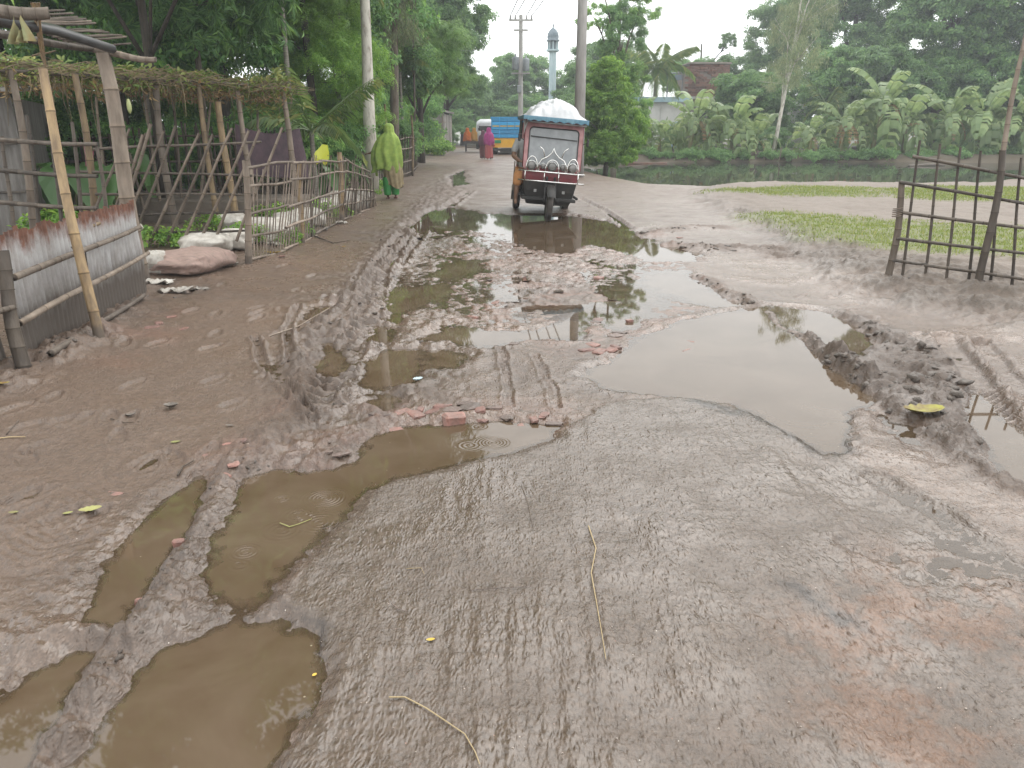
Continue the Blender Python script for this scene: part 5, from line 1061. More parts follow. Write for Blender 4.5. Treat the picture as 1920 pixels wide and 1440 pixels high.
for i in range(5): MB().tube([pb.lerp(fr(1691, 340), .62+.02*i)+Vector((.045*math.cos(a), .045*math.sin(a)-.0, .004*k)) for k, a in enumerate(np.linspace(0, 6.28, 9))], .005, 4).build('tie', M_STICK, f6, smooth=True)
p2 = p+Vector((.06, .08, 0)); solo('bamboo_pole', 'tall pale bamboo pole tied to the right lattice fence', 'pole', at(1878, 300, p2.y), at(1925, 60, p2.y+.1), .022, M_BAMG)

# ---- woven bamboo hut by the road
M_WOV = pm('woven_bamboo', (.36, .33, .30), (.20, .18, .16), 5, .85, .3, stretch=(1, 1, 7))
h2 = thing('woven_hut', 'small grey hut of woven bamboo panels at the left road bend', 'hut', gp(815, 285))
a0, a1, a2 = at(776, 285, 58), at(833, 285, 52), at(848, 285, 60)
for k, (p, q) in enumerate(((a0, a1), (a1, a2))):
    zt = at(820, 214, 54).z; L = (Vector((q.x, q.y, 0))-Vector((p.x, p.y, 0))).length; nn = max(2, int(L/.9))
    for i in range(nn):
        u = Vector((p.x, p.y, 0)).lerp(Vector((q.x, q.y, 0)), i/nn); v = Vector((p.x, p.y, 0)).lerp(Vector((q.x, q.y, 0)), (i+1)/nn)
        V = []; F = []; R = 8
        for j in range(R+1):
            z = .0+zt*j/R
            for w in (u, v): V.append((w.x, w.y+.05*(i % 2)+.03*math.sin(j*2.1+i), z))
        F = [(2*j, 2*j+1, 2*j+3, 2*j+2) for j in range(R)]; MB().put(V, F).build('panel', M_WOV, h2)
    for f in (.2, .5, .8): stick('batten', Vector((p.x, p.y-.08, zt*f)), Vector((q.x, q.y-.08, zt*f)), .03, M_STICK, h2)
for p in (a0, a1, a2): stick('corner_post', (p.x, p.y-.06, 0), (p.x, p.y-.06, 1.08*at(820, 214, 54).z), .05, M_STICK, h2)
z = at(820, 211, 54).z; V = [(a0.x-.2, 57.6, z), (a1.x+.15, 51.6, z-.02), (a2.x+.2, 60, z), (a0.x+1, 64, z+.1)]; V += [(x, y, q+.12) for x, y, q in V]
MB().put(V, [(0, 1, 2, 3), (7, 6, 5, 4), (0, 4, 5, 1), (1, 5, 6, 2), (2, 6, 7, 3), (3, 7, 4, 0)]).build('roof', M_WOV, h2)

# ---- utility poles, wires, minaret
up = thing('utility_pole', 'concrete utility pole with transformer boxes at the road end', 'utility pole', at(977, 290, 60) * Vector((1, 1, 0)).length if False else Vector((at(977, 250, 60).x, 60, 0)))
ux = at(976, 250, 60).x; tz = at(974, 28, 60).z
mb = MB(); mb.tube([(ux, 60, 0), (ux, 60, tz)], [.2, .13], 8); mb.build('shaft', M_CONC, up)
MB().box((ux, 59.9, tz-.35), (1.7, .12, .12)).build('crossarm', M_CONC, up); MB().box((ux, 59.9, tz-1.0), (1.0, .12, .12)).build('crossarm', M_CONC, up)
M_INS = pm('insulator', (.42, .40, .38), (.32, .30, .29), 6, .35, 0)
for dx in (-.75, -.4, .4, .75): MB().lathe([(.05, 0), (.08, .08), (.05, .14), (.07, .2), (.03, .26)], 8).build('insulator', M_INS, up, T(ux+dx, 59.9, tz-.29), True, True)
M_XF = pm('transformer_grey', (.26, .28, .29), (.18, .19, .2), 4, .6, .1)
for dx, z in ((-.38, 5.6), (.38, 5.5)): MB().lathe([(.22, 0), (.24, .05), (.24, .75), (.2, .85), (.06, .88), (.05, 1.05)], 12).build('transformer', M_XF, up, T(ux+dx, 59.75, z), True, True)
MB().box((ux, 59.75, 5.35), (1.3, .3, .1)).build('platform', M_CONC, up); MB().box((ux-.1, 59.7, 4.3), (.3, .25, .5), bev=.03).build('meter_box', M_XF, up)
p2 = thing('utility_pole', 'tall tapered concrete pole right behind the three-wheeler', 'utility pole', (at(1086, 300, 27).x, 27, 0))
px_ = at(1086, 250, 27).x; mb = MB(); mb.tube([(px_, 27, -.1), (px_, 27, 4), (px_+.0, 27, 9.2)], [.19, .165, .12], 12); mb.build('shaft', M_CONC, p2, smooth=True)
MB().box((px_, 26.9, 8.6), (1.6, .12, .12)).build('crossarm', M_CONC, p2)
for dx in (-.7, -.25, .25, .7): MB().lathe([(.04, 0), (.07, .08), (.04, .2)], 8).build('insulator', M_INS, p2, T(px_+dx, 26.9, 8.66), True, True)
M_WIRE = pm('wire', (.03, .03, .035), (.04, .04, .045), 3, .6, 0)
def wire(label, a, b, sag, r=.03):
    a, b = Vector(a), Vector(b); pts = [a.lerp(b, i/14)-Vector((0, 0, sag*4*(i/14)*(1-i/14))) for i in range(15)]
    me = me_py('power_wire', *(lambda m: (m.v, m.f))(MB().tube(pts, r, 4)), M_WIRE, True); tag(add('power_wire', me), label, 'wire', 'wires along the road')
wire('leftmost wire from the transformer pole to the tall pole', (ux-.75, 59.9, tz-.05), (px_-.7, 26.9, 8.9), .25); wire('wire second from left between the two poles', (ux-.4, 59.9, tz-.05), (px_-.25, 26.9, 8.9), .35)
wire('wire third from left between the two poles', (ux+.4, 59.9, tz-.05), (px_+.25, 26.9, 8.9), .25); wire('rightmost wire between the two poles', (ux+.75, 59.9, tz-.05), (px_+.7, 26.9, 8.9), .4)
wire('sagging service wire from the transformer into the left trees', (ux-.5, 59.9, tz-.9), (at(860, 200, 45).x, 45, 5.6), .5, .01)
M_MIN = pm('minaret_paint', (.34, .44, .47), (.42, .50, .52), 2, .7, .1); M_MIND = pm('minaret_dark', (.12, .16, .19), (.18, .22, .25), 3, .6, .1)
mx_ = at(1035, 200, 78).x; mn = thing('minaret', 'slim pale blue minaret with balcony and dome', 'minaret', (mx_, 78, 0)); zz1 = at(1035, 98, 78).z
MB().lathe([(.35, 0), (.33, zz1)], 8).build('shaft', M_MIN, mn, T(mx_, 78, 0), False, True)
MB().lathe([(.40, 0), (.62, .1), (.62, .22), (.42, .25)], 12).build('balcony', M_MIN, mn, T(mx_, 78, zz1), False, True)
for k in range(8): a = k*math.pi/4; MB().tube([(mx_+.44*math.cos(a), 78+.44*math.sin(a), zz1+.2), (mx_+.44*math.cos(a), 78+.44*math.sin(a), zz1+.95)], .07, 6).build('column', M_MIN, mn)
MB().lathe([(.28, 0), (.28, .75)], 8).build('core', M_MIND, mn, T(mx_, 78, zz1+.2), False, True)
MB().lathe([(.62, 0), (.62, .1), (.50, .14), (.54, .35), (.50, .65), (.32, .95), (.1, 1.12), (.05, 1.2), (.09, 1.32), (.03, 1.45), (.015, 2.0)], 14).build('dome', M_MIND, mn, T(mx_, 78, zz1+.95), True, True)

# ---- white shed and brick building beyond the pond
M_WHITE = pm('white_wall', (.60, .585, .57), (.46, .45, .43), 1.5, .85, .1); M_BLUE = pm('blue_fascia', (.26, .38, .44), (.34, .45, .5), 3, .6, .1); M_BRICK = None
sh = thing('white_shed', 'long white shed with pale blue roof edge behind banana plants', 'shed', (9, 55, 0))
sx0, sx1, sz = at(1165, 240, 53).x, at(1283, 240, 53).x, at(1225, 190, 53).z
MB().box(((sx0+sx1)/2, 54.5, sz/2), (sx1-sx0, 3, sz)).build('wall', M_WHITE, sh)
MB().box(((sx0+sx1)/2-.1, 52.85, sz+.1), (sx1-sx0+.9, .12, .3)).build('fascia', M_BLUE, sh); MB().box(((sx0+sx1)/2-.1, 54.5, sz+.2), (sx1-sx0+.8, 3.4, .12)).build('roof', M_BLUE, sh)
for f in (.3, .62): MB().box((sx0+(sx1-sx0)*f, 52.97, sz*.55), (.06, .05, sz*.9)).build('pilaster', M_WHITE, sh)
MB().box((sx0+(sx1-sx0)*.8, 52.97, 1.0), (.9, .06, 2.0)).build('door', M_BLUE, sh)
bb_ = thing('brick_building', 'unfinished red brick building rising behind the banana plants', 'building', (at(1325, 300, 56).x, 57, 0))
bx0, bx1 = at(1291, 150, 56).x, at(1366, 150, 56).x; bz1, bz0 = at(1325, 119, 56).z, at(1325, 181, 56).z
M_MORT = pm('mortar', (.22, .18, .155), (.16, .135, .12), 4, .9, .2); M_BRK = pm('brick', (.19, .095, .07), (.13, .08, .064), 3, .9, .3, var=.35)
MB().box(((bx0+bx1)/2, 58, bz1/2), (bx1-bx0-.06, 4, bz1-.04)).build('wall', M_MORT, bb_)
MB().box(((bx0+bx1)/2, 57.9, bz0-.08), (bx1-bx0+.4, 4.3, .16)).build('floor_slab', M_CONC, bb_)
MB().box(((bx0+bx1)/2, 57.9, bz1+.02), (bx1-bx0+.15, 4.2, .1)).build('coping', M_MORT, bb_)
bm_ = MB(); bm_.box((0, 0, 0), (.47, .1, .135)); bme = me_py('brick', bm_.v, bm_.f, M_BRK)
row = 0; z = bz0+.1
while z < bz1-.1:
    x = bx0+.24-(.25 if row % 2 else 0)
    while x < bx1+.1:
        if x-.24 > bx0-.28 and not (abs(x-(bx0+bx1)/2) < .45 and abs(z-(bz1-.75)) < .22 and random.random() < .7):
            add('brick', bme, bb_, T(min(x, bx1-.22), 55.96+random.uniform(-.015, .01), z))
        x += .5
    z += .155; row += 1
for dx in (.35, .7):
    MB().box((bx0+(bx1-bx0)*dx, 55.97, bz0-.9), (.8, .08, 1.0)).build('window', pm('dark_opening', (.02, .02, .02), (.03, .03, .03), 3, .8, 0) if dx == .35 else bpy.data.materials['dark_opening'], bb_)
wt = at(1262, 150, 58); wf = thing('scaffold', 'thin metal frame holding small dark panels left of the brick building', 'frame', (wt.x, 58, 0))
for px in (1253, 1281): p = at(px, 136, 58); MB().tube([(p.x, 58, 0), p], .05, 6).build('post', M_XF, wf)
for px, py in ((1257, 146), (1272, 145)): p = at(px, py, 57.9); MB().box(p, (.45, .08, .35)).build('panel', M_MIND, wf)
p, q = at(1253, 137, 58), at(1281, 137, 58); MB().tube([p, q], .05, 6).build('crossbar', M_XF, wf)
ws = thing('white_wall', 'pale wall glimpsed between dark trunks behind the banana plants', 'wall', (at(1495, 300, 58).x, 58, 0)); p = at(1495, 200, 58); MB().box((p.x, 58, 1.7), (1.3, .2, 3.4)).build('panel', M_WHITE, ws); MB().box((p.x, 58, 3.45), (1.5, .3, .12)).build('coping', M_CONC, ws)
# stakes and dry debris along the far bank, floating logs
M_DEB = pm('bank_debris', (.20, .165, .125), (.10, .08, .06), 6, .9, .4)
for i in range(15):
    px = 1262+14*i+random.uniform(-4, 4); p = at(px, 303, 43.4+.3*random.random()); h = random.uniform(.25, .75)
    o = stick('bank_stake', (p.x, p.y, -.5), (p.x+random.uniform(-.1, .1), p.y, POND_Z+h), .04, M_DEB, None); tag(o, 'short wooden stake in the row along the far pond bank', 'stake', 'stakes along the far pond bank')
mb = MB(); rg = random.Random(8)
for i in range(150):
    px = rg.uniform(1245, 1440); p = at(px, 302, 43.8+rg.random()*.7); a = rg.uniform(0, 3.1); L = rg.uniform(.2, .6); z0 = rg.uniform(-.15, .3)
    mb.tube([(p.x-L*math.cos(a), p.y, z0), (p.x+L*math.cos(a), p.y+.1, z0+rg.uniform(-.1, .2))], [.035, .02], 4)
tag(mb.build('bank_debris', M_DEB), 'heap of dry banana stalks along the far pond edge', 'debris', kind='stuff')
for nm, x0, x1, y, c, lb in (('floating_log', 1168, 1250, 307, M_BRK, 'reddish log floating by the mango tree'), ('floating_log', 1704, 1770, 311, M_BAM, 'pale bamboo log floating behind the lattice fence')):
    a = Vector((*G(x0, y, POND_Z+.02), POND_Z+.02)); b = Vector((*G(x1, y-1, POND_Z+.02), POND_Z+.02)); tag(stick(nm, a, b, .07, c, None, True), lb, 'log', 'logs floating on the pond')
# ================================================================== VEHICLES AND PEOPLE
M_PINK = pm('faded_red_paint', (.37, .19, .19), (.22, .105, .10), 7, .5, .15, lo=.4, hi=.72, var=.05); M_MAROON = pm('maroon_panel', (.19, .038, .045), (.12, .034, .036), 5, .5, .1, var=.05, mudz=.62)
M_BLACKP = pm('black_panel', (.010, .0095, .009), (.034, .029, .025), 5, .5, .15, var=.1, mudz=.42); M_CHROME = pm('chrome', (.75, .74, .72), (.55, .54, .52), 8, .22, 0, 1.0, var=.05)
M_RUB = pm('tyre_rubber', (.02, .019, .018), (.075, .06, .05), 7, .75, .3, var=.1); M_RIM = pm('wheel_rim', (.35, .34, .33), (.2, .19, .18), 8, .4, 0, .8)
M_TARP = pm('white_tarp', (.46, .465, .475), (.32, .325, .335), 3, .45, .25, var=.05); M_RBLUE = pm('roof_blue', (.06, .14, .19), (.10, .19, .24), 5, .6, .1); M_SEAT = pm('seat_vinyl', (.05, .02, .02), (.03, .012, .012), 5, .5, .1)
M_LAMP = pm('lamp_glass', (.20, .19, .18), (.12, .115, .11), 8, .12, 0, .2)
def glass_mat():
    m, n, l, b = nt('dusty_sheen_glass'); n.remove(b)
    tr = n.new('ShaderNodeBsdfTransparent'); tr.inputs['Color'].default_value = (.62, .66, .67, 1); df = n.new('ShaderNodeBsdfDiffuse'); t = noise_n(n, l, 6, 5, .6, 'Position'); r = ramp(n, l, t.outputs['Fac'], [(.3, (.30, .32, .33)), (.7, (.46, .48, .49))]); l.new(r.outputs[0], df.inputs[0])  # grey diffuse film: sky reflection painted in along with the dirt
    gl = n.new('ShaderNodeBsdfGlossy'); gl.inputs['Roughness'].default_value = .05; fr = n.new('ShaderNodeFresnel'); fr.inputs[0].default_value = 1.7
    m1 = n.new('ShaderNodeMixShader'); m1.inputs[0].default_value = .5; l.new(tr.outputs[0], m1.inputs[1]); l.new(df.outputs[0], m1.inputs[2])
    m2 = n.new('ShaderNodeMixShader'); l.new(fr.outputs[0], m2.inputs[0]); l.new(m1.outputs[0], m2.inputs[1]); l.new(gl.outputs[0], m2.inputs[2]); l.new(m2.outputs[0], n['Material Output'].inputs['Surface']); return m
M_GLASS = glass_mat()
M_SKIN = pm('skin', (.14, .075, .045), (.18, .10, .062), 6, .6, .05, var=.05)
def clothm(name, a, b, sc=8): return pm(name, a, b, sc, .85, .2, var=.05)
def drape(prof, n=40, folds=9, amp=.12, seed=0):      # cloth hanging in folds: rows of (z, rx, ry, cx, cy, foldiness)
    rings = []
    for (z, rx, ry, cx, cy, fo) in prof:
        rings.append([(cx+rx*math.cos(2*math.pi*k/n)*(1+amp*fo*math.sin(folds*2*math.pi*k/n+seed+z*3)+.5*amp*fo*math.sin((folds*2+1)*2*math.pi*k/n+seed*2)), cy+ry*math.sin(2*math.pi*k/n)*(1+amp*fo*math.sin(folds*2*math.pi*k/n+seed+z*3)), z+(.04*fo*math.sin(3*2*math.pi*k/n+seed) if fo > .8 else 0)) for k in range(n)])
    return MB().loft(rings)
def dense(prof, m=4):                                  # smooth the profile rows
    P = np.array(prof, float); out = []
    for i in range(len(P)-1):
        for j in range(m):
            t = j/m; p0, p1, p2, p3 = P[max(i-1, 0)], P[i], P[i+1], P[min(i+2, len(P)-1)]
            out.append(tuple(.5*((2*p1)+(-p0+p2)*t+(2*p0-5*p1+4*p2-p3)*t*t+(-p0+3*p1-3*p2+p3)*t**3)))
    return out+[tuple(P[-1])]
def skin_body(name, joints, edges, mat, parent, M, root=0, sub=2):
    me = bpy.data.meshes.new(name); me.from_pydata([j[:3] for j in joints], edges, [])
    o = bpy.data.objects.new('tmp_skin', me); COL.objects.link(o); md = o.modifiers.new('s', 'SKIN'); o.modifiers.new('u', 'SUBSURF').levels = sub
    for v, j in zip(me.skin_vertices[0].data, joints): v.radius = (j[3], j[4] if len(j) > 4 else j[3])
    me.skin_vertices[0].data[root].use_root = True
    dg = bpy.context.evaluated_depsgraph_get(); nm = bpy.data.meshes.new_from_object(o.evaluated_get(dg)); bpy.data.objects.remove(o)
    nm.materials.clear(); nm.materials.append(mat); nm.name = name
    nm.polygons.foreach_set('use_smooth', [True]*len(nm.polygons)); return add(name, nm, parent, M)
def head_mesh(r=.1):                                   # skull, chin, nose, ears
    bm = bmesh.new(); bmesh.ops.create_uvsphere(bm, u_segments=18, v_segments=14, radius=1)
    for v in bm.verts:
        x, y, z = v.co; jaw = 1-.28*max(0, -z)*1.1; v.co = (x*.76*jaw, y*.92*(1-.15*max(0, -z)), z*1.12)
        if y < -.75 and abs(x) < .2 and -.35 < z < .25: v.co.y -= .18
        if y < -.6 and .1 < abs(x) < .45 and .05 < z < .35: v.co.y += .08
        if y < -.6 and abs(x) < .35 and -.75 < z < -.5: v.co.y -= .03
        if abs(x) > .9 and abs(z) < .35: v.co.x *= 1.14
    me = bpy.data.meshes.new('head'); bm.to_mesh(me); bm.free(); me.transform(S(r)); me.materials.append(M_SKIN); me.polygons.foreach_set('use_smooth', [True]*len(me.polygons)); return me
HEAD = head_mesh(.105); M_HAIR = pm('black_hair', (.012, .011, .010), (.025, .022, .02), 20, .5, .2)
def hand_chain(j, e, at_i, d, sc=1.0):                 # five fingers rooted in the palm
    d = Vector(d).normalized(); b = Vector(j[at_i][:3]); s = d.cross(Vector((0, 0, 1))); s = s.normalized() if s.length > .1 else Vector((1, 0, 0))
    w = len(j); p = b+d*.05*sc; j.append((*p, .026*sc, .02*sc)); e.append((at_i, w))
    for k, (o, L) in enumerate(((-.03, .05), (-.011, .075), (.011, .08), (.03, .065))):
        q = p+s*o*sc+d*.02; i = len(j); j.append((*q, .009*sc, .009*sc)); e.append((w, i)); j.append((*(q+d*L*.55*sc+Vector((0, 0, -.008))), .0085*sc, .0085*sc)); e.append((i, i+1)); j.append((*(q+d*L*sc+Vector((0, 0, -.025*sc))), .007*sc, .007*sc)); e.append((i+1, i+2))
    i = len(j); q = b+d*.015+s*.035*sc; j.append((*q, .010*sc, .010*sc)); e.append((at_i, i)); j.append((*(q+d*.045*sc+s*.015), .009*sc, .008*sc)); e.append((i, i+1))

# ---- the battery three-wheeler
fw = gp(1026, 420); fw.z = -.02
rk = thing('three_wheeler', 'faded red covered three-wheeler driving through the puddle', 'three-wheeler', fw)
RM = T(fw) @ RZ(.035) @ RY(.085)
def rp(name, mb, mat, smooth=False, parent=None): return mb.build(name, mat, parent or rk, RM.copy(), smooth, True)
def wheel(name, x, y, r, w):
    c = bpy.data.objects.new(name, me_py('tyre', *(lambda m: (m.v, m.f))(MB().lathe([(r*.72, -w*.5), (r*.9, -w*.55), (r, -w*.32), (r*1.0, w*.32), (r*.9, w*.55), (r*.72, w*.5)], 26, T(x, y, r) @ RY(math.pi/2), cap=False)), M_RUB, True))
    link(c, rk, RM.copy())
    rm = MB().lathe([(r*.15, -w*.3), (r*.2, -w*.45), (r*.55, -w*.2), (r*.73, -w*.48), (r*.73, w*.48), (r*.55, w*.2), (r*.2, w*.45), (r*.15, w*.3)], 20, T(x, y, r) @ RY(math.pi/2)); rp('rim', rm, M_RIM, True, c)
wheel('front_wheel', 0, 0, .29, .10); wheel('rear_wheel', -.50, 2.05, .29, .12); wheel('rear_wheel', .50, 2.05, .29, .12)
for s in (-1, 1): rp('fork', MB().tube([(s*.085, .0, .29), (s*.09, .02, .5), (s*.07, .12, .78)], .022, 8), M_BLACKP, True)
gd_ = [[(x, -.36*math.cos(a)*1.0, .29+.36*math.sin(a)) for x in (-.08, -.06, .06, .08)] for a in np.linspace(.5, 2.4, 10)]
rp('mudguard', MB().loft([[(x, y, z-(.03 if abs(x) > .07 else 0)) for x, y, z in r] for r in gd_], cap=False, closed=False), M_BLACKP, True)
# front body: dark lower shield and faded red cowl
def plate(rows, th=.05):                               # rows of (z, half width, y)
    V, F = [], []
    for z, w, y in rows: V += [(-w, y+.10, z), (-w*.96, y+.01, z), (-w*.5, y, z), (w*.5, y, z), (w*.96, y+.01, z), (w, y+.10, z)]
    for i in range(len(rows)-1):
        for k in range(5): a = i*6+k; F.append((a, a+1, a+7, a+6))
    n = len(V); V2 = [(x*.96, y+th, z) for x, y, z in V]; F2 = [tuple(n+i for i in f[::-1]) for f in F]
    return MB().put(V+V2, F+F2)
rp('lower_shield', plate([(.27, .40, .30), (.34, .43, .26), (.52, .47, .21), (.70, .50, .18)]), M_BLACKP)
rp('cowl', plate([(.70, .505, .17), (.78, .515, .155), (.88, .515, .15), (.93, .51, .17)]), M_MAROON)
for s in (-1, 1): rp('bolt_plate', MB().box((s*.26, .195, .52), (.05, .012, .05)), M_RIM)
def frame_ring(w, z0, z1, y0, y1, b, r=.07, n=6, dy=.05):
    def rr(hw, za, zb, rad):
        pts = []
        for cx, cz, a0 in ((hw-rad, zb-rad, 0), (-hw+rad, zb-rad, 90), (-hw+rad, za+rad, 180), (hw-rad, za+rad, 270)):
            for k in range(n+1): a = math.radians(a0+90*k/n); pts.append((cx+rad*math.cos(a), cz+rad*math.sin(a)))
        return pts
    o, i = rr(w, z0, z1, r*.6), rr(w-b, z0+b*.9, z1-b*1.1, r); yy = lambda z: y0+(y1-y0)*(z-z0)/(z1-z0); m = len(o)
    V = [(x, yy(z), z) for x, z in o]+[(x, yy(z)-.004, z) for x, z in i]+[(x, yy(z)+dy, z) for x, z in i]+[(x, yy(z)+dy, z) for x, z in o]
    F = []
    for q in range(3): F += [(q*m+k, (q+1)*m+k, (q+1)*m+(k+1) % m, q*m+(k+1) % m) for k in range(m)]
    F += [(3*m+k, k, (k+1) % m, 3*m+(k+1) % m) for k in range(m)]
    return V, F, [(x, yy(z)+.02, z) for x, z in i]
V, F, inner = frame_ring(.52, .90, 1.70, .17, .30, .075)
ws_ = rp('windscreen_frame', MB().put(V, F), M_PINK)
gl = MB().put(inner, [tuple(range(len(inner)))[::-1]]); rp('pane', gl, M_GLASS, False, ws_)
seal = MB().tube([Vector(p)+Vector((0, -.022, 0)) for p in inner]+[Vector(inner[0])+Vector((0, -.022, 0))], .012, 5); rp('rubber_seal', seal, M_BLACKP, True, ws_)
rp('wiper', MB().tube([(-.42, .245, 1.46), (.42, .245, 1.44)], .008, 5), M_BLACKP, True, ws_)
# cabin: posts, floor, seats, rear panels, roof
for s in (-1, 1):
    for y in (1.0, 2.45): rp('cabin_post', MB().tube([(s*.53, y, .42), (s*.52, y, 1.74)], .02, 8), M_PINK, True)
    rp('front_post', MB().tube([(s*.515, .22, .92), (s*.515, .34, 1.74)], .022, 8), M_MAROON, True)
    rp('side_rail', MB().tube([(s*.53, .3, .42), (s*.53, 2.5, .42)], .025, 8), M_BLACKP, True)
    rp('side_panel', MB().box((s*.535, 1.95, .62), (.025, 1.05, .42), bev=.008), M_MAROON)
    rp('side_curtain', MB().box((s*.53, 2.1, 1.3), (.02, .8, .85)), M_BLACKP)
rp('floor_pan', MB().box((0, 1.35, .38), (1.0, 2.3, .06), bev=.01), M_BLACKP); rp('back_panel', MB().box((0, 2.5, 1.05), (1.04, .03, 1.3)), M_BLACKP)
rp('driver_seat', MB().box((-.1, .95, .66), (.8, .42, .14), bev=.03), M_SEAT); rp('seat_base', MB().box((0, .98, .5), (.9, .38, .2), bev=.01), M_BLACKP); rp('passenger_seat', MB().box((0, 2.1, .72), (.95, .5, .16), bev=.03), M_SEAT); rp('seat_back', MB().box((0, 2.38, 1.0), (.95, .1, .5), bev=.03), M_SEAT)
rf_ = rp('roof', MB().box((0, 1.4, 1.755), (1.10, 2.5, .055), bev=.015), M_MAROON)
rp('fascia_rail', MB().tube([(-.55, .14, 1.70), (.55, .14, 1.70)], .016, 6), M_RIM, True, rf_)
V, F = [], []; n = 44
for k in range(n+1): x = -.58+1.16*k/n; y = .09+.012*math.sin(k*1.9); V += [(x, y, 1.80), (x, y-.01, 1.765), (x, y-.005, 1.725+.012*math.sin(k*1.1))]
for k in range(n): F += [(3*k, 3*k+1, 3*k+4, 3*k+3), (3*k+1, 3*k+2, 3*k+5, 3*k+4)]
rp('blue_valance', MB().put(V, F), M_RBLUE, True, rf_)
for s in (-1, 1): rp('roof_edge', MB().box((s*.57, 1.4, 1.775), (.03, 2.5, .06)), M_RBLUE, False, rf_)
# chrome guard
gr_ = rp('bumper_guard', MB().tube([(-.60, .06, .865), (0, .03, .865), (.60, .06, .865)], .014, 8).tube([(-.60, .06, .70), (0, .03, .70), (.60, .06, .70)], .014, 8), M_CHROME, True)
for x in (-.48, -.13, .13, .48): rp('upright', MB().tube([(x, .04, .70), (x, .04, .865)], .011, 6), M_CHROME, True, gr_)
def arch(cx, w, h): return [(cx+w*math.cos(a), .05, .88+h*max(0, math.sin(a))**.8) for a in np.linspace(math.pi, 0, 15)]
for cx, w, h in ((-.37, .10, .24), (.37, .10, .24), (0, .12, .20)): rp('arch', MB().tube(arch(cx, w, h), .013, 6), M_CHROME, True, gr_)
crown = [(-.24, .05, .88), (-.245, .05, 1.0), (-.2, .05, 1.08), (-.1, .05, 1.13), (-.03, .05, 1.2), (0, .05, 1.28), (.03, .05, 1.2), (.1, .05, 1.13), (.2, .05, 1.08), (.245, .05, 1.0), (.24, .05, .88)]
rp('ornament', MB().tube(crown, .014, 6), M_CHROME, True, gr_)
for s in (-1, 1): rp('horn_bar', MB().tube([(s*.15, .05, 1.12), (s*.19, .05, 1.25), (s*.26, .05, 1.30)], .011, 6), M_CHROME, True, gr_)
for cx, r in ((-.37, .085), (.37, .085), (0, .085), (-.16, .05), (.2, .06)):
    h = rp('headlight', MB().lathe([(r*.5, -.08), (r, -.01), (r*1.05, 0), (r*1.0, .012)], 18, T(cx, .10, .965) @ RX(math.pi/2)), M_CHROME, True); rp('lens', MB().lathe([(r*.94, .013), (r*.7, .028), (r*.1, .036)], 18, T(cx, .10, .965) @ RX(math.pi/2)), M_LAMP, True, h)
rp('left_flap', MB().box((-.60, .85, .62), (.02, .12, .42), bev=.008), M_BLACKP); rp('left_flap', MB().box((-.63, 1.15, .7), (.02, .07, .55), bev=.008), M_STICK)
for s in (-1, 1): rp('mud_flap', MB().box((s*.5, 2.4, .3), (.2, .02, .3)), M_BLACKP); rp('rear_bracket', MB().box((s*.50, 1.7, .46), (.18, .5, .05)), M_TARP if s > 0 else M_BLACKP)
rp('axle', MB().tube([(-.5, 2.05, .29), (.5, 2.05, .29)], .03, 8), M_BLACKP, True); rp('mirror', MB().box((-.62, .3, 1.42), (.05, .03, .13), bev=.012).tube([(-.53, .3, 1.38), (-.62, .3, 1.42)], .008, 5), M_BLACKP); rp('mirror', MB().box((.62, .3, 1.42), (.05, .03, .13), bev=.012).tube([(.53, .3, 1.38), (.62, .3, 1.42)], .008, 5), M_BLACKP)
rp('steering_column', MB().tube([(0, .2, .8), (0, .42, 1.05)], .02, 6).tube([(-.33, .5, 1.05), (-.1, .42, 1.06), (.1, .42, 1.06), (.33, .5, 1.05)], .014, 6), M_BLACKP, True)
# white plastic sheet over the load on the roof
V, F = [], []; nx, ny = 44, 50
for j in range(ny+1):
    for i in range(nx+1):
        u, v = i/nx*2-1, j/ny; e = max(0, 1-abs(u)**3.2)*max(0, 1-(2*v-1)**6); h = (.23*min(1, 3.0*max(0, 1-abs(u)))+.08*math.exp(-((u-.1)/.45)**2))*e*(1-.45*abs(v-.35))
        cr = .028*(1-2.5*abs(float(pnoise(u*3.2+7+v, v*5, 3))))+.016*(1-2.5*abs(float(pnoise(u*7-v*2, v*9+u, 5))))+.012*float(pnoise(u*19, v*25, 6)); x = u*.56+.015*math.sin(v*9); z = 1.80+h+cr*(.4+e)
        if v < .06: z -= .03*(1-v/.06)
        if u < -.86 and v < .4: z -= .30*(1-v/.4)*((-.86-u)/.14)
        V.append((x, .10+v*2.45, z))
for j in range(ny):
    for i in range(nx): k = j*(nx+1)+i; F.append((k, k+1, k+nx+2, k+nx+1))
V2 = [(x, y, max(1.788, z-.05)) for x, y, z in V]; n = len(V); F2 = [tuple(n+i for i in f[::-1]) for f in F]
tp = MB().put(V+V2, F+F2).build('tarpaulin', M_TARP, None, RM.copy(), True, True); tag(tp, 'crumpled white plastic sheet covering the load on the three-wheeler roof', 'tarpaulin')
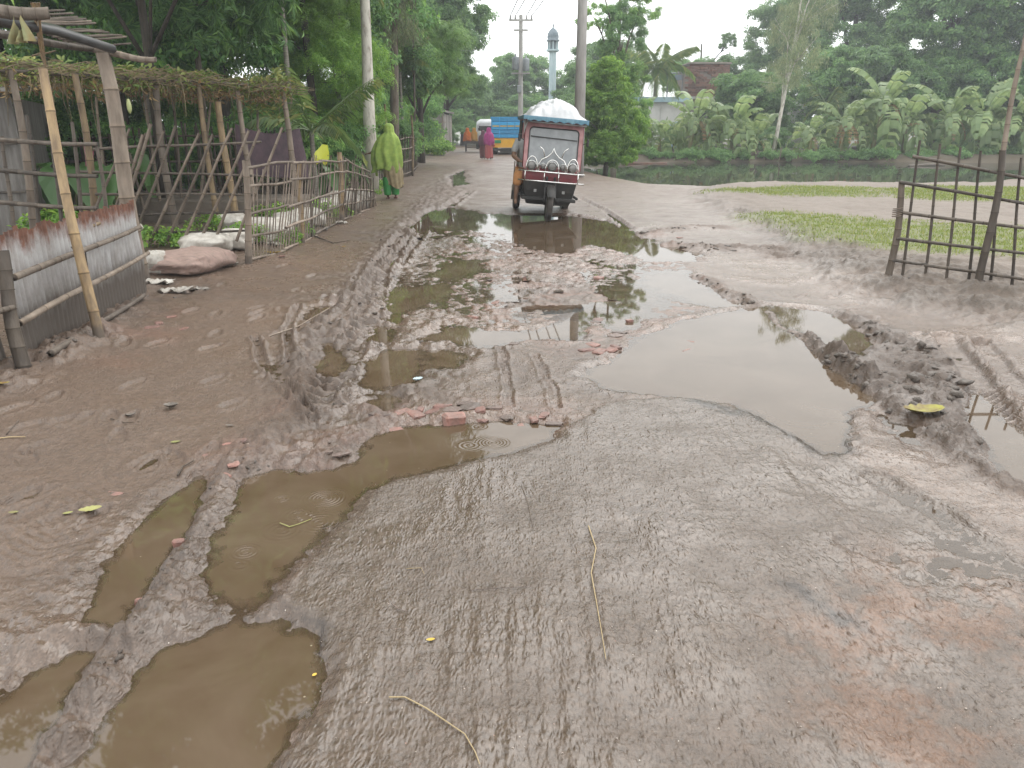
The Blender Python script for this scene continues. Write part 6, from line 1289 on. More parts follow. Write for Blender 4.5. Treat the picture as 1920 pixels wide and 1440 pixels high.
# ---- driver leaning at the left side
M_SHIRT = clothm('grey_shirt', (.30, .30, .29), (.22, .22, .215)); M_LUNGI = clothm('orange_lungi', (.42, .20, .07), (.30, .13, .045)); 
dv = thing('person', 'driver in grey shirt and orange cloth seated in the three-wheeler', 'person', fw+Vector((-.4, .9, 0)), 'people on the road')
DM = RM @ T(-.42, .80, 0)
j = [(0, .12, .74, .14, .12), (0, .10, .95, .13, .11), (-.02, .05, 1.18, .15, .11), (-.02, .03, 1.33, .09, .07), (-.01, 0, 1.44, .05, .05), (0, -.03, 1.52, .05, .05),
     (-.20, .03, 1.32, .065, .06), (-.27, -.06, 1.08, .05, .045), (-.16, -.28, 1.00, .035, .032), (.18, .03, 1.32, .065, .06), (.24, -.08, 1.08, .05, .045), (.16, -.28, 1.02, .035, .032),
     (-.11, .05, .72, .09, .09), (-.16, -.34, .74, .075, .075), (-.17, -.36, .46, .05, .05), (-.17, -.34, .30, .036, .036), (-.17, -.46, .25, .035, .028), (.10, .05, .72, .09, .09), (.12, -.34, .72, .07, .07), (.12, -.34, .46, .05, .05), (.12, -.44, .42, .035, .03)]
e = [(0, 1), (1, 2), (2, 3), (3, 4), (4, 5), (3, 6), (6, 7), (7, 8), (3, 9), (9, 10), (10, 11), (0, 12), (12, 13), (13, 14), (14, 15), (15, 16), (0, 17), (17, 18), (18, 19), (19, 20)]
hand_chain(j, e, 8, (.35, -.9, .05)); hand_chain(j, e, 11, (-.1, -.9, 0))
body = skin_body('body', j, e, M_SKIN, dv, DM)
add('head', HEAD, dv, DM @ T(.02, -.05, 1.60)); MB().lathe([(.086, -.02), (.104, .03), (.10, .08), (.07, .115), (.01, .128)], 16).build('hair', M_HAIR, dv, DM @ T(.02, -.03, 1.60), True, True)
sh_j = [(0, .12, .74, .165, .14), (0, .10, .95, .155, .135), (-.02, .05, 1.18, .175, .135), (-.02, .03, 1.34, .11, .09), (-.20, .03, 1.33, .085, .08), (-.265, -.05, 1.12, .075, .07), (.18, .03, 1.33, .085, .08), (.235, -.06, 1.12, .075, .07)]
skin_body('shirt', sh_j, [(0, 1), (1, 2), (2, 3), (3, 4), (4, 5), (3, 6), (6, 7)], M_SHIRT, dv, DM)
lj = [(0, .1, .73, .16, .14), (-.11, .03, .74, .12, .11), (-.16, -.35, .75, .10, .10), (-.17, -.37, .55, .085, .085), (.10, .03, .74, .12, .11), (.12, -.35, .73, .10, .10), (.12, -.36, .55, .08, .08)]
skin_body('lungi', lj, [(0, 1), (1, 2), (2, 3), (0, 4), (4, 5), (5, 6)], M_LUNGI, dv, DM)

# ---- woman in green at the fence, seen from behind
M_GREEN = clothm('lime_shawl', (.29, .38, .085), (.17, .26, .05), 9); M_BEIGE = clothm('beige_dress', (.33, .27, .16), (.22, .17, .095), 10); M_TROU = clothm('green_trousers', (.045, .25, .06), (.03, .17, .04)); M_SAND = clothm('sandal', (.2, .08, .07), (.13, .06, .05))
wp = gp(735, 373); wm = thing('person', 'woman in lime green shawl walking away beside the stick fence', 'person', wp, 'people on the road'); WM = T(wp) @ RZ(.1)
j = [(0, 0, .86, .14, .11), (0, 0, 1.08, .12, .10), (0, .02, 1.28, .13, .10), (0, .04, 1.38, .05, .05), (0, .06, 1.46, .05, .05), (-.18, .03, 1.28, .055, .05), (-.30, .06, 1.08, .042, .04), (-.44, .12, 1.0, .03, .03), (.18, .03, 1.28, .055, .05), (.25, .05, 1.03, .042, .04), (.22, .18, .88, .03, .03),
     (-.08, 0, .80, .09, .09), (-.09, .04, .46, .06, .06), (-.09, -.02, .10, .04, .04), (-.09, .10, .04, .038, .025), (.08, 0, .80, .09, .09), (.09, .08, .46, .06, .06), (.08, .10, .10, .04, .04), (.08, .22, .04, .038, .025)]
e = [(0, 1), (1, 2), (2, 3), (3, 4), (2, 5), (5, 6), (6, 7), (2, 8), (8, 9), (9, 10), (0, 11), (11, 12), (12, 13), (13, 14), (0, 15), (15, 16), (16, 17), (17, 18)]
hand_chain(j, e, 7, (-.9, .3, -.1)); hand_chain(j, e, 10, (-.2, .8, -.5)); skin_body('body', j, e, M_SKIN, wm, WM)
add('head', HEAD, wm, WM @ T(0, .06, 1.52) @ RZ(math.pi))
drape(dense([(1.648, .01, .01, .0, .05, 0), (1.642, .05, .055, .0, .05, 0), (1.62, .085, .092, 0, .05, 0), (1.575, .112, .122, 0, .05, .1), (1.50, .118, .128, 0, .045, .2), (1.44, .125, .122, 0, .03, .35), (1.38, .185, .132, -.01, .01, .35), (1.32, .235, .15, -.02, 0, .3), (1.20, .285, .17, -.04, 0, .5), (1.02, .32, .19, -.06, 0, .8), (.86, .325, .20, -.06, 0, 1.0), (.72, .30, .19, -.05, 0, 1.2), (.62, .30, .18, -.09, 0, 1.3)]), 72, 9, .13, 1).build('shawl', M_GREEN, wm, WM, True, True)
MB().loft([[(x-.0, y, z) for x, y, z in r] for r in [[(-.33-.03*math.cos(a)+.02*math.sin(5*z), .04+.035*math.sin(a), z) for a in np.linspace(0, 6.28, 13)[:-1]] for z in np.linspace(.50, 1.12, 10)]]).build('shawl_end', M_GREEN, wm, WM, True, True)
drape(dense([(.92, .17, .14, .04, 0, .2), (.74, .20, .16, .05, 0, .5), (.52, .21, .17, .06, .01, .9), (.34, .19, .15, .07, .02, 1.1), (.27, .20, .15, .08, .02, 1.2)]), 56, 11, .07, 2).build('dress', M_BEIGE, wm, WM, True, True)
for x, y in ((-.09, .0), (.085, .09)): drape(dense([(.48, .10, .10, x, y, .2), (.28, .095, .10, x, y, .6), (.12, .085, .095, x, y, .5), (.085, .08, .09, x, y, .6)]), 24, 5, .06, 3).build('trouser_leg', M_TROU, wm, WM, True, True)
for x, y in ((-.09, .07), (.08, .18)): MB().box((x, y, .012), (.09, .25, .024), bev=.01).build('sandal', M_SAND, wm, WM, False, True)

# ---- two women farther up the road
def walker(label, px, py, sh, skt, H, seed, shadow_rot=0.0):
    p = gp(px, py); t = thing('person', label, 'person', p, 'people on the road'); k = H/1.6; M = T(p) @ RZ(shadow_rot) @ S(k)
    j = [(0, 0, .86, .13, .10), (0, 0, 1.1, .12, .10), (0, .02, 1.28, .12, .09), (0, .03, 1.44, .05, .05), (-.17, .02, 1.28, .05, .05), (-.22, .05, 1.02, .04, .04), (-.15, .2, .95, .03, .03), (.17, .02, 1.28, .05, .05), (.23, 0, 1.02, .04, .04), (.22, .05, .80, .03, .03), (-.07, 0, .8, .09, .09), (-.08, .1, .45, .06, .06), (-.08, .06, .08, .04, .04), (-.08, .18, .04, .035, .025), (.07, 0, .8, .09, .09), (.08, -.02, .45, .06, .06), (.08, -.12, .10, .04, .04), (.08, -.02, .04, .035, .025)]
    e = [(0, 1), (1, 2), (2, 3), (2, 4), (4, 5), (5, 6), (2, 7), (7, 8), (8, 9), (0, 10), (10, 11), (11, 12), (12, 13), (0, 14), (14, 15), (15, 16), (16, 17)]; hand_chain(j, e, 6, (0, .8, -.3)); hand_chain(j, e, 9, (0, .2, -1))
    skin_body('body', j, e, M_SKIN, t, M, sub=1); add('head', HEAD, t, M @ T(0, .04, 1.52) @ RZ(math.pi))
    drape(dense([(1.64, .02, .02, 0, .03, 0), (1.62, .085, .09, 0, .03, 0), (1.53, .12, .125, 0, .03, .1), (1.40, .14, .13, 0, .01, .3), (1.31, .23, .15, 0, 0, .3), (1.12, .27, .18, 0, 0, .6), (.92, .27, .19, .02, 0, 1), (.78, .24, .18, .02, 0, 1.2)]), 40, 7, .08, seed).build('shawl', sh, t, M, True, True)
    drape(dense([(.95, .17, .14, 0, 0, .2), (.6, .20, .16, 0, .01, .6), (.25, .20, .17, .0, .02, 1.0), (.12, .20, .18, .0, .02, 1.2)]), 40, 9, .08, seed+1).build('skirt', skt, t, M, True, True)
M_MAG = clothm('magenta_shawl', (.36, .05, .20), (.24, .03, .13)); M_RED = clothm('red_skirt', (.42, .05, .07), (.25, .12, .10), 40); M_PLUM = clothm('plum_shawl', (.12, .06, .08), (.08, .04, .055)); M_PLUMS = clothm('brown_skirt', (.18, .07, .07), (.10, .05, .05), 30)
walker('woman in magenta shawl and red patterned skirt walking away', 917, 300, M_MAG, M_RED, 1.58, 3, .1); walker('woman in dark plum shawl walking left of the magenta one', 906, 299, M_PLUM, M_PLUMS, 1.45, 5, -.1)

# ---- flat cart with riders
M_WOODD = pm('dark_wood', (.06, .045, .035), (.10, .075, .055), 6, .8, .2); cp = Vector((at(888, 280, 56).x, 56, 0)); ct = thing('flatbed_cart', 'flat wooden cart carrying seated people at the road end', 'cart', cp)
dz = .72
for i in range(6): MB().box((cp.x-.57+.23*i, 56.7, dz), (.22, 1.7, .035)).build('plank', M_WOODD, ct)
MB().box((cp.x, 55.85, dz-.08), (1.42, .05, .14)).build('end_board', M_WOODD, ct); MB().tube([(cp.x-.6, 56.6, .3), (cp.x+.6, 56.6, .3)], .03, 6).build('axle', M_WOODD, ct)
for s in (-1, 1):
    w = MB().lathe([(.26, -.03), (.31, -.025), (.32, 0), (.31, .025), (.26, .03)], 20, T(cp.x+s*.58, 56.6, .32) @ RY(math.pi/2), cap=False).build('wheel', M_RUB, ct, Matrix(), True, True)
    for k in range(6): a = k*math.pi/6; MB().tube([(cp.x+s*.58, 56.6+.27*math.cos(a), .32+.27*math.sin(a)), (cp.x+s*.58, 56.6-.27*math.cos(a), .32-.27*math.sin(a))], .01, 4).build('spoke', M_RIM, w)
    MB().box((cp.x+s*.5, 55.95, .38), (.07, .07, .6)).build('leg', M_WOODD, ct)
def sitter(label, x, y, M1, M2, rz, hood=True):
    t = thing('person', label, 'person', (x, y, dz), 'people on the cart'); M = T(x, y, dz-.02) @ RZ(rz)
    j = [(0, 0, .12, .15, .13), (0, .02, .35, .13, .11), (0, 0, .55, .13, .10), (0, -.02, .72, .05, .05), (-.18, 0, .54, .05, .05), (-.22, -.1, .32, .04, .04), (-.1, -.25, .25, .03, .03), (.18, 0, .54, .05, .05), (.22, -.1, .32, .04, .04), (.1, -.25, .25, .03, .03), (-.1, -.1, .12, .09, .09), (-.22, -.42, .16, .07, .07), (-.05, -.5, .06, .045, .045), (.1, -.1, .12, .09, .09), (.22, -.42, .16, .07, .07), (.05, -.42, .06, .045, .045)]
    e = [(0, 1), (1, 2), (2, 3), (2, 4), (4, 5), (5, 6), (2, 7), (7, 8), (8, 9), (0, 10), (10, 11), (11, 12), (0, 13), (13, 14), (14, 15)]; hand_chain(j, e, 6, (.5, -.7, -.1)); hand_chain(j, e, 9, (-.5, -.7, -.1)); skin_body('body', j, e, M_SKIN, t, M, sub=1); add('head', HEAD, t, M @ T(0, -.03, .80))
    if hood: drape(dense([(.93, .02, .02, 0, 0, 0), (.91, .09, .09, 0, 0, 0), (.82, .12, .125, 0, 0, .1), (.68, .15, .14, 0, 0, .3), (.58, .24, .16, 0, 0, .3), (.35, .28, .22, 0, -.02, .8), (.06, .32, .28, 0, -.06, 1.2)]), 36, 7, .08, x).build('shawl', M1, t, M, True, True)
    else:
        drape(dense([(.72, .06, .06, 0, 0, 0), (.64, .17, .11, 0, 0, .2), (.5, .24, .15, 0, 0, .3), (.28, .22, .18, 0, 0, .6), (.05, .24, .24, 0, -.04, .6)]), 32, 6, .05, x).build('shirt', M1, t, M, True, True); MB().lathe([(.086, -.02), (.104, .03), (.10, .08), (.07, .115), (.01, .128)], 14).build('hair', M_HAIR, t, M @ T(0, .0, .80), True, True)
    drape(dense([(.22, .24, .2, 0, -.12, .3), (.10, .32, .3, 0, -.2, .8), (.02, .34, .32, 0, -.2, .9)]), 30, 7, .08, 2).build('lap_cloth', M2, t, M, True, True)
M_OR = clothm('orange_shawl', (.60, .17, .035), (.45, .11, .02)); M_WS = clothm('white_shirt', (.62, .62, .6), (.5, .5, .48)); M_BS = clothm('blue_shirt', (.13, .22, .36), (.09, .16, .27)); M_YS = clothm('yellow_cloth', (.50, .27, .06), (.38, .2, .04))
sitter('cart rider wrapped in a bright orange shawl', cp.x-.42, 56.1, M_OR, M_PLUM, math.pi); sitter('cart rider in white shirt on the right', cp.x+.42, 56.2, M_WS, M_BS, math.pi, False); sitter('cart rider in blue shirt in the middle', cp.x+.02, 57.0, M_BS, M_WS, 0, False); sitter('small cart rider in yellow between the others', cp.x+.05, 56.15, M_YS, M_YS, math.pi)

# ---- blue and yellow truck, white van
M_TB = pm('truck_blue', (.03, .26, .52), (.045, .32, .60), 3, .45, .05); M_TY = pm('truck_yellow', (.70, .38, .035), (.60, .30, .03), 3, .45, .05); M_TW = pm('truck_cream', (.55, .42, .16), (.5, .38, .14), 3, .5, 0); M_PLATE = pm('plate_green', (.02, .26, .09), (.02, .22, .08), 3, .5, 0); M_TAIL = pm('tail_red', (.4, .03, .02), (.35, .03, .02), 3, .3, 0)
ty = 50.5; tx0, tx1 = at(921, 260, ty).x, at(981, 260, ty).x; tw = tx1-tx0; tcx = (tx0+tx1)/2; zt, zm, zl = at(940, 220, ty).z, at(940, 259, ty).z, at(940, 277, ty).z
tk = thing('truck', 'blue and yellow cargo truck seen from behind on the road', 'truck', (tcx, ty, 0))
MB().box((tcx, ty+2.2, (zt+zm)/2), (tw, 4.2, zt-zm-.02)).build('cargo_box', M_TB, tk); MB().box((tcx, ty+2.2, (zm+zl)/2), (tw-.02, 4.25, zm-zl-.02)).build('lower_body', M_TY, tk)
for k in range(5): z = zm+(zt-zm)*(k+.5)/5; MB().box((tcx, ty+.06, z), (tw-.06, .06, (zt-zm)/5-.05), bev=.015).build('rear_board', M_TB, tk)
MB().box((tcx, ty+.02, zm+(zt-zm)*.58), (tw-.04, .05, .08)).build('stripe', M_TW, tk); MB().box((tcx, ty+.05, zt-.02), (tw+.06, .12, .1)).build('top_rail', M_TB, tk)
for k in range(5): x = tx0+.05+(tw-.1)*k/4; MB().box((x, ty+.0, (zt+zm)/2), (.06, .06, zt-zm)).build('rear_post', M_TB, tk)
pl_ = MB().box((tcx-.30*tw, ty+.03, (zm+zl)/2+.08), (.42, .04, .18)).build('number_plate', M_PLATE, tk)
for s in (-1, 1): MB().box((tcx+s*.42*tw, ty+.03, zl+.12), (.16, .05, .12)).build('tail_lamp', M_TAIL, tk)
MB().box((tcx, ty+.2, zl-.12), (tw*.85, .12, .14)).build('bumper', M_BLACKP, tk); MB().box((tcx, ty+2.4, zl-.22), (tw*.45, 4.4, .2)).build('chassis', M_BLACKP, tk)
for s in (-1, 1):
    w = MB().lathe([(.2, -.14), (.36, -.15), (.4, -.1), (.4, .1), (.36, .15), (.2, .14)], 20, T(tcx+s*(tw*.5-.2), ty+.9, .4) @ RY(math.pi/2)).build('wheel', M_RUB, tk, Matrix(), True, True)
    MB().lathe([(.08, -.16), (.2, -.13), (.2, .13), (.08, .16)], 14, T(tcx+s*(tw*.5-.2), ty+.9, .4) @ RY(math.pi/2)).build('rim', M_RIM, w, Matrix(), True, True)
    w = MB().lathe([(.2, -.12), (.36, -.13), (.4, -.1), (.4, .1), (.36, .13), (.2, .12)], 20, T(tcx+s*(tw*.5-.2), ty+5.2, .4) @ RY(math.pi/2)).build('wheel', M_RUB, tk, Matrix(), True, True)
MB().box((tcx, ty+5.2, 1.25), (tw*.92, 1.5, 1.7), bev=.15).build('cab', M_TY, tk)
vy = 64; vx = at(911, 240, vy).x; vz = at(911, 223, vy).z; va = thing('white_van', 'rounded white van half hidden beside the truck', 'van', (vx, vy, 0)); rings = []
for f, hw, z0, z1 in ((0, .72, .55, vz*.86), (.12, .80, .4, vz*.97), (.5, .82, .38, vz), (.8, .80, .4, vz*.9), (1, .70, .5, vz*.6)):
    rings.append([(vx+hw*s*k, vy+f*3.4, z) for s, k, z in ((-1, 1, z0), (-1, 1.02, (z0+z1)/2), (-1, .92, z1*.93), (-1, .6, z1), (1, .6, z1), (1, .92, z1*.93), (1, 1.02, (z0+z1)/2), (1, 1, z0))])
MB().loft(rings).build('body', M_TARP, va, Matrix(), True, True); MB().box((vx, vy-.02, vz*.68), (1.1, .06, .42), bev=.02).build('rear_window', M_BLACKP, va)
for s in (-1, 1):
    for yy in (.6, 2.8): MB().lathe([(.1, -.1), (.27, -.1), (.3, -.06), (.3, .06), (.27, .1), (.1, .1)], 16, T(vx+s*.7, vy+yy, .3) @ RY(math.pi/2)).build('wheel', M_RUB, va, Matrix(), True, True)
    MB().box((vx+s*.68, vy-.02, .85), (.1, .05, .25)).build('tail_lamp', M_TAIL, va)
# ================================================================== BRICKS, CLODS, LITTER, HAZE
M_BRKW = pm('wet_brick', (.225, .112, .09), (.135, .085, .07), 16, .35, .4, var=.3, r2=.6); M_BRKM = pm('muddy_brick', (.135, .092, .076), (.095, .074, .062), 12, .4, .5, var=.25)
M_CLOD = pm('mud_clod', (.058, .045, .036), (.095, .075, .060), 14, .42, .8, var=.25)
def rock_mesh(name, mat, seed, box=True, rough=.12):
    bm = bmesh.new()
    if box: bmesh.ops.create_cube(bm, size=1); bmesh.ops.bevel(bm, geom=bm.edges[:]+bm.verts[:], offset=.16, segments=1, affect='EDGES')
    else: bmesh.ops.create_icosphere(bm, subdivisions=1, radius=.55)
    r = random.Random(seed)
    for v in bm.verts: v.co += Vector((r.uniform(-rough, rough), r.uniform(-rough, rough), r.uniform(-rough, rough)))
    me = bpy.data.meshes.new(name); bm.to_mesh(me); bm.free(); me.materials.append(mat); return me
BK = [rock_mesh('brick', M_BRKW, k) for k in range(4)]+[rock_mesh('brick', M_BRKM, k+9) for k in range(3)]
rg = random.Random(21)
def brick(px, py, w, parent=ground, up=.25, muddy=False, mesh=None):
    x, y = G(px, py); z = max(gz(x, y), -.012); me = mesh or (BK[4+rg.randrange(3)] if muddy else BK[rg.randrange(4)])
    return add('brick', me, parent, T(x, y, z+w*.05*up-w*.04) @ RZ(rg.uniform(0, 3.1)) @ RX(rg.uniform(-.18, .18)) @ S(w*rg.uniform(.9, 1.5), w*rg.uniform(.6, 1), w*rg.uniform(.16, .28)))
for px, py, w in ((880, 772, .10), (900, 780, .09), (850, 778, .09), (925, 775, .09), (945, 786, .08), (812, 778, .09), (780, 785, .09), (735, 805, .10), (755, 782, .08), (705, 818, .08), (1000, 790, .07), (1020, 786, .07), (985, 795, .08), (1040, 795, .07), (870, 765, .07), (905, 790, .07), (960, 795, .07), (830, 770, .07), (790, 775, .06), (715, 790, .08), (1010, 800, .05), (640, 862, .07), (618, 860, .06), (625, 842, .05)): brick(px, py, w, muddy=rg.random() < .5)
for k in range(62):      # half sunken pieces of the old brick paving in the middle of the road
    px = rg.uniform(850, 1290); py = rg.uniform(440, 660); x, y = G(px, py)
    if abs(px-1010) < 60 and py < 450: continue
    brick(px, py, rg.uniform(.05, .12), muddy=rg.random() < .8, up=-.5)
for px, py, w in ((1100, 660, .12), (1125, 664, .10), (1145, 660, .09), (1112, 650, .09), (1155, 655, .08), (1270, 648, .09), (1282, 655, .10), (1276, 664, .09), (1262, 655, .07), (1296, 638, .09), (1272, 635, .06), (1358, 620, .08), (1380, 632, .07)): brick(px, py, w, up=.5)
for px, py, w in ((440, 845, .05), (455, 850, .05), (430, 850, .04), (450, 885, .06), (440, 892, .05), (385, 860, .03), (215, 932, .05), (425, 905, .05), (320, 600, .09), (300, 612, .07), (285, 620, .08), (345, 620, .07), (1100, 420, .1)): brick(px, py, w, up=0)
def loose(px, py, w, lb, d=.5):
    x, y = G(px, py); z = max(gz(x, y), 0); o = add('brick_piece', rock_mesh('brick_piece', M_BRKW, int(px), rough=.07), None, T(x, y, z+w*.16) @ RZ(.3) @ S(w, w*.7, w*d)); tag(o, lb, 'brick', 'loose brick pieces')
loose(852, 792, .13, 'largest loose red brick piece at the far edge of the puddle', .5); loose(336, 1025, .045, 'small red brick piece between the two left ruts', .7); loose(262, 1130, .03, 'tiny red brick crumb beside the left rut', .7); loose(1180, 604, .06, 'reddish brick piece left of the big puddle'); loose(530, 490, .08, 'reddish crushed brick patch by the stick fence corner', .2)
# clods of churned mud, too many and too small to pick apart
CL = [rock_mesh('clod', M_CLOD, k, False, .27) for k in range(4)]; cv, cf, off = [], [], 0
rgn = np.random.default_rng(31)
def clods(line, n, spread, smin, smax, lift=.25):
    global off
    P = PX(*line); L = np.hypot(*np.diff(P, axis=0).T); c = np.concatenate([[0], np.cumsum(L)])
    s = rgn.uniform(0, c[-1], n); k = np.clip(np.searchsorted(c, s)-1, 0, len(P)-2); f = (s-c[k])/L[k]; p = P[k]+(P[k+1]-P[k])*f[:, None]+rgn.normal(0, spread, (n, 2)); z = ground_fields(p[:, 0], p[:, 1])[0]
    for i in range(n):
        if z[i] < -.012: continue
        me = CL[i % 4]; v = np.empty(len(me.vertices)*3); me.vertices.foreach_get('co', v); v = v.reshape(-1, 3); w = rgn.uniform(smin, smax)*rgn.uniform(.6, 1.2, 3); a = rgn.uniform(0, 6.28)
        v = v*w*np.array([1, 1, .65]); v = np.stack([v[:, 0]*math.cos(a)-v[:, 1]*math.sin(a), v[:, 0]*math.sin(a)+v[:, 1]*math.cos(a), v[:, 2]], -1)+np.array([p[i, 0], p[i, 1], z[i]+w[2]*(lift*.4-.30)])
        cv.append(v); cf.append(np.array([list(q.vertices) for q in me.polygons])+off); off += len(v)
clods([(1445, 590), (1490, 630), (1540, 662), (1610, 715), (1690, 780)], 60, .05, .02, .06)
clods([(1580, 600), (1640, 632), (1690, 655), (1740, 700), (1750, 750)], 64, .10, .03, .10)
clods([(1600, 690), (1660, 720), (1710, 750), (1780, 840)], 57, .12, .025, .08)
clods([(1270, 462), (1340, 468), (1440, 472)], 45, .18, .03, .11); clods([(1225, 440), (1290, 430), (1350, 432)], 22, .15, .03, .09); clods([(1310, 520), (1370, 555), (1430, 585)], 26, .06, .02, .06)
clods([(740, 450), (700, 520), (660, 600), (600, 690)], 76, .12, .015, .05); clods([(330, 1030), (250, 1180), (170, 1290)], 45, .04, .008, .025); clods([(480, 860), (440, 930), (390, 1020)], 34, .05, .01, .03); clods([(200, 610), (120, 670), (20, 720)], 45, .10, .015, .06); clods([(280, 560), (330, 580), (250, 600)], 22, .12, .015, .05)
clods([(700, 300), (860, 330), (800, 390)], 22, .5, .03, .08); clods([(600, 780), (700, 720), (800, 620)], 45, .15, .012, .04); clods([(1500, 430), (1600, 480), (1700, 540), (1850, 580)], 26, .25, .02, .06)
tag(add('mud_clods', me_np('mud_clods', np.concatenate(cv), np.concatenate(cf), M_CLOD, False)), 'dark clods of mud thrown up along the ruts', 'mud', kind='stuff')
# straws, sticks, leaves, litter
M_PALEL = pm('pale_leaf', (.24, .25, .08), (.17, .14, .06), 9, .6, .1); M_STRAW = pm('straw', (.36, .28, .16), (.26, .19, .10), 9, .7, 0)
def straw(label, pts, r, mat=M_STRAW, grp='straws on the road', cat='straw', flat=False):
    P = []
    for a, b in pts:
        x, y = G(a, b); P.append(Vector((x, y, max(gz(x, y), .0)+r*.8+.004)))
    Q = []
    for i in range(len(P)-1):
        for k in range(4): Q.append(P[i].lerp(P[i+1], k/4))
    Q.append(P[-1]); n = len(Q); me = me_py('straw', *(lambda m: (m.v, m.f))(MB().tube(Q, [r*(1-.5*i/n) for i in range(n)], 5)), mat, True); tag(add('straw', me), label, cat, grp)
straw('long curved straw lying at the bottom centre', [(730, 1326), (760, 1324), (800, 1345), (840, 1375), (872, 1400), (892, 1440), (900, 1462)], .0026)
straw('long kinked straw right of centre on the wet road', [(1103, 996), (1117, 1040), (1108, 1090), (1118, 1150), (1128, 1210), (1135, 1258)], .0026)
straw('short reddish straw lying crosswise in the centre', [(880, 1118), (940, 1117), (1000, 1116)], .0016, M_BRKM); straw('thin dark twig above the kinked straw', [(978, 918), (990, 950), (1000, 1005)], .002, M_STICKD)
straw('small bent straw left of centre', [(762, 1074), (790, 1073), (796, 1085)], .0015); straw('short brown twig left of the yellow leaf bit', [(735, 1145), (748, 1155), (770, 1161)], .002, M_BRKM); straw('pale straw at the far left edge of the path', [(-20, 835), (20, 830), (50, 828)], .004); straw('dark twig standing out at the left edge', [(15, 825), (38, 800)], .003, M_STICKD); straw('dark twig among grey litter on the left path', [(208, 788), (235, 795), (262, 798)], .003, M_STICKD)
straw('bent yellow straw floating in the brown puddle', [(525, 983), (543, 990), (560, 985), (585, 975)], .0028, M_PALEL); straw('pale stick crossing the left rut', [(480, 642), (560, 622), (620, 600)], .008, M_STICK); straw('short dark stick by the left rut', [(540, 686), (575, 688)], .007, M_STICKD); straw('dark twig at the head of the brown rut puddle', [(335, 905), (345, 890), (366, 878)], .005, M_STICKD); straw('thin twig arching at the stick fence foot', [(590, 450), (625, 462), (655, 455)], .01, M_STICKD)
def flat_leaf(label, px, py, L, w, mat, rz, curl=.2, cat='leaf', nm='fallen_leaf', dry=False):
    x, y = G(px, py); z = max(gz(x, y), 0)+.006; V, F = [], []; n = 9
    for i in range(n+1):
        t = i/n; h = w*.5*math.sin(math.pi*(t*.94+.03))**.7*(1+.15*math.sin(i*2.7)); zz = curl*L*(t-.5)**2
        V += [(L*(t-.5), -h, zz+curl*h*.8), (L*(t-.5), 0, zz), (L*(t-.5), h, zz+curl*h*.8)]
    for i in range(n): F += [(3*i, 3*i+1, 3*i+4, 3*i+3), (3*i+1, 3*i+2, 3*i+5, 3*i+4)]
    tag(add(nm, me_py(nm, V, F, mat), None, T(x, y, z) @ RZ(rz)), label, cat, 'fallen leaves on the road')
M_YG = pm('yellow_green_leaf', (.32, .30, .04), (.13, .07, .025), 14, .5, .2); M_YEL = pm('yellow_petal', (.42, .29, .04), (.30, .18, .03), 20, .6, 0)
flat_leaf('large yellow-green leaf on the mud ridge at right', 1728, 790, .24, .13, M_YG, .1, .5); flat_leaf('small yellow leaf scrap at the lower centre', 808, 1214, .028, .014, M_YEL, .2); flat_leaf('pale green leaf on the left path', 330, 834, .05, .03, M_PALEL, .3); flat_leaf('pale leaf at the left edge of the path', 28, 973, .04, .022, M_PALEL, .1); flat_leaf('yellow-green crushed leaf left of the brown rut', 172, 968, .09, .05, M_PALEL, .4); flat_leaf('pale leaf beside the crushed one', 128, 966, .04, .022, M_PALEL, .4); flat_leaf('orange-yellow peel at the stick fence corner', 512, 484, .22, .09, M_YEL, -.1, .4); flat_leaf('tiny yellow leaf on the mud by the fence', 645, 467, .09, .04, M_YEL, 1.2); flat_leaf('dark yellow leaf at the far left mud bank', 10, 744, .08, .04, M_YG, .3); flat_leaf('tiny orange leaf on the near puddle edge', 590, 1268, .016, .012, M_YEL, .9)
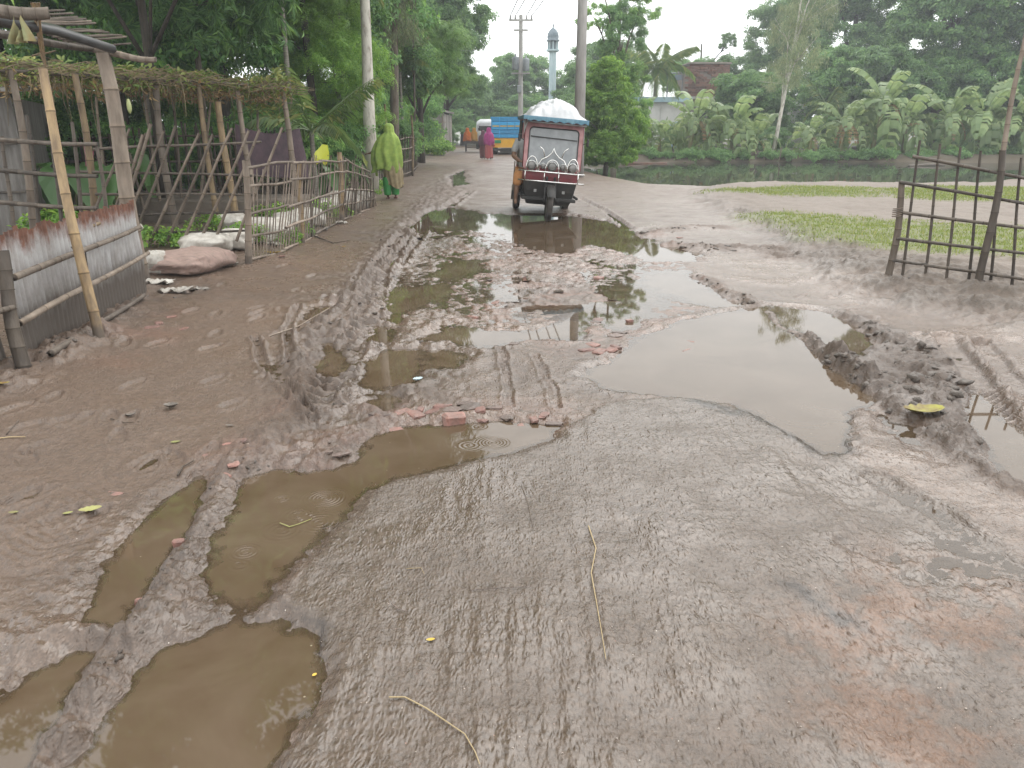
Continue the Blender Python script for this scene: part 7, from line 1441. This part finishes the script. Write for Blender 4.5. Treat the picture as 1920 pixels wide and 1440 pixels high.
flat_leaf('white crumpled wrapper on the left path', 322, 772, .08, .06, M_SACKW, .2, .9, 'wrapper', 'wrapper'); flat_leaf('small grey wrapper beside the white one', 246, 783, .06, .03, M_SACKW, .6, .8, 'wrapper', 'wrapper'); flat_leaf('white cigarette packet scrap on the left path', 432, 808, .05, .02, M_SACKW, -.2, .3, 'wrapper', 'wrapper'); flat_leaf('bluish plastic bit by the small olive puddle', 784, 716, .07, .05, M_MIN, .6, .9, 'wrapper', 'wrapper'); flat_leaf('white scrap on the churned mud', 690, 614, .07, .03, M_SACKW, .3, .5, 'wrapper', 'wrapper')
# grit: pale pebbles and shell bits on the near road
P = np.array([G(rgn.uniform(560, 1900), rgn.uniform(900, 1440)) for _ in range(130)]); z = ground_fields(P[:, 0], P[:, 1])[0]; cv, cf, off = [], [], 0
M_GRIT = pm('grit', (.34, .30, .26), (.20, .15, .12), 90, .6, .1)
for i in range(len(P)):
    me = CL[i % 4]; v = np.empty(len(me.vertices)*3); me.vertices.foreach_get('co', v); v = v.reshape(-1, 3)*rgn.uniform(.0022, .0062)+np.array([P[i, 0], P[i, 1], max(z[i], 0)+.001]); cv.append(v); cf.append(np.array([list(q.vertices) for q in me.polygons])+off); off += len(v)
tag(add('grit', me_np('grit', np.concatenate(cv), np.concatenate(cf), M_GRIT, True)), 'pale grit scattered over the wet road', 'grit', kind='stuff')
# ---- haze: a closed box of moist air round the whole place
hz = MB().box((10, 45, 11.5), (230, 160, 26)).build('haze', None, None, Matrix(), False, True); hm = bpy.data.materials.new('haze'); hm.use_nodes = True; hm.node_tree.nodes.clear()
ho = hm.node_tree.nodes.new('ShaderNodeOutputMaterial'); pv_ = hm.node_tree.nodes.new('ShaderNodeVolumePrincipled'); pv_.inputs['Color'].default_value = (.90, .95, 1, 1); pv_.inputs['Density'].default_value = .0016; pv_.inputs['Anisotropy'].default_value = .2
hm.node_tree.links.new(pv_.outputs[0], ho.inputs['Volume']); hz.data.materials.append(hm); tag(hz, 'pale moist haze over the pond and road', 'haze', kind='stuff')
